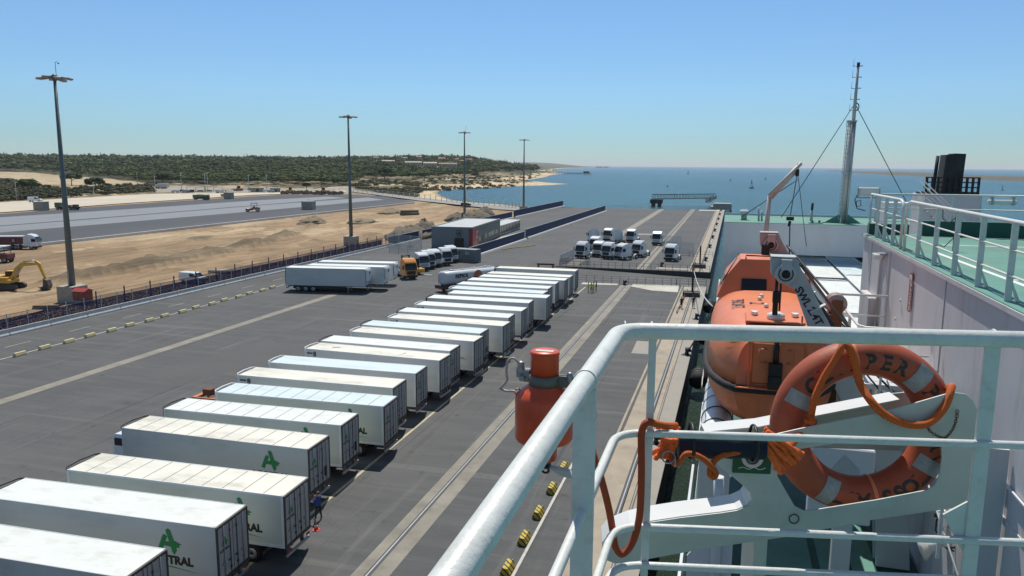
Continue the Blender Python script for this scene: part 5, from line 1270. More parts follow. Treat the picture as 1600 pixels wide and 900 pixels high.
# big tipper lorry
p0 = spot(62, 389); 
t = tractor((p0.x, p0.y), rad(22), 'lorry with a sheeted dark red tipper body beside the new paving, left edge', 'cab_white', fifth=False, z=gz(p0.x, p0.y))
t.name = 'tipper_lorry'
tb = obj('tipper_body', MB().prism([(-12.6, 1.3), (-3.2, 1.3), (-3.0, 3.0), (-12.8, 3.0)], -1.25, 1.25, 'y'), 'truck_red', t)
for k in range(9): obj('rib', MB().box(-12.2 + k*1.08, -12.08 + k*1.08, -1.3, -1.252, 1.35, 2.95), 'truck_red', tb)
obj('tarpaulin', MB().loft([[(x, -1.28, 3.002), (x, -.8, 3.25), (x, 0, 3.35), (x, .8, 3.25), (x, 1.28, 3.002)] for x in (-12.8, -10, -8, -5.5, -3.0)], True), 'tarp_grey', t)
obj('lettering', MB().at((-5.2, -1.31, 1.9), (PI/2, 0, 0)).text('K', .8, .01, bold=.03), 'house_white', tb)
for x in (-8.9, -10.2, -11.5):
    for s in (-1, 1): part_wheel(t, (x, s * 1.0, .5))
obj('rear_chassis', MB().box(-12.6, -6, -.5, .5, .8, 1.298), 'frame_dark', t)

def drum(t, x, r=.6, w=1.8, z=None): obj('drum', MB().at((x, 0, z or r)).lathe([(r*.9, -w/2), (r, -w/2), (r, w/2), (r*.9, w/2)], 20, 'y'), 'steel', t)
def roller(px, py, rot, label, s=1., z=None):
    p = spot(px, py, .35); t = thing('road_roller', label, 'road roller', (p.x, p.y, .36 if z is None else z), rot); t.scale = (s, s, s)
    drum(t, 1.9); drum(t, -1.5)
    obj('frame', MB().box(-2.2, .2, -.7, .7, .8, 1.6, .08).box(.4, 2.3, -.95, -.8, .5, 1.1).box(.4, 2.3, .8, .95, .5, 1.1).box(.2, .6, -.9, .9, .6, 1.3), 'machine_orange', t)
    obj('canopy', MB().box(-1.4, .7, -.9, .9, 2.9, 3.05, .04), 'frame_dark', t)
    for x, y in ((-1.3, -.75), (.6, -.75), (-1.3, .75), (.6, .75)): obj('canopy_post', part_mesh('cpost', lambda: MB().box(-.04, .04, -.04, .04, 1.3, 2.9), 'frame_dark'), None, t, (x, y, 0))
    obj('seat', MB().box(-.5, 0, -.3, .3, 1.6, 1.9).box(-.5, -.4, -.3, .3, 1.9, 2.4), 'black', t)
roller(396, 331, rad(200), 'small road roller with dark canopy on the new dark paving, nearest of the rollers', 1.25)
roller(352, 307, rad(160), 'orange road roller on the cream strip, beside the grey block', 1.3)
# machine at left edge by the dark red pipes
p = spot(5, 410); 
t = thing('asphalt_paver', 'dark paving machine with a light canopy half out of view at the left edge', 'machine', (p.x, p.y, gz(p.x, p.y)), rad(20)); t.scale = (1.2, 1.2, 1.2)
obj('body', MB().box(-3.0, 1.5, -1.2, 1.2, .7, 1.6, .06), 'truck_red', t); obj('canopy', MB().box(-1.8, 1.0, -1.1, 1.1, 2.8, 2.95, .03), 'kerb_white', t)
for x in (-1.7, .9):
    for y in (-1, 1): obj('canopy_post', part_mesh('cpost2', lambda: MB().box(-.04, .04, -.04, .04, 1.6, 2.8), 'frame_dark'), None, t, (x, y, 0))
for x in (-2.2, .8):
    for s in (-1, 1): part_wheel(t, (x, s * 1.0, .5))
# flat bed lorry by the concrete box and water lorry
def site_truck(px, py, rot, label, cabm, bodyf, bodym, name='site_lorry', s=1.0, pz=.3):
    p = spot(px, py, pz); t = thing(name, label, 'lorry', (p.x, p.y, pz), rot); t.scale = (s, s, s)
    obj('cab', MB().box(2.2, 4.0, -1.1, 1.1, .8, 2.6, .12), cabm, t); obj('windscreen', MB().box(3.98, 4.03, -1.0, 1.0, 1.6, 2.4), 'glass_dark', t)
    obj('chassis', MB().box(-4.2, 3.6, -.5, .5, .6, .95), 'frame_dark', t); obj('load', bodyf, bodym, t)
    for x in (3.0, -1.6, -2.9):
        for sd in (-1, 1): part_wheel(t, (x, sd * .98, .5))
site_truck(315, 312.5, rad(190), 'dark green water lorry on the edge of the cream strip', 'truck_green', MB().at((-1, 0, 1.85)).lathe([(.3, -3), (.95, -2.9), (.95, 2.9), (.3, 3)], 18, 'x'), 'truck_green', 'water_lorry', 1.15)
site_truck(106, 328, rad(195), 'long dark flat bed lorry behind the nearest light mast', 'truck_green', MB().box(-4.4, 2.0, -1.2, 1.2, .96, 1.15).box(-3.5, -2.2, -1, 1, 1.151, 1.9, .05).box(-1, .6, -1, 1, 1.151, 1.7, .05), 'frame_dark', 'flatbed_lorry', 1.25)
site_truck(252, 295, rad(180), 'white lorry with box body among the cars at the forest edge', 'house_white', MB().box(-5.6, 1.9, -1.25, 1.25, .96, 3.8, .03), 'house_white', 'box_lorry', 1.2, .2)
def conc_cube(px, py, label, w=4.2, h=3.6, rot=.2):
    p = spot(px, py, .3); t = thing('concrete_chamber', label, 'concrete box', (p.x, p.y, .3), rot)
    obj('walls', soft(obj('walls', MB().box(-w/2, w/2, -w/2, w/2, 0, h), 'conc_block', None), .05).data, None, t)
    for o_ in [o_ for o_ in COL.objects if o_.name.startswith('walls') and o_.parent is None]: bpy.data.objects.remove(o_)
    obj('lid', MB().box(-w/2 - .15, w/2 + .15, -w/2 - .15, w/2 + .15, h + .002, h + .25), 'conc_block', t)
    obj('starter_bars', MB().tube([(-.5, 0, h + .2), (-.5, 0, h + 1.3)], .06, 5).tube([(.5, .3, h + .2), (.5, .3, h + 1.3)], .06, 5), 'rust', t)
conc_cube(65, 329, 'grey concrete chamber on the cream strip, left of the flat bed lorry')
conc_cube(358, 311, 'grey concrete chamber on the far side of the new paving, under the orange roller')
conc_cube(482.5, 327.5, 'dark grey concrete chamber on the new paving, left of the second light mast', 5)
def pipes(px, py, rot, label, n=3, L_=6, r=.45, mat='spoil_dark'):
    p = spot(px, py); t = thing('pipe_stack', label, 'pipes', (p.x, p.y, gz(p.x, p.y)), rot)
    for k in range(n): obj('pipe', MB().at((0, 0, r if k < 2 else r*2.6)).tube([(-L_/2, 0, 0), (L_/2, 0, 0)], r, 12), mat, t, (0, (-r, r, 0)[k % 3], 0))
pipes(640, 336, rad(50), 'brown pipe stack lying in the sand right of the second light mast', 3, 8, .6)
pipes(72, 482, rad(20), 'old timbers lying in the sand at the foot of the nearest light mast', 3, 3.6, .16, 'spoil_dark')
pipes(345, 426, rad(20), 'old timbers in the sand behind the fence right of the white van', 2, 4.5, .35, 'conc_block')
for px, py, w, h, lab in [(488, 349, 9, 2.2, 'small brown spoil heap in the middle of the work site'), (612, 333, 11, 1.8, 'low spoil heap left of the brown pipes'), (640, 371, 13, 3.2, 'grey spoil heap just left of the control building'), (664, 367, 8, 4.2, 'pointed grey spoil heap touching the control building'),
                          (742, 342, 13, 3.2, 'tall grey spoil heap right of the third light mast'), (757, 339, 8, 3.8, 'pointed spoil heap right of the tall grey one'), (565, 348, 10, 1.4, 'flat brown spoil heap right of the second light mast'), (715, 345, 9, 3, 'grey spoil heap at the foot of the third light mast')]:
    p = spot(px, py); q = np.random.RandomState(int(px)); mb = MB(); n = 22; k = 8; rings = []
    for i in range(k + 1):
        u = i / k; rings.append([(math.cos(a) * w/2 * (1-u**1.3)**.8 * (1 + .08 * q.normal()), math.sin(a) * w/2*1.7 * (1-u**1.3)**.8 * (1 + .08*q.normal()), h * (1 - (1 - u) ** 1.6) * (1 + .10*q.normal()) - .4*(i == 0)) for a in [2*PI*j/n for j in range(n)]])
    mb.loft(rings); t = tag(obj('spoil_heap', mb, 'spoil_dark' if 'grey' in lab else 'spoil', None, (p.x, p.y, gz(p.x, p.y))), lab, 'heap', 'spoil heaps on the work site')
# machines and rubble at the far end of the paving
for i, (px, py, lab, mat) in enumerate([(455, 302, 'dark loader working in the rubble at the far end of the paving, left one', 'machine_yellow'), (505, 302.5, 'brown digger working in the rubble at the far end of the paving, right one', 'machine_orange'), (372, 299.5, 'orange loader parked right of the road roller', 'machine_orange')]):
    p = spot(px, py, .3); t = thing('loader', lab, 'loader', (p.x, p.y, .3), rad(30 + 100 * i)); t.scale = (1.3,) * 3
    obj('body', MB().box(-2.6, 1.0, -1.1, 1.1, .9, 2.0, .1), mat, t); obj('cab', MB().box(-1.2, .4, -.8, .8, 2.0, 3.3, .08), 'glass_dark', t); obj('bucket', MB().prism([(1.8, .2), (3.3, .1), (3.0, .4), (2.2, .6), (2.1, 1.3), (1.8, 1.2)], -1.3, 1.3, 'y'), 'frame_dark', t)
    obj('arm', MB().box(.8, 2.0, -.9, -.7, .8, 1.2).box(.8, 2.0, .7, .9, .8, 1.2), mat, t)
    for x in (-1.8, .6):
        for s in (-1, 1): part_wheel(t, (x, s * 1.1, .7), .7, .45)
inst = []; q = np.random.RandomState(5)
for _ in range(420):
    px = q.uniform(440, 535); py = 301.5 + q.normal() * 1.2 + (px - 440) * .01; s = spot(px, py); inst.append((s.x, s.y, .3, q.uniform(.5, 1.7), q.uniform(.4, 1.5), q.uniform(0, 6), q.randint(5, 10), q.uniform(0, .4)))
M['rubble'] = leaf_mat('rubble', (.06, .05, .04), (.16, .12, .08))
o = bpy.data.objects.new('rubble', scatter_mesh('rubble', TPL, inst, 'rubble')); COL.objects.link(o); o['kind'] = 'stuff'; tag(o, 'dark rubble and brush at the far end of the new paving', 'rubble')

# site cars and huts
G7 = 'cars parked along the forest edge'
k = 0
for px, py, lab, paint in [(268, 301, 'white car parked left of the first carport', 'cab_white'), (276, 300.5, 'dark car parked just right of the white lorry', 'black'), (284, 300.6, 'grey car parked left of the first carport', 'door_grey'), (291, 300.4, 'dark grey car parked under the left carport', 'frame_dark'),
                           (338, 301, 'white car right of the right carport', 'cab_white'), (362, 298.2, 'white car in the row right of the carports', 'cab_white'), (370, 298, 'grey car in the row right of the carports', 'door_grey'), (377, 298.2, 'second white car in the row right of the carports', 'cab_white'), (383, 298, 'last pale car in the row right of the carports', 'white_paint'),
                           (410, 300.5, 'white car beside the site hut, left one', 'cab_white'), (418, 300.8, 'silver car beside the site hut, right one', 'steel')]:
    p = spot(px, py, .2); van((p.x, p.y), rad(200 + 20 * math.sin(k)), lab, 1.25, paint, .2, 'car', 'parked_car', 4.3, 1.5, G7); k += 1
p = spot(66, 315.5, .3); van((p.x, p.y), rad(20), 'white van on the sandy track left of the nearest light mast', 1.35, 'cab_white', .3)
p = spot(736, 322.5, .45); van((p.x, p.y), rad(20), 'dark car on the coastal road beside the third light mast', 1.2, 'black', .43, 'car', 'parked_car', 4.3, 1.5)
for px, py, lab in [(306, 300, 'pale carport over the parked cars, left one'), (334, 300, 'pale carport over the parked cars, right one')]:
    p = spot(px, py, .2); t = thing('carport', lab, 'carport', (p.x, p.y, .1), rad(35), 'carports at the forest edge')
    obj('roof', MB().box(-7, 7, -2.6, 2.6, 3.4, 3.65, .04), 'clad_roof', t)
    for x in (-6, 0, 6):
        for y in (-2.3, 2.3): obj('post', part_mesh('cppost', lambda: MB().box(-.1, .1, -.1, .1, 0, 3.4), 'galv'), None, t, (x, y, 0))
    obj('parked_load', MB().box(-5, -1, -2, 2, .0, 1.4, .3).box(1, 5, -2, 2, 0, 1.4, .3), 'window_dark', t)
for px, py, w, lab in [(402, 299.5, 9, 'grey site hut at the left of the far huts'), (430, 300, 7, 'grey site hut with a dark open door, right of the far huts'), (393, 299, 5, 'small concrete hut beside the far site huts')]:
    p = spot(px, py, .2); t = thing('site_hut', lab, 'hut', (p.x, p.y, .1), rad(38), 'site huts by the paving')
    obj('wall', MB().box(-w/2, w/2, -1.5, 1.5, 0, 2.9), 'conc_block', t); obj('roof', MB().box(-w/2 - .2, w/2 + .2, -1.7, 1.7, 2.902, 3.1), 'clad_roof', t); obj('door', MB().box(-.8, .8, -1.54, -1.502, .02, 2.3), 'black', t)
def pole(px, py, ytop, label, z=.2):
    p = spot(px, py, z); dist = Vector((p.x, p.y, 0)).dot(Vector((_fw.x, _fw.y, 0)).normalized()); h = (py - ytop) / FPX * dist * 1.02
    t = thing('lamp_post', label, 'lamp post', (p.x, p.y, z), rad(40), 'thin poles along the forest edge')
    obj('shaft', MB().tube([(0, 0, 0), (0, 0, h)], [.22, .14], 8), 'galv', t); obj('arm', MB().tube([(-.8, 0, h - .1), (.8, 0, h - .1)], .1, 6), 'galv', t); obj('lamp', MB().box(.7, 1.5, -.2, .2, h - .2, h, .03), 'lamp_head', t)
for i, (px, py, yt) in enumerate([(26, 313, 286), (147, 308, 286), (215, 291, 271), (243, 303, 277), (284, 300, 271), (321, 300, 272), (325, 300, 271), (389, 301, 275), (417, 300, 274), (434, 300, 285)]):
    pole(px, py, yt, 'thin lamp post at the forest edge, %s from the left' % ['first', 'second', 'third', 'fourth', 'fifth', 'sixth', 'seventh', 'eighth', 'ninth', 'tenth'][i])
t = thing('perimeter_fence', 'pale perimeter fence curving along the coastal road beyond the work site', 'fence')
mb = MB(); path = [spot(px, py) for px, py in [(545, 300), (590, 304), (640, 309.5), (690, 315), (740, 319.5), (790, 324.5), (822, 328)]]; posts = []
for z in (1.0, 2.0, 2.9): mb.tube([(p.x, p.y, z) for p in path], .06, 4)
obj('rail', mb, 'kerb_white', t)
for a, b_ in zip(path[:-1], path[1:]):
    for i in range(6): q_ = a.lerp(b_, i / 6); obj('post', part_mesh('perp', lambda: MB().box(-.14, .14, -.14, .14, 0, 3.0), 'kerb_white'), None, t, (q_.x, q_.y, .3))

# ---------------------------------------------------------------- out on the water
t = thing('jetty', 'concrete dolphin and lattice walkway standing in the sea beyond the quay end', 'jetty', (0, 0, 0))
obj('dolphin', MB().box(-45.5, -38.5, 466, 474, -.9, 1.6, .1).box(-44.8, -42.8, 467, 469, -7, -.9).box(-41, -39.2, 467, 469, -7, -.9).box(-44.8, -42.8, 471, 473, -7, -.9).box(-41, -39.2, 471, 473, -7, -.9), 'quay_wall', t)
mb = MB(); a = Vector((-44, 469, 1.7)); b_ = Vector((-8.8, 500, 1.7)); n = 20; side = Vector((.66, -.75, 0)) * .9
for s in (-1, 1):
    for z in (0, 2.6): mb.tube([a + side*s + Vector((0, 0, z)), b_ + side*s + Vector((0, 0, z))], .2, 5)
    for i in range(n + 1):
        q_ = a.lerp(b_, i / n) + side*s; mb.tube([q_, q_ + Vector((0, 0, 2.6))], .17, 4)
obj('walkway_frame', mb, 'quay_wall', t)
mb = MB(); a2 = Vector((-11.5, 440, 1.7)); b2 = Vector((-8.5, 500, 1.7)); s2 = Vector((1, 0, 0))
for s in (-1, 1):
    for z in (0, 1.5): mb.tube([a2 + s2*s + Vector((0, 0, z)), b2 + s2*s + Vector((0, 0, z))], .2, 5)
    for i in range(16): q_ = a2.lerp(b2, i / 15) + s2*s; mb.tube([q_, q_ + Vector((0, 0, 1.5))], .08, 4)
mb.box(-12.6, -10.4, 440, 500, 1.5, 1.65)
obj('access_walkway', mb, 'quay_wall', t)
obj('mooring_platform', MB().box(-9.5, 1.5, 435, 448, -2.2, -.6).box(-8, 1, 436, 447, .4, 1.2).box(-8.4, 1.6, 436, 437, -.6, .4).box(-8.4, 1.6, 446, 447, -.6, .4), 'conc_block', t)
for x in (-9, -4, 1):
    for y in (436, 447): obj('pile', MB().box(x - .5, x + .5, y - .5, y + .5, -7, -2.2), 'quay_wall', t, None)
obj('lamp_post', MB().tube([(-32, 481, 1.7), (-32, 481, 6.5)], .1, 6).ball(.25, 8, 6, (-32, 481, 6.6)), 'galv', t)
t = thing('old_pier', 'long dark pier on piles running out from the far beach', 'pier', (0, 0, -3)); a, b_ = Vector((-500, 2160, 0)), Vector((-366, 2080, 0))
obj('deck', MB().at((-433, 2120, 0), (0, 0, math.atan2(-80, 134))).box(-80, 80, -2.5, 2.5, 3.2, 4.4), 'quay_wall', t)
for k in range(16): q_ = a.lerp(b_, k / 15); obj('pile', part_mesh('pile', lambda: MB().box(-.8, .8, -2, 2, -4, 3.2), 'quay_wall'), None, t, (q_.x, q_.y, 0))
obj('pier_shed', MB().box(-385, -370, 2083, 2093, 4.4, 9), 'quay_wall', t)
def buoy(px, py, h, label, mat):
    p = spot(px, py, -3); t = thing('buoy', label, 'buoy', (p.x, p.y, -3)); s = h / 6; t.scale = (s, s, s)
    obj('float', MB().lathe([(.6, -.8), (1.6, -.2), (1.6, .5), (.9, 1.0)], 16), mat, t); obj('tower', MB().tube([(.7, 0, 1), (.15, 0, 4.8)], .1, 5).tube([(-.5, .6, 1), (-.1, .1, 4.8)], .1, 5).tube([(-.5, -.6, 1), (-.1, -.1, 4.8)], .1, 5).box(-.35, .35, -.35, .35, 3.2, 4.4), mat, t); obj('top_mark', MB().at((0, 0, 5)).lathe([(.05, -.1), (.4, 0), (.05, 1.0)], 10), mat, t)
M['buoy_green'] = pbr('buoy_green', (.01, .09, .06), .5); M['buoy_dark'] = pbr('buoy_dark', (.10, .03, .02), .5)
buoy(1174, 294, 10, 'dark green channel buoy right of the jetty', 'buoy_green'); buoy(1566, 297, 5.5, 'dark red channel buoy below the sandbank', 'buoy_dark'); buoy(1075, 272, 14, 'far dark channel buoy above the jetty', 'buoy_green')
def sailboat(px, py, h, label):
    p = spot(px, py, -3); t = thing('sailing_boat', label, 'boat', (p.x, p.y, -3), rad(30), 'tiny white sails out at sea'); s = h / 10; t.scale = (s, s, s)
    obj('hull', MB().loft([[(x, -w, .9), (x, -w*.7, 0), (x, w*.7, 0), (x, w, .9)] for x, w in ((-4, .8), (-2, 1.3), (1, 1.3), (4, .1))], True), 'house_white', t)
    obj('mast', MB().tube([(.4, 0, .9), (.4, 0, 11)], .08, 6), 'steel', t); obj('sail', MB().prism([(.2, 1.5), (-3.8, 1.6), (.25, 10.5)], -.04, .04, 'y').prism([(.7, 1.2), (3.9, 1.0), (.5, 9.5)], .02, .06, 'y'), 'house_white', t)
for px, py, h, lab in [(1141, 282.5, 4, 'white sail left of the green channel buoy'), (1196, 280.5, 5, 'white sail right of the green channel buoy'), (1043, 292, 3, 'tiny white boat above the jetty walkway')]: sailboat(px, py, h, lab)
# ---------------------------------------------------------------- the ferry we stand on
def atY(px, py, Y):
    d = _fw * FPX + _ix * (px - 800) + _iy * (py - 450); t = Y / d.y
    return Vector((d.x * t, Y, EYE + d.z * t))
ferry = thing('ferry', 'white ferry with green decks and navy hull, seen from its own bridge wing', 'ship', (0, 0, 0))
HX = -.95
mb = MB(); mb.prism([(-.62, -70), (-.62, 86), (1.5, 88), (19.5, 88), (21.5, 84), (21.5, -70), (10.5, -95)], -6, 8.5, 'z'); obj('hull', mb, 'hull_navy', ferry)
mb = MB(); mb.box(-.70, -.622, -60, 86, 5.2, 5.5).box(-.70, -.622, -60, 86, 8.2, 8.5); obj('rubbing_band', mb, 'ship_white', ferry)
mb = MB(); mb.box(-.38, 21.0, 26, 86, 8.502, 8.6); obj('trailer_deck', mb, 'deck_shaded', ferry)
mb = MB(); mb.box(-.52, -.40, 26, 73, 8.502, 10.7); 
for k in range(16): mb.box(-.40, -.2, 27 + k*2.9, 27.12 + k*2.9, 8.601, 10.5)
mb.box(-.54, -.3, 26, 73, 10.702, 10.8); mb.box(20.8, 21, 26, 86, 8.502, 10.7)
obj('bulwark', mb, 'ship_white', ferry)
mb = MB(); mb.box(-.42, 20.9, -60, 26, 8.502, 13.38); obj('lower_superstructure', mb, 'ship_white', ferry)
mb = MB(); mb.box(-.42, 3.86, -60, 26, 13.382, 13.42); obj('boat_deck', mb, 'deck_shaded', ferry)
mb = MB(); mb.box(1.0, 1.9, 13.6, 17.6, 13.421, 13.45).box(2.05, 2.5, 13.2, 18.2, 13.421, 13.45).box(2.65, 3.1, 13.2, 18.2, 13.421, 13.45); 
obj('lit_deck_grating', mb, 'deck_green', ferry)  # gratings in brighter green, painting the sunlit patches of the shaded deck
# side wall of the deck house
mb = MB(); mb.box(3.9, 20.5, -60, 24.6, 13.4, 19.18)
obj('deck_house', mb, 'ship_mauve', ferry)
mb = MB(); mb.box(3.86, 20.54, -60, 24.64, 19.181, 19.2); obj('upper_deck', mb, 'deck_green', ferry)
mb = MB(); mb.box(3.84, 3.9, -60, 24.66, 19.1, 19.181).box(3.84, 20.56, 24.6, 24.66, 19.1, 19.181)
mb.box(3.86, 3.898, 20.6, 20.66, 13.4, 19.1).box(3.885, 3.898, 15.5, 15.53, 13.4, 19.1)
obj('wall_edge', mb, 'ship_mauve', ferry)
mb = MB(); mb.box(5.3, 20.4, 24.2, 24.55, 19.201, 19.62).box(3.95, 5.0, 24.25, 24.55, 19.201, 19.5)
obj('coaming', mb, 'deck_shaded', ferry)
mb = MB()
for a, b_ in [((5.0, 6), (4.6, 19.5)), ((7.6, 6), (7.0, 20.6)), ((5.2, 21.4), (15, 21.7)), ((10, 12), (17, 12.1)), ((4.8, 15), (6.0, 15.1))]:
    d_ = Vector((b_[0]-a[0], b_[1]-a[1], 0)); n = Vector((-d_.y, d_.x, 0)).normalized() * .055; A, B2 = Vector((*a, 19.204)), Vector((*b_, 19.204))
    mb.add([A - n, B2 - n, B2 + n, A + n], [(0, 1, 2, 3)])
obj('deck_markings', mb, 'stripe_white', ferry)
# pilaster, doors, boxes along the wall
w_ = obj('wall_panel', MB().box(3.7, 3.898, 21.9, 23.3, 15.2, 17.7, .03), 'ship_mauve', ferry)
mb = MB(); mb.box(2.55, 3.86, 15.6, 20.4, 16.9, 17.0)
obj('platform', mb, 'ship_white', ferry)
mb = MB(); mb.box(3.6, 3.87, 11.5, 11.56, 13.42, 17.3); obj('stiffener', mb, 'ship_white', ferry)
# welded seams, conduits and small fittings along the wall
for k, y in enumerate((9.1, 23.2)): obj('weld_seam', MB().box(3.885, 3.898, y, y + .035, 13.45, 19.08), 'ship_mauve', ferry)
for k, z in enumerate((16.3,)): obj('weld_seam', MB().box(3.885, 3.898, -20, 24.5, z, z + .03), 'ship_mauve', ferry)
obj('conduit', MB().tube([(3.86, 21.6, 13.5), (3.86, 21.6, 18.7), (3.86, 21.3, 18.95)], .035, 8), 'ship_mauve', ferry)
obj('conduit', MB().tube([(3.87, 16.9, 13.5), (3.87, 16.9, 16.5), (3.87, 16.0, 16.8), (3.87, 3, 16.8)], .02, 6), 'ship_white', ferry)
obj('rust_stain', MB().box(3.893, 3.899, 20.9, 21.02, 18.3, 18.95), 'ship_mauve', ferry)
for y, z in ((19.0, 18.1), (19.4, 17.6), (16.2, 17.9)): obj('pad_eye', MB().torus(.05, .012, 10, 5, axis='x'), 'ship_white', ferry, (3.87, y, z))
# notice on the wall
t = thing('warning_sign', 'white and red upright warning notice painted on the pale ship wall', 'sign', (3.868, 18.1, 18.45), 0)
obj('board', MB().box(-.012, .0, -.11, .11, -.42, .42), 'sign_red', t)
obj('lettering', MB().at((-.014, 0, -.02), (PI/2, PI/2, -PI/2)).text('DANGER', .19, .003).at((-.014, 0, 0), (0, 0, 0)).box(-.002, .002, -.1, .1, .28, .38), 'house_white', t)
# stern portal
mb = MB(); mb.box(-.3, 20.6, 73, 76, 13.3, 16.08).box(-.3, .42, 73, 76, 8.6, 13.298).box(19.9, 20.6, 73, 76, 8.6, 13.298)
mb.prism([(.42, 13.298), (1.2, 13.298), (.42, 12.4)], 73.1, 75.9, 'y').prism([(12.3, 13.298), (13.4, 13.298), (13.4, 12.4)], 73.1, 75.9, 'y')
obj('stern_portal', mb, 'ship_white', ferry)
mb = MB(); mb.box(-.34, 20.64, 73, 84, 16.082, 16.12); obj('stern_deck', mb, 'deck_green', ferry)
mb = MB(); mb.box(-.3, 20.6, 76, 84, 15.4, 16.08).box(13.4, 19.9, 60, 76, 8.6, 13.2).box(-.34, 20.64, 83.9, 84.0, 16.12, 16.32)
obj('stern_block', mb, 'ship_white', ferry)
mb = MB()
for k in range(12): mb.box(1.3 + k*1.1, 1.5 + k*1.1, 84.5, 85, 8.6, 12.8)
mb.box(1, 13.4, 84.4, 84.6, 11.6, 12.4).box(1, 13.4, 84.4, 84.6, 9, 9.3).box(9.2, 12.2, 76, 80, 10.2, 11.6).box(3.5, 8, 80, 83, 10.6, 12.0).box(9, 13, 79, 83, 8.6, 10)
obj('ramp_machinery', mb, 'frame_dark', ferry)
# dark side vents in the portal leg
mb = MB()
for k in range(7): mb.box(-.58, -.525, 40 + k * 4, 40.6 + k * 4, 9, 10)
obj('side_vents', mb, 'frame_dark', ferry)
# trailers carried on the deck
for i, (x, y0, lab, roof) in enumerate([(7.65, 48.5, 'white trailer on the ship deck, nearest one beside the deck house', 'roof_white'), (7.65, 64.0, 'white trailer on the ship deck, behind the nearest one', 'roof_white'), (10.45, 52.0, 'white trailer on the ship deck, half hidden by the deck house, nearer one', 'roof_white'), (10.5, 65.5, 'white trailer on the ship deck with a shadow across its roof, by the stern portal', 'roof_cool'),
                                         (2.3, 63.5, 'white trailer on the ship deck beside the outboard bulwark under the portal', 'roof_cream'), (5.0, 66.0, 'white trailer on the ship deck behind the davit heads', 'roof_white'), (7.65, 33.5, 'white trailer on the ship deck directly behind the near platform rails', 'roof_white')]):
    t = trailer((x, y0), rad(-90), lab, roof, 'trailer_side', False, None, False, 'frame_dark', 4.0, 'white_paint', None, False, 'trailers carried on the ship deck'); t.location.z = 8.6

# ---- aft antenna mast
t = thing('radio_mast', 'tall slender grey lattice mast with a ladder and two stay wires on the stern deck', 'mast', (10.0, 75.2, 16.12), 0); t.rotation_euler = (0, rad(.9), 0)
mb = MB(); mb.tube([(.28, 0, 0), (.28, 0, 9.1)], .10, 8).tube([(-.28, 0, 0), (-.28, 0, 9.1)], .05, 6).tube([(0, .1, 0), (0, .1, 9.2)], .20, 10); obj('shaft', mb, 'galv', t)
mb = MB()
for k in range(26): mb.box(-.42, -.1, -.14, -.1, .4 + k*.34, .46 + k*.34)
mb.tube([(-.42, -.12, .2), (-.42, -.12, 9.1)], .03, 5).tube([(-.1, -.12, .2), (-.1, -.12, 9.1)], .03, 5); obj('ladder', mb, 'kerb_white', t)
obj('collar', MB().box(-.42, .42, -.2, .25, 9.0, 9.12).box(-.42, .42, -.2, .25, 4.5, 4.6), 'galv', t)
obj('upper_pole', MB().tube([(.12, 0, 9.1), (.1, 0, 13.7)], [.16, .10], 8), 'davit_grey', t)
for k in range(5): obj('cross_bar', MB().tube([(-.33, 0, 10.0 + k*.95), (.48, 0, 10.0 + k*.95)], .045, 5).tube([(-.3, 0, 10.0 + k*.95), (-.28, 0, 10.6 + k*.95)], .02, 4), 'davit_grey', t)
obj('lamp', MB().tube([(.1, 0, 13.7), (.1, 0, 14.1)], .13, 8), 'black', t)
obj('foot', MB().prism([(-1.6, 0), (-.25, 0), (-.25, .9)], -.05, .05, 'y').prism([(.25, 0), (1.6, 0), (.25, .9)], -.05, .05, 'y').box(-1.7, 1.7, -.3, .3, 0, .05), 'deck_green', t)
for s, e in ((-1, (-5.3, 0, .3)), (1, (5.3, 0, 1.7))): obj('stay', MB().tube([(.1, 0, 10.6), e], .035, 5), 'wire', t)
obj('stay_bracket', MB().torus(.36, .05, 12, 5, 0, PI, 'y').at(), 'black', t, (.1, 0, 10.3))
# small fittings on the stern deck
p = atY(1163, 332, 76); t = thing('deck_vent', 'white mushroom vent on the stern deck at its left end', 'vent', (p.x, 76.5, 16.12)); obj('stem', MB().tube([(0, 0, 0), (0, 0, .5)], .28, 12), 'davit_grey', t); obj('hood', MB().box(-.42, .42, -.4, .4, .5, .95, .12), 'ship_white', t)
t = thing('flag_post', 'pair of short white posts on the stern deck left of the small crane', 'post', (2.75, 75.5, 16.12)); obj('post', MB().tube([(0, 0, 0), (-.06, 0, 1.25)], .09, 8), 'galv', t); obj('post', MB().tube([(.28, .1, 0), (.25, .1, .95)], .09, 8), 'galv', t)
t = thing('beacon', 'dark topped beacon post on the stern deck left of the radio mast', 'beacon', (7.5, 77, 16.12)); obj('post', MB().tube([(0, 0, 0), (0, 0, 1.0)], .13, 8), 'galv', t); obj('lamp', MB().tube([(0, 0, 1.0), (.03, 0, 1.7)], .11, 8), 'black', t)
t = thing('deck_fitting', 'low green mooring fitting on the stern deck', 'fitting', (7.6, 74, 16.12)); obj('base', MB().box(-.6, .6, -.2, .2, 0, .08), 'deck_green', t); obj('roller', MB().tube([(-.3, 0, .08), (-.3, 0, .3)], .1, 8).tube([(.3, 0, .08), (.3, 0, .3)], .1, 8), 'deck_green', t)

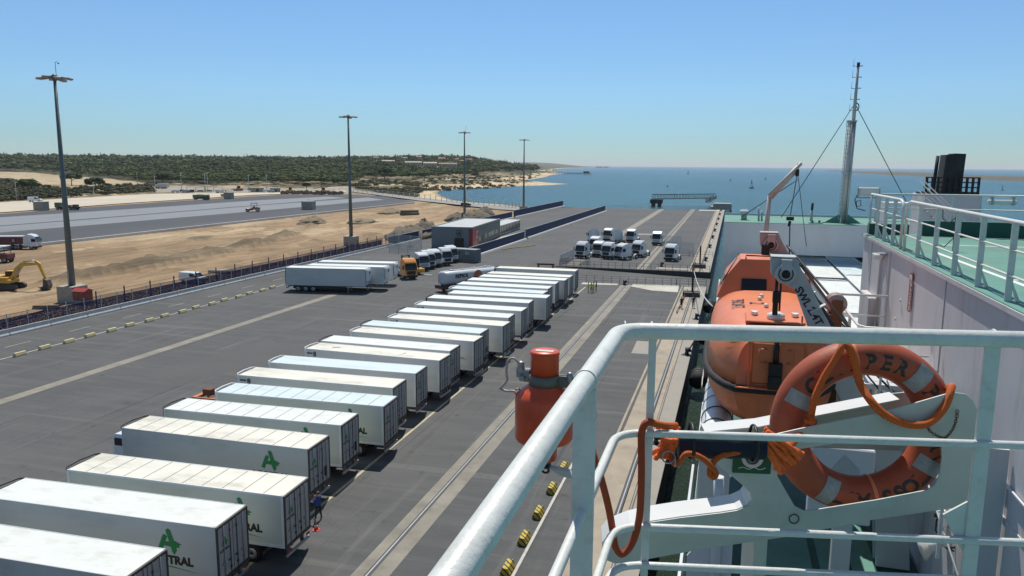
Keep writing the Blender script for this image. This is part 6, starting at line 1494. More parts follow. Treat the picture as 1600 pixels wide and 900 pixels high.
# ---- funnel
t = thing('funnel', 'black square funnel with a slim exhaust and a black railing cage', 'funnel', (11.15, 45.5, 8.6))
obj('casing', MB().box(-1.35, 1.3, -1, 2, 0, 11.15, .05), 'ship_mauve', t)
obj('window', MB().box(-.85, -.5, -1.02, -1.0, 8.9, 9.6).box(-.85, -.5, -1.02, -1.0, 7.6, 8.4), 'glass_dark', t)
obj('stack', MB().prism([(-.50, 11.16), (.45, 11.16), (.52, 13.25), (-.02, 13.27), (-.03, 13.22), (-.40, 13.2)], -.4, .8, 'y'), 'soot', t)
obj('exhaust_pipe', MB().tube([(-.78, 0, 11.16), (-.70, 0, 13.15)], .09, 10), 'soot', t)
obj('cage_rail', (lambda mb: [mb.box(-1.3 - .04*k, 1.25, -.55, -.5, z, z + .06) or mb.box(-1.3, 1.25, 1.3, 1.35, z, z + .06) or mb.box(-1.3, -1.25, -.5, 1.3, z, z + .06) or mb.box(1.2, 1.25, -.5, 1.3, z, z + .06) for k, z in enumerate((12.0, 11.75, 11.5, 11.25))] and mb)(MB()), 'soot', t)
for k in range(10): obj('cage_post', MB().box(-1.28 + k*.27, -1.16 + k*.27, -.5, -.44, 11.16, 12.04), 'soot', t)
obj('cage_floor', MB().box(-1.32, 1.27, -.55, 1.35, 11.151, 11.24), 'soot', t)

# ---- stair up to the funnel deck
t = thing('ship_stair', 'steep white stair with handrails behind the upper deck railing', 'stair', (7.0, 33.0, 0))
a, b_ = Vector((.1, 0, 19.9)), Vector((2.3, 0, 17.8))
for y in (-.4, .4): obj('stringer', MB().at((0, y, 0)).prism([(a.x, a.z), (b_.x, b_.z), (b_.x, b_.z - .22), (a.x, a.z - .22)], -.02, .02, 'y'), 'kerb_white', t)
for k in range(9): q_ = a.lerp(b_, (k + .5) / 9); obj('tread', MB().box(q_.x - .12, q_.x + .12, -.378, .378, q_.z - .12, q_.z - .1), 'galv', t)
for y in (-.42, .42): obj('handrail', MB().tube([(a.x, y, a.z + .7), (b_.x, y, b_.z + .7)], .022, 6).tube([(a.x, y, a.z + .35), (b_.x, y, b_.z + .35)], .016, 6), 'kerb_white', t)
obj('landing', MB().box(-1.2, .1, -.6, .6, 19.7, 19.78).box(-1.2, -1.1, -.5, .5, 8.6, 19.698).box(2.3, 3.4, -.6, .6, 17.5, 17.58).box(3.0, 3.1, -.5, .5, 8.6, 17.498), 'ship_white', t)

# ---- railing of the upper deck
t = thing('upper_deck_railing', 'white railing with flat posts along the edge of the green upper deck', 'railing', (4.0, 0, 19.2))
H1 = 1.15
mb = MB(); mb.tube([(-.04, -12, H1), (-.04, 19.2, H1), (-.04, 19.45, H1 - .05), (-.04, 19.55, H1 - .2), (-.04, 19.55, 0)], .035, 8)
mb.tube([(-.04, 24.3, 0), (-.04, 24.3, H1 - .02)], .03, 8).tube([(-.04, 24.3, H1), (-.04, 20.3, H1), (-.04, 20.05, H1 - .05), (-.04, 19.95, H1 - .2), (-.04, 19.95, 0)], .035, 8)
obj('top_rail', mb, 'rail_paint', t)
mb = MB()
for z in (.38, .75): mb.tube([(-.04, -12, z), (-.04, 19.5, z)], .018, 6).tube([(-.04, 20, z), (-.04, 24.3, z)], .018, 6)
obj('middle_rail', mb, 'rail_paint', t)
for k in range(22):
    y = 18.2 - k * 1.42
    if y > -11: obj('post', part_mesh('udp', lambda: MB().box(-.045, .045, -.010, .010, 0, H1 - .02).prism([(-.04, 0), (.16, 0), (.012, .34), (.0, .34), (.10, .02), (-.04, .02)], -.02, .02, 'y'), 'rail_paint'), None, t, (-.04, y, 0))
for y in (20.9, 22.0, 23.1): obj('post', part_mesh('udp', None, None), None, t, (-.04, y, 0))
t = thing('after_railing', 'white railing across the after edge of the green upper deck', 'railing', (4.1, 24.45, 19.2))
obj('top_rail', MB().tube([(0, 0, H1), (16.2, 0, H1)], .028, 8).tube([(0, 0, .38), (16.2, 0, .38)], .016, 6).tube([(0, 0, .75), (16.2, 0, .75)], .016, 6), 'rail_paint', t)
for k in range(9): obj('post', part_mesh('aftp', lambda: MB().box(-.03, .03, -.012, .012, 0, H1 - .02), 'rail_paint'), None, t, (.02 + k * 2.0, 0, 0))
p = atY(1355, 297, 24.3)
t = thing('floodlight', 'boxy white floodlight with looping cables on the far corner of the upper deck railing', 'lamp', (3.9, 24.5, 20.42))
obj('housing', MB().box(-.27, .27, -.1, .1, -.12, .12, .03), 'lamp_white', t); obj('bracket', MB().box(-.3, -.271, -.06, .06, -.16, .1).box(.271, .3, -.06, .06, -.16, .1).box(-.3, .3, -.03, .03, -.2, -.165), 'steel', t)
obj('cable', MB().tube([(-.27, 0, -.05), (-.36, 0, -.25), (-.3, 0, -.45), (-.18, 0, -.42), (-.2, 0, -.25), (-.32, 0, -.3), (-.28, 0, -.5), (-.05, 0, -.56)], .014, 5), 'wire', t)
p = atY(1565, 316, 24.3)
t = thing('tube_light', 'white weatherproof tube light clamped under the after railing', 'lamp', (p.x, 24.25, p.z))
obj('housing', MB().box(-.36, .36, -.06, .06, -.06, .07, .03), 'lamp_white', t)
for x in (-.26, .26): obj('clamp', MB().box(x - .03, x + .03, -.07, .07, -.08, .16), 'steel', t)
t = thing('deck_pole', 'thin black cabled pole standing inside the upper deck railing', 'pole', (5.1, 20.0, 19.2))
obj('shaft', MB().tube([(0, 0, 0), (0, 0, .95)], .022, 6), 'wire', t); obj('cable', MB().tube([(-.3, 0, 1.0), (-.28, 0, .75), (-.15, 0, .62), (0, 0, .8)], .012, 5).tube([(-.4, 0, .4), (-.36, 0, .15), (-.2, 0, .08), (-.02, 0, .3)], .012, 5), 'wire', t)
t = thing('wall_lamp', 'pair of small white lamps on a bracket high on the pale ship wall', 'lamp', (3.7, 21.1, 18.98))
obj('bracket', MB().box(0, .17, -.15, .15, -.05, 0), 'steel', t)
for k in range(3): obj('lamp', MB().box(-.12, .02, -.22 + k*.16, -.12 + k*.16, -.16, -.02, .02), 'lamp_white', t)

# ---- platform railings on the wall
t = thing('platform_railing', 'white tubular railing round the small platform hung on the ship wall', 'railing', (0, 0, 0))
mb = MB(); mb.tube([(3.85, 20.3, 18.0), (2.72, 20.3, 18.0), (2.6, 20.1, 18.0), (2.6, 16.3, 18.0), (2.7, 16.1, 18.0), (3.86, 16.1, 18.0)], .03, 8).tube([(3.85, 20.3, 17.5), (2.6, 20.3, 17.5), (2.6, 16.1, 17.5), (3.86, 16.1, 17.5)], .018, 6)
obj('rail', mb, 'rail_paint', t)
for x, y in ((2.6, 20.2), (2.6, 18.8), (2.6, 17.4), (2.6, 16.2), (3.2, 16.1)): obj('post', MB().box(x - .03, x + .03, y - .012, y + .012, 17.0, 18.0), 'rail_paint', t)
t = thing('lower_railing', 'white tubular railing nearer than the platform, running down towards the boat deck', 'railing', (0, 0, 0))
mb = MB(); mb.tube([(3.86, 15.4, 17.9), (2.95, 15.4, 17.9), (2.85, 15.2, 17.88), (3.0, 13.2, 17.3), (3.1, 9.5, 16.1)], .028, 8).tube([(3.86, 15.4, 17.4), (2.9, 15.4, 17.4), (3.05, 13.2, 16.8), (3.1, 9.5, 15.6)], .016, 6)
obj('rail', mb, 'rail_paint', t)
for x, y, z in ((2.9, 15.3, 17.9), (3.0, 13.2, 17.3), (3.06, 11.3, 16.7), (3.1, 9.5, 16.1)): obj('post', MB().box(x - .02, x + .02, y - .02, y + .02, z - 1.0, z), 'rail_paint', t)
# cabinet with printed board
t = thing('test_cabinet', 'white cabinet with a grey house shaped picture and black printed words on the boat deck', 'cabinet', (1.85, 12.0, 13.42))
obj('body', MB().box(-.45, .45, 0, .25, 2.3, 3.5, .02).box(-.05, .22, .05, .22, 0, 2.3), 'ship_white', t)
obj('picture', MB().at((.02, -.004, 2.98), (PI/2, 0, 0)).prism([(-.30, 0), (.22, 0), (.22, .22), (.0, .42)], 0, .004), 'galv', t)
obj('picture_detail', MB().at((-.12, -.009, 3.0), (PI/2, 0, 0)).prism([(-.1, 0), (.08, 0), (.08, .08), (0, .14)], 0, .004).at((-.04, -.0135, 3.0), (PI/2, 0, 0)).box(-.03, 0, 0, .06, 0, .004), 'kerb_white', t)
obj('lettering', MB().at((0, -.006, 2.85), (PI/2, 0, 0)).text('WATER TEST', .11, .003, bold=.003), 'logo_black', t)
# horn speaker and wall fittings
wx = 3.87
t = thing('horn_speaker', 'white horn loudspeaker on a bracket low on the ship wall', 'loudspeaker', (3.62, 13.55, 14.85), rad(200)); t.rotation_euler = (0, rad(28), rad(165)); 
obj('horn', MB().at((0, 0, 0), (0, PI/2, 0)).lathe([(.05, -.12), (.06, -.05), (.09, .05), (.15, .15), (.23, .22), (.21, .22), (.07, .03)], 20), 'lamp_white', t)
obj('driver', MB().at((-.12, 0, 0), (0, PI/2, 0)).lathe([(.02, -.12), (.07, -.1), (.07, 0)], 14), 'lamp_white', t); obj('bracket', MB().tube([(-.1, 0, 0), (-.15, 0, -.1), (-.32, 0, -.1)], .02, 6), 'black', t)
t = thing('junction_box', 'small white junction box with a black looping cable on the ship wall', 'box', (3.80, 14.0, 15.15))
obj('box', MB().box(-.07, .08, -.12, .12, -.12, .12, .02), 'lamp_white', t); obj('cable', MB().tube([(-.09, -.05, .0), (-.1, -.1, -.2), (.02, -.3, -.33), (.06, -.6, -.3)], .015, 6), 'black', t); obj('gland', MB().tube([(-.12, -.03, .05), (-.05, -.03, .03)], .04, 8), 'black', t)
t = thing('bulkhead_light', 'short white tube light on the ship wall seen through the lifebuoy', 'lamp', (3.80, 17.6, 15.0)); t.rotation_euler = (rad(35), 0, 0)
obj('tube', MB().tube([(0, 0, -.3), (0, 0, .3)], .06, 10), 'lamp_white', t); obj('guard', MB().torus(.2, .015, 14, 5, PI/2, 3*PI/2, 'x'), 'wire', t)

# ---- liferaft canisters
t = thing('liferaft_canister', 'white ribbed liferaft cylinder lying under the orange lifeboat at the ship side', 'liferaft', (-.02, 16.2, 15.93))
mb = MB(); pr = [(.02, -2.02), (.2, -2.0), (.27, -1.92)]
for k in range(16): y = -1.88 + k*.245; pr += [(.295, y), (.305, y + .06), (.305, y + .12), (.285, y + .16)]
pr += [(.27, 1.95), (.2, 2.0), (.02, 2.02)]
mb.lathe(pr, 26, 'y'); obj('shell', mb, 'white_paint', t)
for y in (-1.2, -.4, .4, 1.2): obj('strap', MB().at((0, y, 0)).torus(.306, .012, 26, 5, axis='y'), 'frame_dark', t)
obj('cradle', MB().box(-.3, .3, -1.3, -1.2, -2.5, -.25).box(-.3, .3, 1.2, 1.3, -2.5, -.25).box(-.35, .35, -1.8, 1.8, -.36, -.30), 'ship_white', t)

# ---- lifeboat
LB = thing('lifeboat', 'orange enclosed lifeboat hanging in its davits at the ship side', 'lifeboat', (.97, 14.6, 17.0))
LL = 7.0
def plan(t):                          # half breadth along the boat, blunt ends
    return 1.27 * (1 - abs(2*t - 1) ** 4.5 * .42) * (.94 if t in (0, 1) else 1)
ts = [0, .02, .06, .12, .22, .35, .5, .65, .78, .88, .95, 1]
rings = []
for t_ in ts:
    w = plan(t_); kz = -.98 + .30 * abs(2*t_ - 1) ** 4; r_ = []
    for k in range(17):
        a = PI * k / 16; x = -math.cos(a); z = -math.sin(a)
        r_.append((w * math.copysign(abs(x) ** .72, x), t_ * LL, kz * abs(z) ** .8))
    rings.append(r_)
obj('hull', MB().loft(rings), 'boat_hull', LB)
rings = []
for t_ in ts:
    w = plan(t_); e = abs(2*t_ - 1) ** 5; top = 1.12 - .22 * e; r_ = []
    for k in range(17):
        a = PI * k / 16; x = math.cos(a); z = math.sin(a)
        r_.append(((w - .01) * math.copysign(abs(x) ** .5, x) * (1 - .10 * abs(z) ** 2), t_ * LL + (.30 * (abs(z)) if t_ < .03 else 0), .04 + top * abs(z) ** .55))
    rings.append(r_)
obj('canopy', MB().loft(rings), 'boat_orange', LB)
pth = [(-plan(t_) - .02, t_ * LL, .0) for t_ in ts[::-1]] + [(plan(t_) + .02, t_ * LL, 0) for t_ in ts]
obj('fender_strip', MB().tube([(-plan(1)*1.0 - .02, LL + .03, 0)] + pth[0:12] + [(-plan(0), -.05, 0), (plan(0), -.05, 0)] + pth[12:] + [(plan(1), LL + .03, 0)], .075, 8), 'rubber', LB)
# wheelhouse at the far end
mb = MB(); wy0, wy1 = 4.55, 6.5
mb.loft([[(-1.15, wy0, .95), (1.15, wy0, .95), (1.15, wy1, .95), (-1.15, wy1, .95)], [(-.95, wy0 + .25, 1.45), (.95, wy0 + .25, 1.45), (.95, wy1 - .1, 1.45), (-.95, wy1 - .1, 1.45)], [(-.62, wy0 + .45, 1.86), (.62, wy0 + .45, 1.86), (.62, wy1 - .2, 1.86), (-.62, wy1 - .2, 1.86)]], True, True, False)
wh = obj('wheelhouse', mb, 'boat_orange', LB)
obj('window', MB().add([(-.58, wy0 + .06, 1.14), (.0, wy0 + .06, 1.14), (.0, wy0 + .20, 1.42), (-.58, wy0 + .20, 1.42)], [(0, 1, 2, 3)]), 'glass_dark', wh)
obj('window', MB().add([(-1.09, wy0 + .5, 1.18), (-1.09, wy1 - .4, 1.18), (-.95, wy1 - .4, 1.44), (-.95, wy0 + .5, 1.44)], [(0, 1, 2, 3)]), 'glass_dark', wh)
obj('roof_rail', MB().tube([(-.5, wy0 + .5, 1.86), (-.5, wy0 + .5, 1.95), (.5, wy0 + .5, 1.95), (.5, wy0 + .5, 1.86)], .02, 6).tube([(-1.02, wy0 + .1, 1.35), (-.72, wy0 + .4, 1.9)], .015, 6), 'black', wh)
# hatches, cleats, lettering on the canopy
hf = obj('end_hatch', MB().box(-.55, .55, .62, 1.5, 1.135, 1.175, .03), 'boat_orange', LB)
for x in (-.37, .4): obj('cleat', MB().prism([(-.07, 0), (.07, 0), (.05, -.14), (0, -.2), (-.05, -.14)], 0, .06, 'z'), 'lamp_white', LB, (x, 1.35, 1.19))
obj('vent', MB().at((.02, .95, 1.17)).lathe([(.17, 0), (.17, .1), (.08, .14)], 18), 'lamp_white', LB)
for x, y in ((-.15, 3.6), (-.2, 3.2), (-.1, 2.3)): obj('vent', MB().at((x, y, 1.17)).lathe([(.05, 0), (.05, .05), (.02, .07)], 12), 'lamp_white', LB)
_l = MB().at((-.80, 2.75, 0), (0, 0, rad(-90))).text('BOAT', .38, .0, bold=.006).at((-.42, 2.75, 0), (0, 0, rad(-90))).text('2', .42, .0, bold=.006)
def _cz(x, y):
    w = plan(y / LL) - .01; c_ = min(1, (abs(x) / w) ** 2); return .04 + 1.12 * max(0, 1 - c_ * c_) ** .275 + .012
_l.v = [(x, y, _cz(x, y)) for x, y, z in _l.v]
obj('lettering', _l, 'logo_black', LB)
obj('grab_line', MB().tube([(-1.31, .4 + k*.31, -.12 - .14 * (k % 2)) for k in range(20)], .012, 5), 'cable_white', LB)
obj('end_door', MB().box(-.42, .5, -.075, -.02, .12, .92, .03).box(-.48, -.44, -.08, -.03, .05, 1.0).box(.54, .58, -.08, -.03, .05, 1.0), 'boat_hull', LB)
obj('end_rung', MB().tube([(-.16, -.08, .55), (-.3, -.16, .55), (-.3, -.16, .8), (-.16, -.08, .8)], .014, 5).tube([(.2, -.08, .55), (.34, -.16, .55), (.34, -.16, .8), (.2, -.08, .8)], .014, 5), 'boat_orange', LB)
obj('ledge', MB().prism([(-.7, -.2), (.5, -.2), (.5, .05), (-.3, .05)], .05, .07, 'z'), 'boat_orange', LB)
obj('release_hook', MB().box(-.12, .12, -.2, -.08, .06, .55).tube([(0, -.14, .5), (0, -.14, 1.0)], .05, 8).box(-.1, .1, -.25, -.05, .2, .32), 'grease', LB)
obj('release_hook', MB().box(-.1, .1, 6.2, 6.35, 1.0, 2.1), 'grease', LB)

# ---- davits
def davit(Y, label, paint, letters, sc=1.0):
    t = thing('davit', label, 'davit', (0, Y, 0), 0, 'lifeboat davits')
    hx = 1.06; hz_ = 19.18
    prof = [(hx - .24, hz_ + .22), (hx + .22, hz_ + .22), (hx + .30, hz_ + .05), (hx + .95, 18.05), (2.45, 17.25), (3.5, 15.6), (3.7, 13.45), (3.1, 13.45), (2.95, 15.4), (1.75, 17.62), (hx + .22, 18.82), (hx - .02, 18.92), (hx - .22, 19.08)]
    a = obj('arm', MB().prism(prof, -.05, .05, 'y').prism([(x, z) for x, z in prof[3:10]], .25, .33, 'y').prism([(prof[0][0], prof[0][1] + .004), (prof[1][0], prof[1][1] + .004), (prof[1][0], prof[1][1] + .03), (prof[0][0], prof[0][1] + .03)], -.06, .34, 'y').prism([prof[0], prof[1], prof[2], prof[10], prof[11], prof[12]], .25, .33, 'y'), paint, t); soft(a, .012)
    obj('web', MB().prism([(prof[2][0], prof[2][1]), (prof[3][0], prof[3][1]), (prof[3][0] - .03, prof[3][1] - .02), (prof[2][0] - .03, prof[2][1] - .02)], .051, .249, 'y').prism([(3.5, 15.6), (3.7, 13.45), (3.67, 13.45), (3.47, 15.6)], .051, .249, 'y'), paint, t)
    sh = obj('sheave', MB().at((hx + .04, -.10, hz_ - .07)).lathe([(.02, -.05), (.18, -.05), (.2, -.03), (.17, 0), (.2, .03), (.18, .05), (.02, .05)], 24, 'y'), paint, t)
    obj('sheave_hub', MB().at((hx + .04, -.17, hz_ - .07)).lathe([(.01, -.03), (.07, -.02), (.09, .02)], 14, 'y').at((hx + .04, -.16, hz_ - .07)).torus(.13, .010, 20, 5, axis='y'), 'grease', sh)
    obj('cheek_plate', MB().box(hx - .05, hx + .14, -.17, -.155, hz_ - .1, hz_ + .2).box(hx - .05, hx + .14, -.155, -.05, hz_ + .17, hz_ + .2), paint, t)
    obj('pivot_boss', MB().at((2.15, -.07, 17.45)).lathe([(.01, -.02), (.14, -.02), (.14, .02)], 20, 'y'), paint, t)
    if letters: obj('lettering', MB().at((1.50, -.054, 18.47), (PI/2, rad(57), 0)).text('SWL 2.4T', .2, .003, 'CENTER', .006), 'logo_black', t)
    f = obj('wire_fall', MB().tube([(hx - .02, .12, hz_ - .1), (hx - .02, .12, 18.35)], .02, 6).tube([(hx + .2, .12, hz_ + .1), (2.3, .1, 18.05 - .3), (3.4, .1, 16.7)], .022, 6).tube([(hx + .25, .05, hz_ + .02), (2.35, .05, 17.6), (3.4, .1, 16.4)], .018, 6), 'wire', t)
    obj('hanging_chain', MB().tube([(hx - .10, .1, 19.0), (hx - .10, .1, 18.5)], .03, 8).box(hx - .16, hx - .04, .04, .16, 18.5, 18.75, .02).box(hx - .15, hx - .05, .05, .15, 18.1, 18.52, .02).tube([(hx - .10, .1, 18.15), (hx - .10, .1, 17.75)], .06, 8).box(hx - .19, hx - .01, .02, .18, 17.55, 17.9, .02).tube([(hx - .10, .1, 17.6), (hx - .10, .1, 16.8)], .045, 8), 'grease', t)
    for k in range(3): obj('wire_keeper', MB().at((1.72 + k*.42, -.02, 18.46 - k*.62), (0, rad(-30), 0)).box(-.16, .16, -.09, .09, 0, .025), 'kerb_white', t)
    return t
davit(15.35, 'near lifeboat davit with a grey arm lettered with its working load', 'davit_grey', True)
davit(21.0, 'far lifeboat davit with a pinkish arm behind the orange wheelhouse', 'davit_pink', False)
t = thing('davit_winch', 'rusty cream winch drum among black wires behind the near davit arm', 'winch', (2.42, 18.3, 18.1))
obj('drum', MB().lathe([(.05, -.18), (.22, -.18), (.22, -.14), (.12, -.12), (.12, .12), (.22, .14), (.22, .18), (.05, .18)], 20, 'y'), 'davit_pink', t); obj('frame', MB().box(-.12, .12, -.25, -.2, -4.6, .1).box(-.12, .12, .2, .25, -4.6, .1).box(-.4, .0, -.2, .2, -.45, -.25), 'rust', t)
obj('brake_box', MB().box(-.42, -.15, -.25, .15, -.42, -.15, .04), 'davit_pink', t)
cable('wire_rope', [(1.35, 15.3, 19.3), (2.2, 16.8, 18.2), (3.3, 18, 16.9)], .03, 'wire', 'thick black wire rope running down beside the near davit arm', 'cable', 'black wires of the davits')
cable('wire_rope', [(1.5, 21, 19.1), (2.4, 19.5, 18.1), (3.4, 18, 16.6)], .03, 'wire', 'black wire rope running down from the far davit head', 'cable', 'black wires of the davits')
cable('painter_line', [(1.35, 14.5, 17.0), (1.0, 13.2, 16.2), (.75, 11.5, 15.4)], .02, 'cable_white', 'grey painter line hanging from the end of the lifeboat', 'rope', None)
cable('safety_pendant', [(1.45, 15.3, 18.3), (1.45, 15.25, 17.9), (1.46, 15.2, 17.1)], .014, 'wire', 'thin hanging pendant with a shackle right of the lifeboat hook', 'wire')
t = thing('shackle', 'black bow shackle hanging right of the lifeboat hook', 'shackle', (1.45, 15.28, 17.95)); obj('bow', MB().torus(.09, .018, 16, 6, axis='y'), 'black', t); obj('pin', MB().tube([(-.1, 0, .09), (.1, 0, .09)], .02, 6), 'black', t)

# ---- small crane
t = thing('stores_crane', 'slim cream boom of a small crane with a hanging hook behind the far davit', 'crane', (1.06, 23.0, 0))
obj('post', MB().tube([(0, 0, 13.42), (0, 0, 19.4), (.04, 0, 20.32)], [.09, .07, .06], 10), 'boom_cream', t)
obj('boom', MB().tube([(.03, 0, 20.28), (.82, 0, 21.22)], [.075, .05], 8).tube([(.1, 0, 20.22), (.7, 0, 20.98)], .035, 6), 'boom_cream', t)
hb = obj('hook_block', MB().box(.68, .78, -.05, .05, 20.85, 21.05, .02).tube([(.73, 0, 21.2), (.73, 0, 21.03)], .02, 6), 'black', t)
obj('fall_wire', MB().tube([(.73, 0, 20.9), (.62, 0, 19.75)], .012, 5).tube([(.75, 0, 20.9), (1.1, 0, 18.9)], .009, 5).tube([(.62, 0, 19.6), (.66, 0, 18.6)], .018, 5), 'wire', t)
obj('lower_block', MB().box(.52, .72, -.05, .05, 19.62, 19.72).tube([(.62, 0, 19.6), (.6, 0, 19.45)], .04, 6), 'black', t)
cable('stay_wire', [(1.9, 24, 20.75), (.4, 24.5, 19.6)], .012, 'wire', 'thin black wire slanting down to the left from the crane boom', 'wire')

# gunwale post and rope of the near boat deck
t = thing('white_bent_pipe', 'upright white pipe with a plate at the ship edge, seen through the rack', 'pipe', (.0, 8.0, 13.42)); obj('pipe', MB().tube([(.05, 0, 0), (.05, 0, 4.2), (.04, 0, 4.45)], .055, 12), 'ship_white', t)
obj('plate', MB().prism([(-.25, 3.5), (.0, 3.85), (.0, 3.0), (-.25, 3.0)], .02, .05, 'y').box(.1, .22, .02, .05, 3.1, 4.1), 'ship_white', t)
mb = MB(); mb.box(-.34, 1.4, 5.5, 9.4, 13.422, 15.7); obj('locker', mb, 'hull_navy', ferry)
obj('gunwale', MB().box(-.41, -.37, -10, 13.5, 15.2, 15.75).box(-.41, -.37, 13.5, 13.7, 13.42, 15.75), 'ship_white', ferry)
cable('handline', [(.75, 8.9, 15.9), (.35, 8.0, 15.2), (.1, 7.5, 14.8)], .02, 'cable_white', 'white line crossing the dark blue locker below the rack', 'rope')

# mooring ropes from the near bollard to the ship
G8 = 'mooring ropes from the bollard to the ship'
for k, (dy, z) in enumerate([(6, 4.2), (12, 3.4), (-2, 3.6)]):
    cable('mooring_rope', [(-3.65, 87, .45), (-.6, 87 + dy * .2 - 3, z + 3)], .06, 'frame_dark', 'dark mooring rope from the black bollard to the ship, %s' % ['steep upper one', 'long one leading aft', 'lowest one leading forward'][k], 'rope', G8, .2)
cable('mooring_rope', [(-5.0, 128.5, 4.2), (-.8, 60, 10.5)], .05, 'cable_white', 'pale mooring line rising from the berthing post to the ship bulwark', 'rope', None, .8)
# ---------------------------------------------------------------- foreground on the bridge wing
FA = rad(11.1); F0 = Vector((-.32, 2.57, 0))
def FP(u, off, z): return Vector((F0.x + u * math.cos(FA) - off * math.sin(FA), F0.y + u * math.sin(FA) + off * math.cos(FA), z))
def rnd(pts, r=.05, n=5):
    """round the corners of a polyline"""
    P_ = [Vector(p) for p in pts]; out = [P_[0]]
    for a, b, c in zip(P_[:-2], P_[1:-1], P_[2:]):
        u = (a - b).normalized() * min(r, (a - b).length * .45); v = (c - b).normalized() * min(r, (c - b).length * .45)
        for i in range(n + 1): t_ = i / n; out.append((b + u) * (1 - t_) ** 2 + b * 2 * t_ * (1 - t_) + (b + v) * t_ ** 2)
    return out + [P_[-1]]
def smooth_path(pts, k=6):
    P_ = [Vector(p) for p in pts]; out = []; n = len(P_)
    for i in range(n - 1):
        p0, p1, p2, p3 = P_[max(i-1, 0)], P_[i], P_[i+1], P_[min(i+2, n-1)]
        for j in range(k):
            t_ = j / k; out.append(.5 * ((2*p1) + (-p0 + p2)*t_ + (2*p0 - 5*p1 + 4*p2 - p3)*t_*t_ + (-p0 + 3*p1 - 3*p2 + p3)*t_**3))
    return out + [P_[-1]]
t = thing('wing_railing', 'thick white painted railing round the corner of the bridge wing, in the foreground', 'railing', (0, 0, 0))
def ring_path(z, r, dx=0): return rnd([(-.335 + dx, -2.2, z), (-.335 + dx, F0.y - .02, z), FP(2.7, 0, z)], r, 8)
obj('top_rail', MB().tube(ring_path(20.55, .10), .0275, 20), 'rail_paint', t)
for z in (20.19, 19.845, 19.70): obj('middle_rail', MB().tube(ring_path(z, .11), .0135, 12), 'rail_paint', t)
pa = obj('post', MB().box(-.365, -.305, 1.90, 1.915, 18.6, 20.53), 'rail_paint', t); soft(pa, .003)
pb = obj('post', MB().at(F0, (0, 0, FA)).box(.082, .108, -.005, .007, 18.6, 20.54), 'rail_paint', t); soft(pb, .002)
for u in (1.175, 2.3): soft(obj('post', MB().at(F0, (0, 0, FA)).box(u, u + .05, -.008, .006, 18.6, 20.535), 'rail_paint', t), .003)
obj('gusset', MB().at(F0, (0, 0, FA)).prism([(1.10, 19.93), (1.175, 19.98), (1.175, 19.80), (1.14, 19.86)], .0, .008, 'y'), 'rail_paint', t)
obj('weld_collar', MB().torus(.0285, .003, 16, 5, axis='x'), 'rail_paint', t, FP(.09, 0, 20.55), (0, 0, FA)); obj('weld_collar', MB().torus(.0285, .0035, 16, 5, axis='x'), 'rail_paint', t, FP(1.2, 0, 20.55), (0, 0, FA))
obj('weld_collar', MB().torus(.0285, .003, 16, 5, axis='y'), 'rail_paint', t, (-.335, 1.905, 20.55)); obj('weld_collar', MB().torus(.0285, .0025, 16, 5, axis='y'), 'rail_paint', t, FP(.0, 0, 20.55), (0, 0, FA + PI/2))
mb = MB(); mb.box(-.40, 3.84, -3, 2.15, 18.55, 18.6).box(-.42, -.38, -3, 2.15, 18.45, 18.75); obj('wing_deck', mb, 'deck_green', ferry)

# lifebuoy rack: front plate with cut-outs, back plate, flanges
RK = thing('lifebuoy_rack', 'pale green grey steel rack of cut plates holding the lifebuoy outside the railing', 'rack', F0, FA)
outer = [(.335, 20.075), (.51, 20.10), (.67, 20.145), (.962, 20.218), (1.17, 20.292), (1.205, 20.30), (1.243, 20.295), (1.272, 20.272), (1.292, 20.235), (1.302, 20.17), (1.312, 20.05), (1.31, 19.95), (1.29, 19.885), (1.243, 19.857), (.926, 19.79), (.674, 19.72), (.343, 19.65), (.053, 19.577), (.005, 19.572), (-.03, 19.585), (-.048, 19.618), (-.045, 19.655), (-.02, 19.69), (.06, 19.728), (.137, 19.75), (.25, 19.774), (.40, 19.80), (.46, 19.813), (.495, 19.832), (.51, 19.858), (.502, 19.885), (.477, 19.912), (.328, 20.035)]
slot = [(.60, 20.04), (.66, 20.062), (.80, 20.09), (.90, 20.103), (1.174, 20.115), (1.183, 20.05), (1.180, 19.985), (1.168, 19.945), (1.145, 19.925), (.966, 19.878), (.75, 19.83), (.705, 19.823), (.67, 19.84), (.60, 19.955)]
def plate(poly, hole, y0, y1):
    """flat plate with one hole, filled between outline and hole"""
    import bmesh
    bm = bmesh.new(); es = []
    for loop in (poly, hole):
        if not loop: continue
        vs = [bm.verts.new((u, y0, z)) for u, z in loop]; es += [bm.edges.new((vs[i], vs[(i + 1) % len(vs)])) for i in range(len(vs))]
    fs = bmesh.ops.triangle_fill(bm, use_beauty=True, edges=es, normal=(0, -1, 0))['geom']
    fs = [f for f in bm.faces]
    r = bmesh.ops.extrude_face_region(bm, geom=fs)
    for v in r['geom']:
        if isinstance(v, bmesh.types.BMVert): v.co.y = y1
    bmesh.ops.recalc_face_normals(bm, faces=bm.faces); me = bpy.data.meshes.new('plate'); bm.to_mesh(me); bm.free(); return me
me = plate(outer, slot, .22, .228); me.materials.append(M['rack_paint']); soft(obj('front_plate', me, None, RK), .003)
back = [(.36, 20.045), (.575, 20.078), (1.10, 20.207), (1.16, 20.215), (1.23, 20.18), (1.25, 20.05), (1.25, 19.99), (1.15, 19.97), (.62, 19.97), (.50, 19.975), (.36, 20.0)]
me = plate(back, None, .50, .508); me.materials.append(M['rack_paint']); obj('back_plate', me, None, RK)
mb = MB()
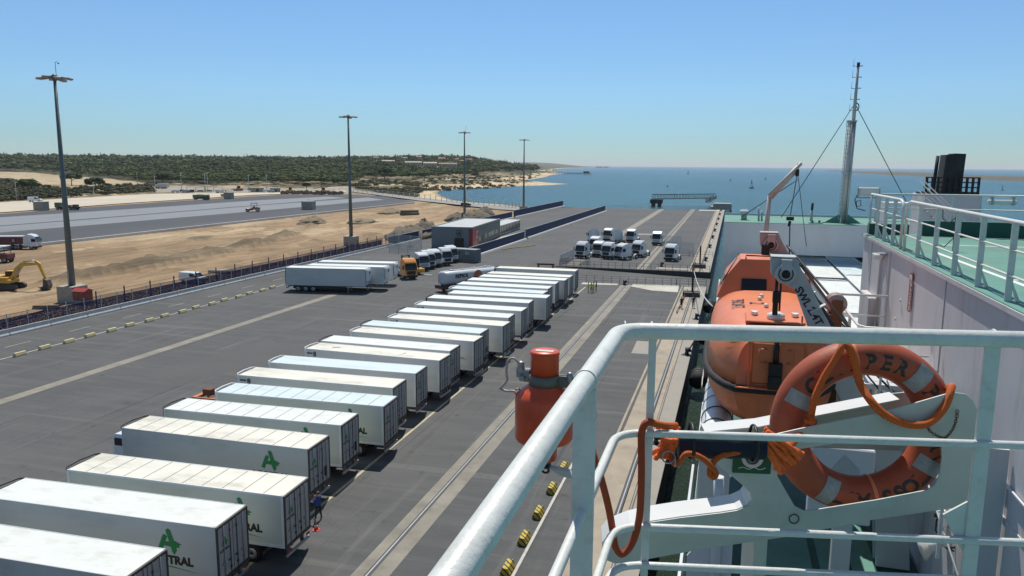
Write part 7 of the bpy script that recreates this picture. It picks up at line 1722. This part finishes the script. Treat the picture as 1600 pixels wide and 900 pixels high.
def flange(pts, y0, y1, th=.006):
    for (a, b), (c, d) in zip(pts[:-1], pts[1:]):
        mb.add([(a, y0, b), (c, y0, d), (c, y1, d), (a, y1, b), (a, y0, b - th), (c, y0, d - th), (c, y1, d - th), (a, y1, b - th)], [(0, 1, 2, 3), (4, 7, 6, 5), (0, 4, 5, 1), (1, 5, 6, 2), (2, 6, 7, 3), (3, 7, 4, 0)])
flange([(.36, 20.05), (.575, 20.08), (1.10, 20.209)], .42, .52)
flange([(1.303, 20.17), (1.313, 20.05)], .229, .30)
flange([(-.046, 19.655), (-.02, 19.692), (.06, 19.73), (.137, 19.752), (.25, 19.776), (.40, 19.802), (.46, 19.815), (.495, 19.834), (.511, 19.858), (.503, 19.887), (.477, 19.914)], .229, .36)
obj('flange', mb, 'rack_lit', RK)
mb = MB(); low = [(.02, 19.62), (.12, 19.66), (.30, 19.70), (.60, 19.76)]
me = plate([(-.03, 19.60), (.0, 19.66), (.06, 19.70), (.3, 19.75), (.3, 19.66), (.05, 19.58)], None, .40, .408); me.materials.append(M['rack_lit']); obj('inner_plate', me, None, RK)
obj('support_arm', MB().box(.55, .60, .30, .50, 19.0, 19.70), 'rack_paint', RK)
obj('bolt', MB().at((1.12, .215, 20.19)).lathe([(.001, -.004), (.007, -.003), (.007, .004)], 8, 'y').at((.72, .215, 20.105)).lathe([(.001, -.004), (.008, -.003), (.008, .004)], 8, 'y').at((.67, .216, 19.79)).torus(.018, .002, 14, 4, axis='y'), 'grease', RK)
obj('corner_pin', MB().at((1.305, .226, 20.19)).tube([(0, 0, 0), (.03, 0, -.02)], .007, 8), 'rack_lit', RK)

# lifebuoy
BR, br = .274, .069
LBY = thing('lifebuoy', 'faded orange ring lifebuoy lettered in black with grey reflective bands, resting in its rack', 'lifebuoy', FP(.94, .36, 20.115), FA)
obj('ring', MB().torus(BR, br, 96, 24, axis='y'), 'buoy_orange', LBY)
def on_ring(rho, lift=.0015):
    q = max(-1, min(1, (rho - BR) / br)); return -(br * math.sqrt(max(0, 1 - q * q)) + lift)
def ring_letter(ch, ang, size, flip=False):
    key = MB().text(ch, size, .0, 'CENTER', .0028); a = rad(ang); mbl = MB(); vs = []; 
    er = Vector((math.cos(a), math.sin(a))); et = Vector((math.sin(a), -math.cos(a)))     # clockwise tangent seen from the front
    if flip: er, et = -er, -et
    base = Vector((math.cos(a), math.sin(a))) * BR
    for x, y, z in key.v:
        p = base + et * x + er * (y - size * .35); vs.append((p.x, on_ring(p.length), p.y))
    mbl.add(vs, key.f); return mbl
def ring_text(word, a0, step, size, flip=False):
    out = MB()
    for i, ch in enumerate(word):
        if ch == ' ': continue
        l = ring_letter(ch, a0 + step * i, size, flip); out.add(l.v, l.f)
    return out
lt = obj('lettering', ring_text('CLIPPER', 141, -12.2, .080), 'logo_black', LBY); lt.name = 'lettering'
obj('lettering', ring_text('PENNANT', 37, -11.5, .080), 'logo_black', LBY)
obj('lettering', ring_text('LIMASSOL', 252, 9.6, .080, True), 'logo_black', LBY)
for ang, w in ((155.5, 11), (50.5, 12), (331.5, 11), (243.5, 11)):
    g = MB(); vs = []; ca = rad(ang); er = Vector((math.cos(ca), math.sin(ca))); et = Vector((math.sin(ca), -math.cos(ca)))
    for i in range(9):
        for j in range(5):
            p_ = er * (BR - .052 + .104 * i / 8) + et * (-.5 + j / 4) * .0052 * w; vs.append((p_.x, on_ring(p_.length, .002), p_.y))
    g.add(vs, [(i*5+j, i*5+j+1, i*5+j+6, i*5+j+5) for i in range(8) for j in range(4)], True)
    obj('reflective_band', g, 'tape', LBY)
for ang in (102, 12, 282, 192):
    a = PI/2 - rad(ang); obj('rope_clip', MB().torus(BR, br + .003, 2, 24, a - .03, a + .03, 'y'), 'boat_orange', LBY)
# grab rope of the buoy (local frame of the rail)
def fobj(name, mb, mats, label, cat, grp=None): o = obj(name, mb, mats, None, F0, FA); return tag(o, label, cat, grp)
def rope(path, r, label, mat='rope', grp=None): return fobj('orange_rope', MB().tube(smooth_path(path), r, 12), mat, label, 'rope', grp)
GR = 'orange ropes tied to the lifebuoy and railing'
rope([(.83, .30, 20.472), (.812, .262, 20.45), (.79, .262, 20.40), (.757, .268, 20.33), (.73, .262, 20.26), (.72, .258, 20.20), (.716, .256, 20.15), (.70, .262, 20.10)], .0125, 'orange rope drooping from the top of the lifebuoy down its left side', 'rope', GR)
rope([(.82, .30, 20.475), (.842, .262, 20.44), (.868, .258, 20.37), (.885, .252, 20.31), (.91, .205, 20.262), (.95, .19, 20.222), (1.0, .19, 20.196), (1.05, .19, 20.183), (1.10, .19, 20.188), (1.14, .20, 20.212), (1.172, .212, 20.25), (1.19, .225, 20.29), (1.205, .25, 20.31), (1.225, .29, 20.30), (1.23, .34, 20.27)], .0145, 'orange rope looping deeply across the lifebuoy to the rounded end of the rack', 'rope', GR)
rope([(.715, .25, 20.155), (.69, .245, 20.13), (.65, .20, 20.11), (.61, .15, 20.10), (.565, .10, 20.10), (.52, .06, 20.12), (.50, .05, 20.15)], .0145, 'orange rope running from the knot on the lifebuoy to the navy cloth roll', 'rope', GR)
fobj('rope_knot', MB().at((.716, .25, 20.165)).torus(.016, .011, 14, 8, axis='x').torus(.014, .011, 14, 8, axis='z').at((.72, .252, 20.15)).ball(.018, 12, 8), 'rope', 'orange knot tied on the left side of the lifebuoy', 'knot')
rope([(.10, -.03, 20.235), (.078, -.034, 20.232), (.066, -.034, 20.20), (.066, -.034, 20.15), (.070, -.032, 20.05), (.071, -.03, 19.95), (.068, -.028, 19.88), (.055, -.026, 19.81), (.035, -.026, 19.765), (.010, -.028, 19.745), (-.012, -.03, 19.775), (-.022, -.03, 19.83), (-.035, -.032, 19.90), (-.052, -.034, 19.97), (-.075, -.034, 20.05), (-.10, -.02, 20.12), (-.105, .02, 20.16)], .0125, 'dark orange rope hanging in a long loop below the second rail by the thin post', 'rope_red', GR)
rope([(.085, -.03, 20.237), (.12, -.02, 20.225), (.155, .0, 20.214), (.19, .03, 20.205)], .0125, 'short orange rope lying along the second rail between the thin post and the cloth roll', 'rope', GR)
rope([(.185, .04, 20.12), (.178, .02, 20.09), (.19, .0, 20.075), (.21, .0, 20.095), (.225, -.002, 20.115), (.255, -.004, 20.113), (.285, -.004, 20.098), (.31, -.004, 20.075), (.328, -.004, 20.05), (.322, -.006, 20.035), (.308, -.004, 20.045), (.312, .004, 20.07), (.335, .02, 20.095), (.37, .03, 20.108), (.42, .035, 20.118), (.47, .04, 20.135)], .0105, 'orange rope looping under the navy cloth roll', 'rope', GR)
# cloth roll
CR = thing('navy_cloth_roll', 'navy blue cloth roll with bunched orange cloth at both ends, strapped to the second rail', 'cloth bag', F0, FA)
mb = MB(); rings = []
q = np.random.RandomState(3)
for i in range(17):
    u = .205 + .30 * i / 16; rings.append([(u, .065 + .042 * math.cos(a) * (1 + .04 * q.normal()), 20.126 + .046 * math.sin(a) * (1 + .04 * q.normal()) + .002 * math.sin(i * 1.7)) for a in [2*PI*k/18 for k in range(18)]])
obj('roll', mb.loft(rings), 'navy_cloth', CR)
for u in (.247, .462): obj('strap', MB().at((u, .045, 20.145)).torus(.064, .004, 24, 5, axis='x', rz=.006), 'black', CR)
def bunch(seed, p0, p1, w0, w1, n=14):
    q = np.random.RandomState(seed); mb = MB(); p0, p1 = Vector(p0), Vector(p1)
    for k in range(n):
        s = (k / (n - 1) - .5); a = p0 + Vector((0, q.uniform(-.02, .02), s * w0)); d = (p1 - p0); side = Vector((-d.z, 0, d.x)).normalized()
        b = p1 + side * s * w1 + Vector((0, q.uniform(-.03, .03), 0)); m_ = a.lerp(b, .5) + Vector((q.normal()*.004, -.012 + q.normal()*.006, q.normal()*.004))
        mb.tube(smooth_path([a, m_, b, b + (b - m_).normalized() * .012]), [.007 + .005 * j / 18 + .0012 * math.sin(j * 1.7 + k) if j < 16 else .005 for j in range(19)], 7)
    return mb
M['cloth_orange'] = pbr('cloth_orange', (.78, .13, .015), .6, var=.25, vs=60)
obj('orange_end', bunch(4, (.205, .06, 20.16), (.155, .05, 20.14), .06, .10, 10), 'cloth_orange', CR)
obj('orange_end', bunch(7, (.158, .05, 20.17), (.150, .04, 20.09), .05, .07, 8), 'cloth_orange', CR)
obj('orange_end', bunch(5, (.505, .06, 20.158), (.60, .10, 20.065), .07, .10, 22), 'cloth_orange', CR)
obj('ring_clip', MB().at((.165, -.0, 20.10)).torus(.022, .003, 16, 5, axis='y').at((.185, .0, 20.09)).torus(.02, .003, 16, 5, axis='x'), 'steel', CR)
# green sign
t = thing('lifebuoy_sign', 'small green sign with a white lifebuoy symbol on the rack', 'sign', F0, FA)
obj('board', MB().box(.432, .572, .212, .2195, 19.965, 20.062, .002), 'sign_green', t)
obj('symbol', MB().at((.502, .210, 20.028)).torus(.033, .0075, 28, 6, axis='y', rz=.0015).at((.502, .2105, 20.028)).torus(.018, .001, 20, 4, axis='y'), 'house_white', t)
obj('symbol_wave', MB().tube(smooth_path([(.452, .2115, 19.985), (.47, .2115, 19.99), (.49, .2115, 19.983), (.51, .2115, 19.99), (.53, .2115, 19.983), (.552, .2115, 19.99)]), .002, 5), 'house_white', t)
# chain
t = thing('rusty_chain', 'small rusty chain hanging in a loop at the rounded end of the rack', 'chain', F0, FA)
cp = smooth_path([(1.107, .195, 20.19), (1.115, .19, 20.165), (1.145, .188, 20.145), (1.172, .188, 20.14), (1.195, .19, 20.17), (1.207, .195, 20.205), (1.213, .205, 20.235)], 4)
for k in range(0, len(cp) - 1):
    a, b_ = cp[k], cp[k + 1]; c = (a + b_) / 2; d = (b_ - a).normalized(); o_ = part(('link',), 'link', lambda: MB().at((0, 0, 0), (0, 0, 0), (1.5, 1, 1)).torus(.0048, .0014, 10, 5, axis='y'), 'rust', t, c)
    o_.rotation_euler = d.to_track_quat('X', 'Z').to_euler(); o_.rotation_euler.rotate_axis('X', PI / 2 * (k % 2))
M['clamp_grey'] = pbr('clamp_grey', (.17, .165, .15), .5, .3, var=.15, dirt=(.2, .1, .06), dirt_amt=.5, ds=20)
# red canister clamped outside the left rail
t = thing('red_canister', 'red man overboard smoke marker canister in a grey clamp outside the left railing', 'canister', (-.535, 2.3, 20.524 * .09)); t.scale = (1, 1, .91)
obj('cap', MB().lathe([(.001, 20.524), (.042, 20.524), (.046, 20.520), (.047, 20.512), (.045, 20.508), (.045, 20.42)], 40), 'can_red', t)
obj('cap_label', MB().box(-.028, .030, -.020, .004, 20.5245, 20.526), 'house_white', t)
obj('body', MB().lathe([(.045, 20.425), (.046, 20.405), (.072, 20.385), (.088, 20.368), (.093, 20.352), (.093, 20.215), (.089, 20.205), (.048, 20.196), (.043, 20.19), (.043, 20.135), (.040, 20.13), (.001, 20.13)], 44), 'can_red', t)
for k in range(5):
    a = k * 2 * PI / 5 + .9; obj('shoulder_rib', MB().at((math.cos(a)*.072, math.sin(a)*.072, 20.372), (0, 0, a)).prism([(-.026, -.012), (.022, -.03), (.018, -.002), (-.022, .030)], -.006, .006, 'y'), 'can_red', t)
obj('clamp', MB().lathe([(.046, 20.44), (.051, 20.438), (.051, 20.402), (.046, 20.40)], 36).box(.045, .105, -.012, -.004, 20.40, 20.44).box(.045, .12, .004, .012, 20.40, 20.44), 'clamp_grey', t)
obj('clamp_lug', MB().at((-.058, 0, 20.425)).box(-.014, .014, -.012, .012, -.016, .030, .004), 'steel', t); obj('clamp_bolt', MB().at((-.058, 0, 20.425)).tube([(-.010, -.03, .0), (-.010, .03, .0)], .009, 10), 'steel', t)
obj('release_wire', MB().tube(smooth_path([(-.068, -.01, 20.44), (-.082, -.012, 20.475), (-.10, -.014, 20.492), (-.118, -.014, 20.478), (-.122, -.014, 20.44), (-.12, -.014, 20.41), (-.138, -.014, 20.385), (-.142, -.014, 20.378), (-.12, -.016, 20.372), (-.095, -.02, 20.375), (-.085, -.02, 20.362)]), .0042, 8), 'davit_pink', t)
obj('release_pin', MB().at((-.078, 0, 20.45)).lathe([(.004, -.03), (.015, -.026), (.016, .0), (.010, .014), (.013, .024), (.004, .03)], 14), 'steel', t); obj('hinge_pin', MB().at((.085, -.02, 20.44)).lathe([(.003, -.02), (.01, -.015), (.01, .015), (.003, .02)], 10), 'steel', t); obj('wire_ring', MB().at((-.085, -.01, 20.372)).torus(.010, .003, 12, 5, axis='y'), 'steel', t)
obj('valve', MB().box(-.022, .022, -.02, .02, 20.10, 20.13, .004).at((.012, -.022, 20.10)).torus(.011, .004, 16, 6, axis='y'), 'black', t)
obj('bracket_arm', MB().prism([(.02, 20.105), (.085, 20.10), (.105, 20.072), (.06, 20.078)], -.012, .012, 'y'), 'davit_grey', t)
obj('bracket_bar', MB().box(.108, .116, -.02, -.008, 20.05, 20.46).box(.108, .17, -.022, -.006, 20.30, 20.33).box(.108, .17, -.022, -.006, 20.12, 20.15), 'rust', t)
# ---------------------------------------------------------------- the air
HAZE = 0.00004
if HAZE:
    mb = MB(); mb.box(-30000, 30000, -4000, 40000, -12, 130)
    m = bpy.data.materials.new('haze'); m.use_nodes = True; N, L = m.node_tree.nodes, m.node_tree.links
    N.remove(N['Principled BSDF']); v = N.new('ShaderNodeVolumePrincipled'); v.inputs['Density'].default_value = HAZE; v.inputs['Color'].default_value = (.92, .95, 1, 1); v.inputs['Anisotropy'].default_value = .2
    L.new(v.outputs[0], N['Material Output'].inputs['Volume']); M['haze'] = m
    o = obj('haze', mb, 'haze'); o['kind'] = 'stuff'
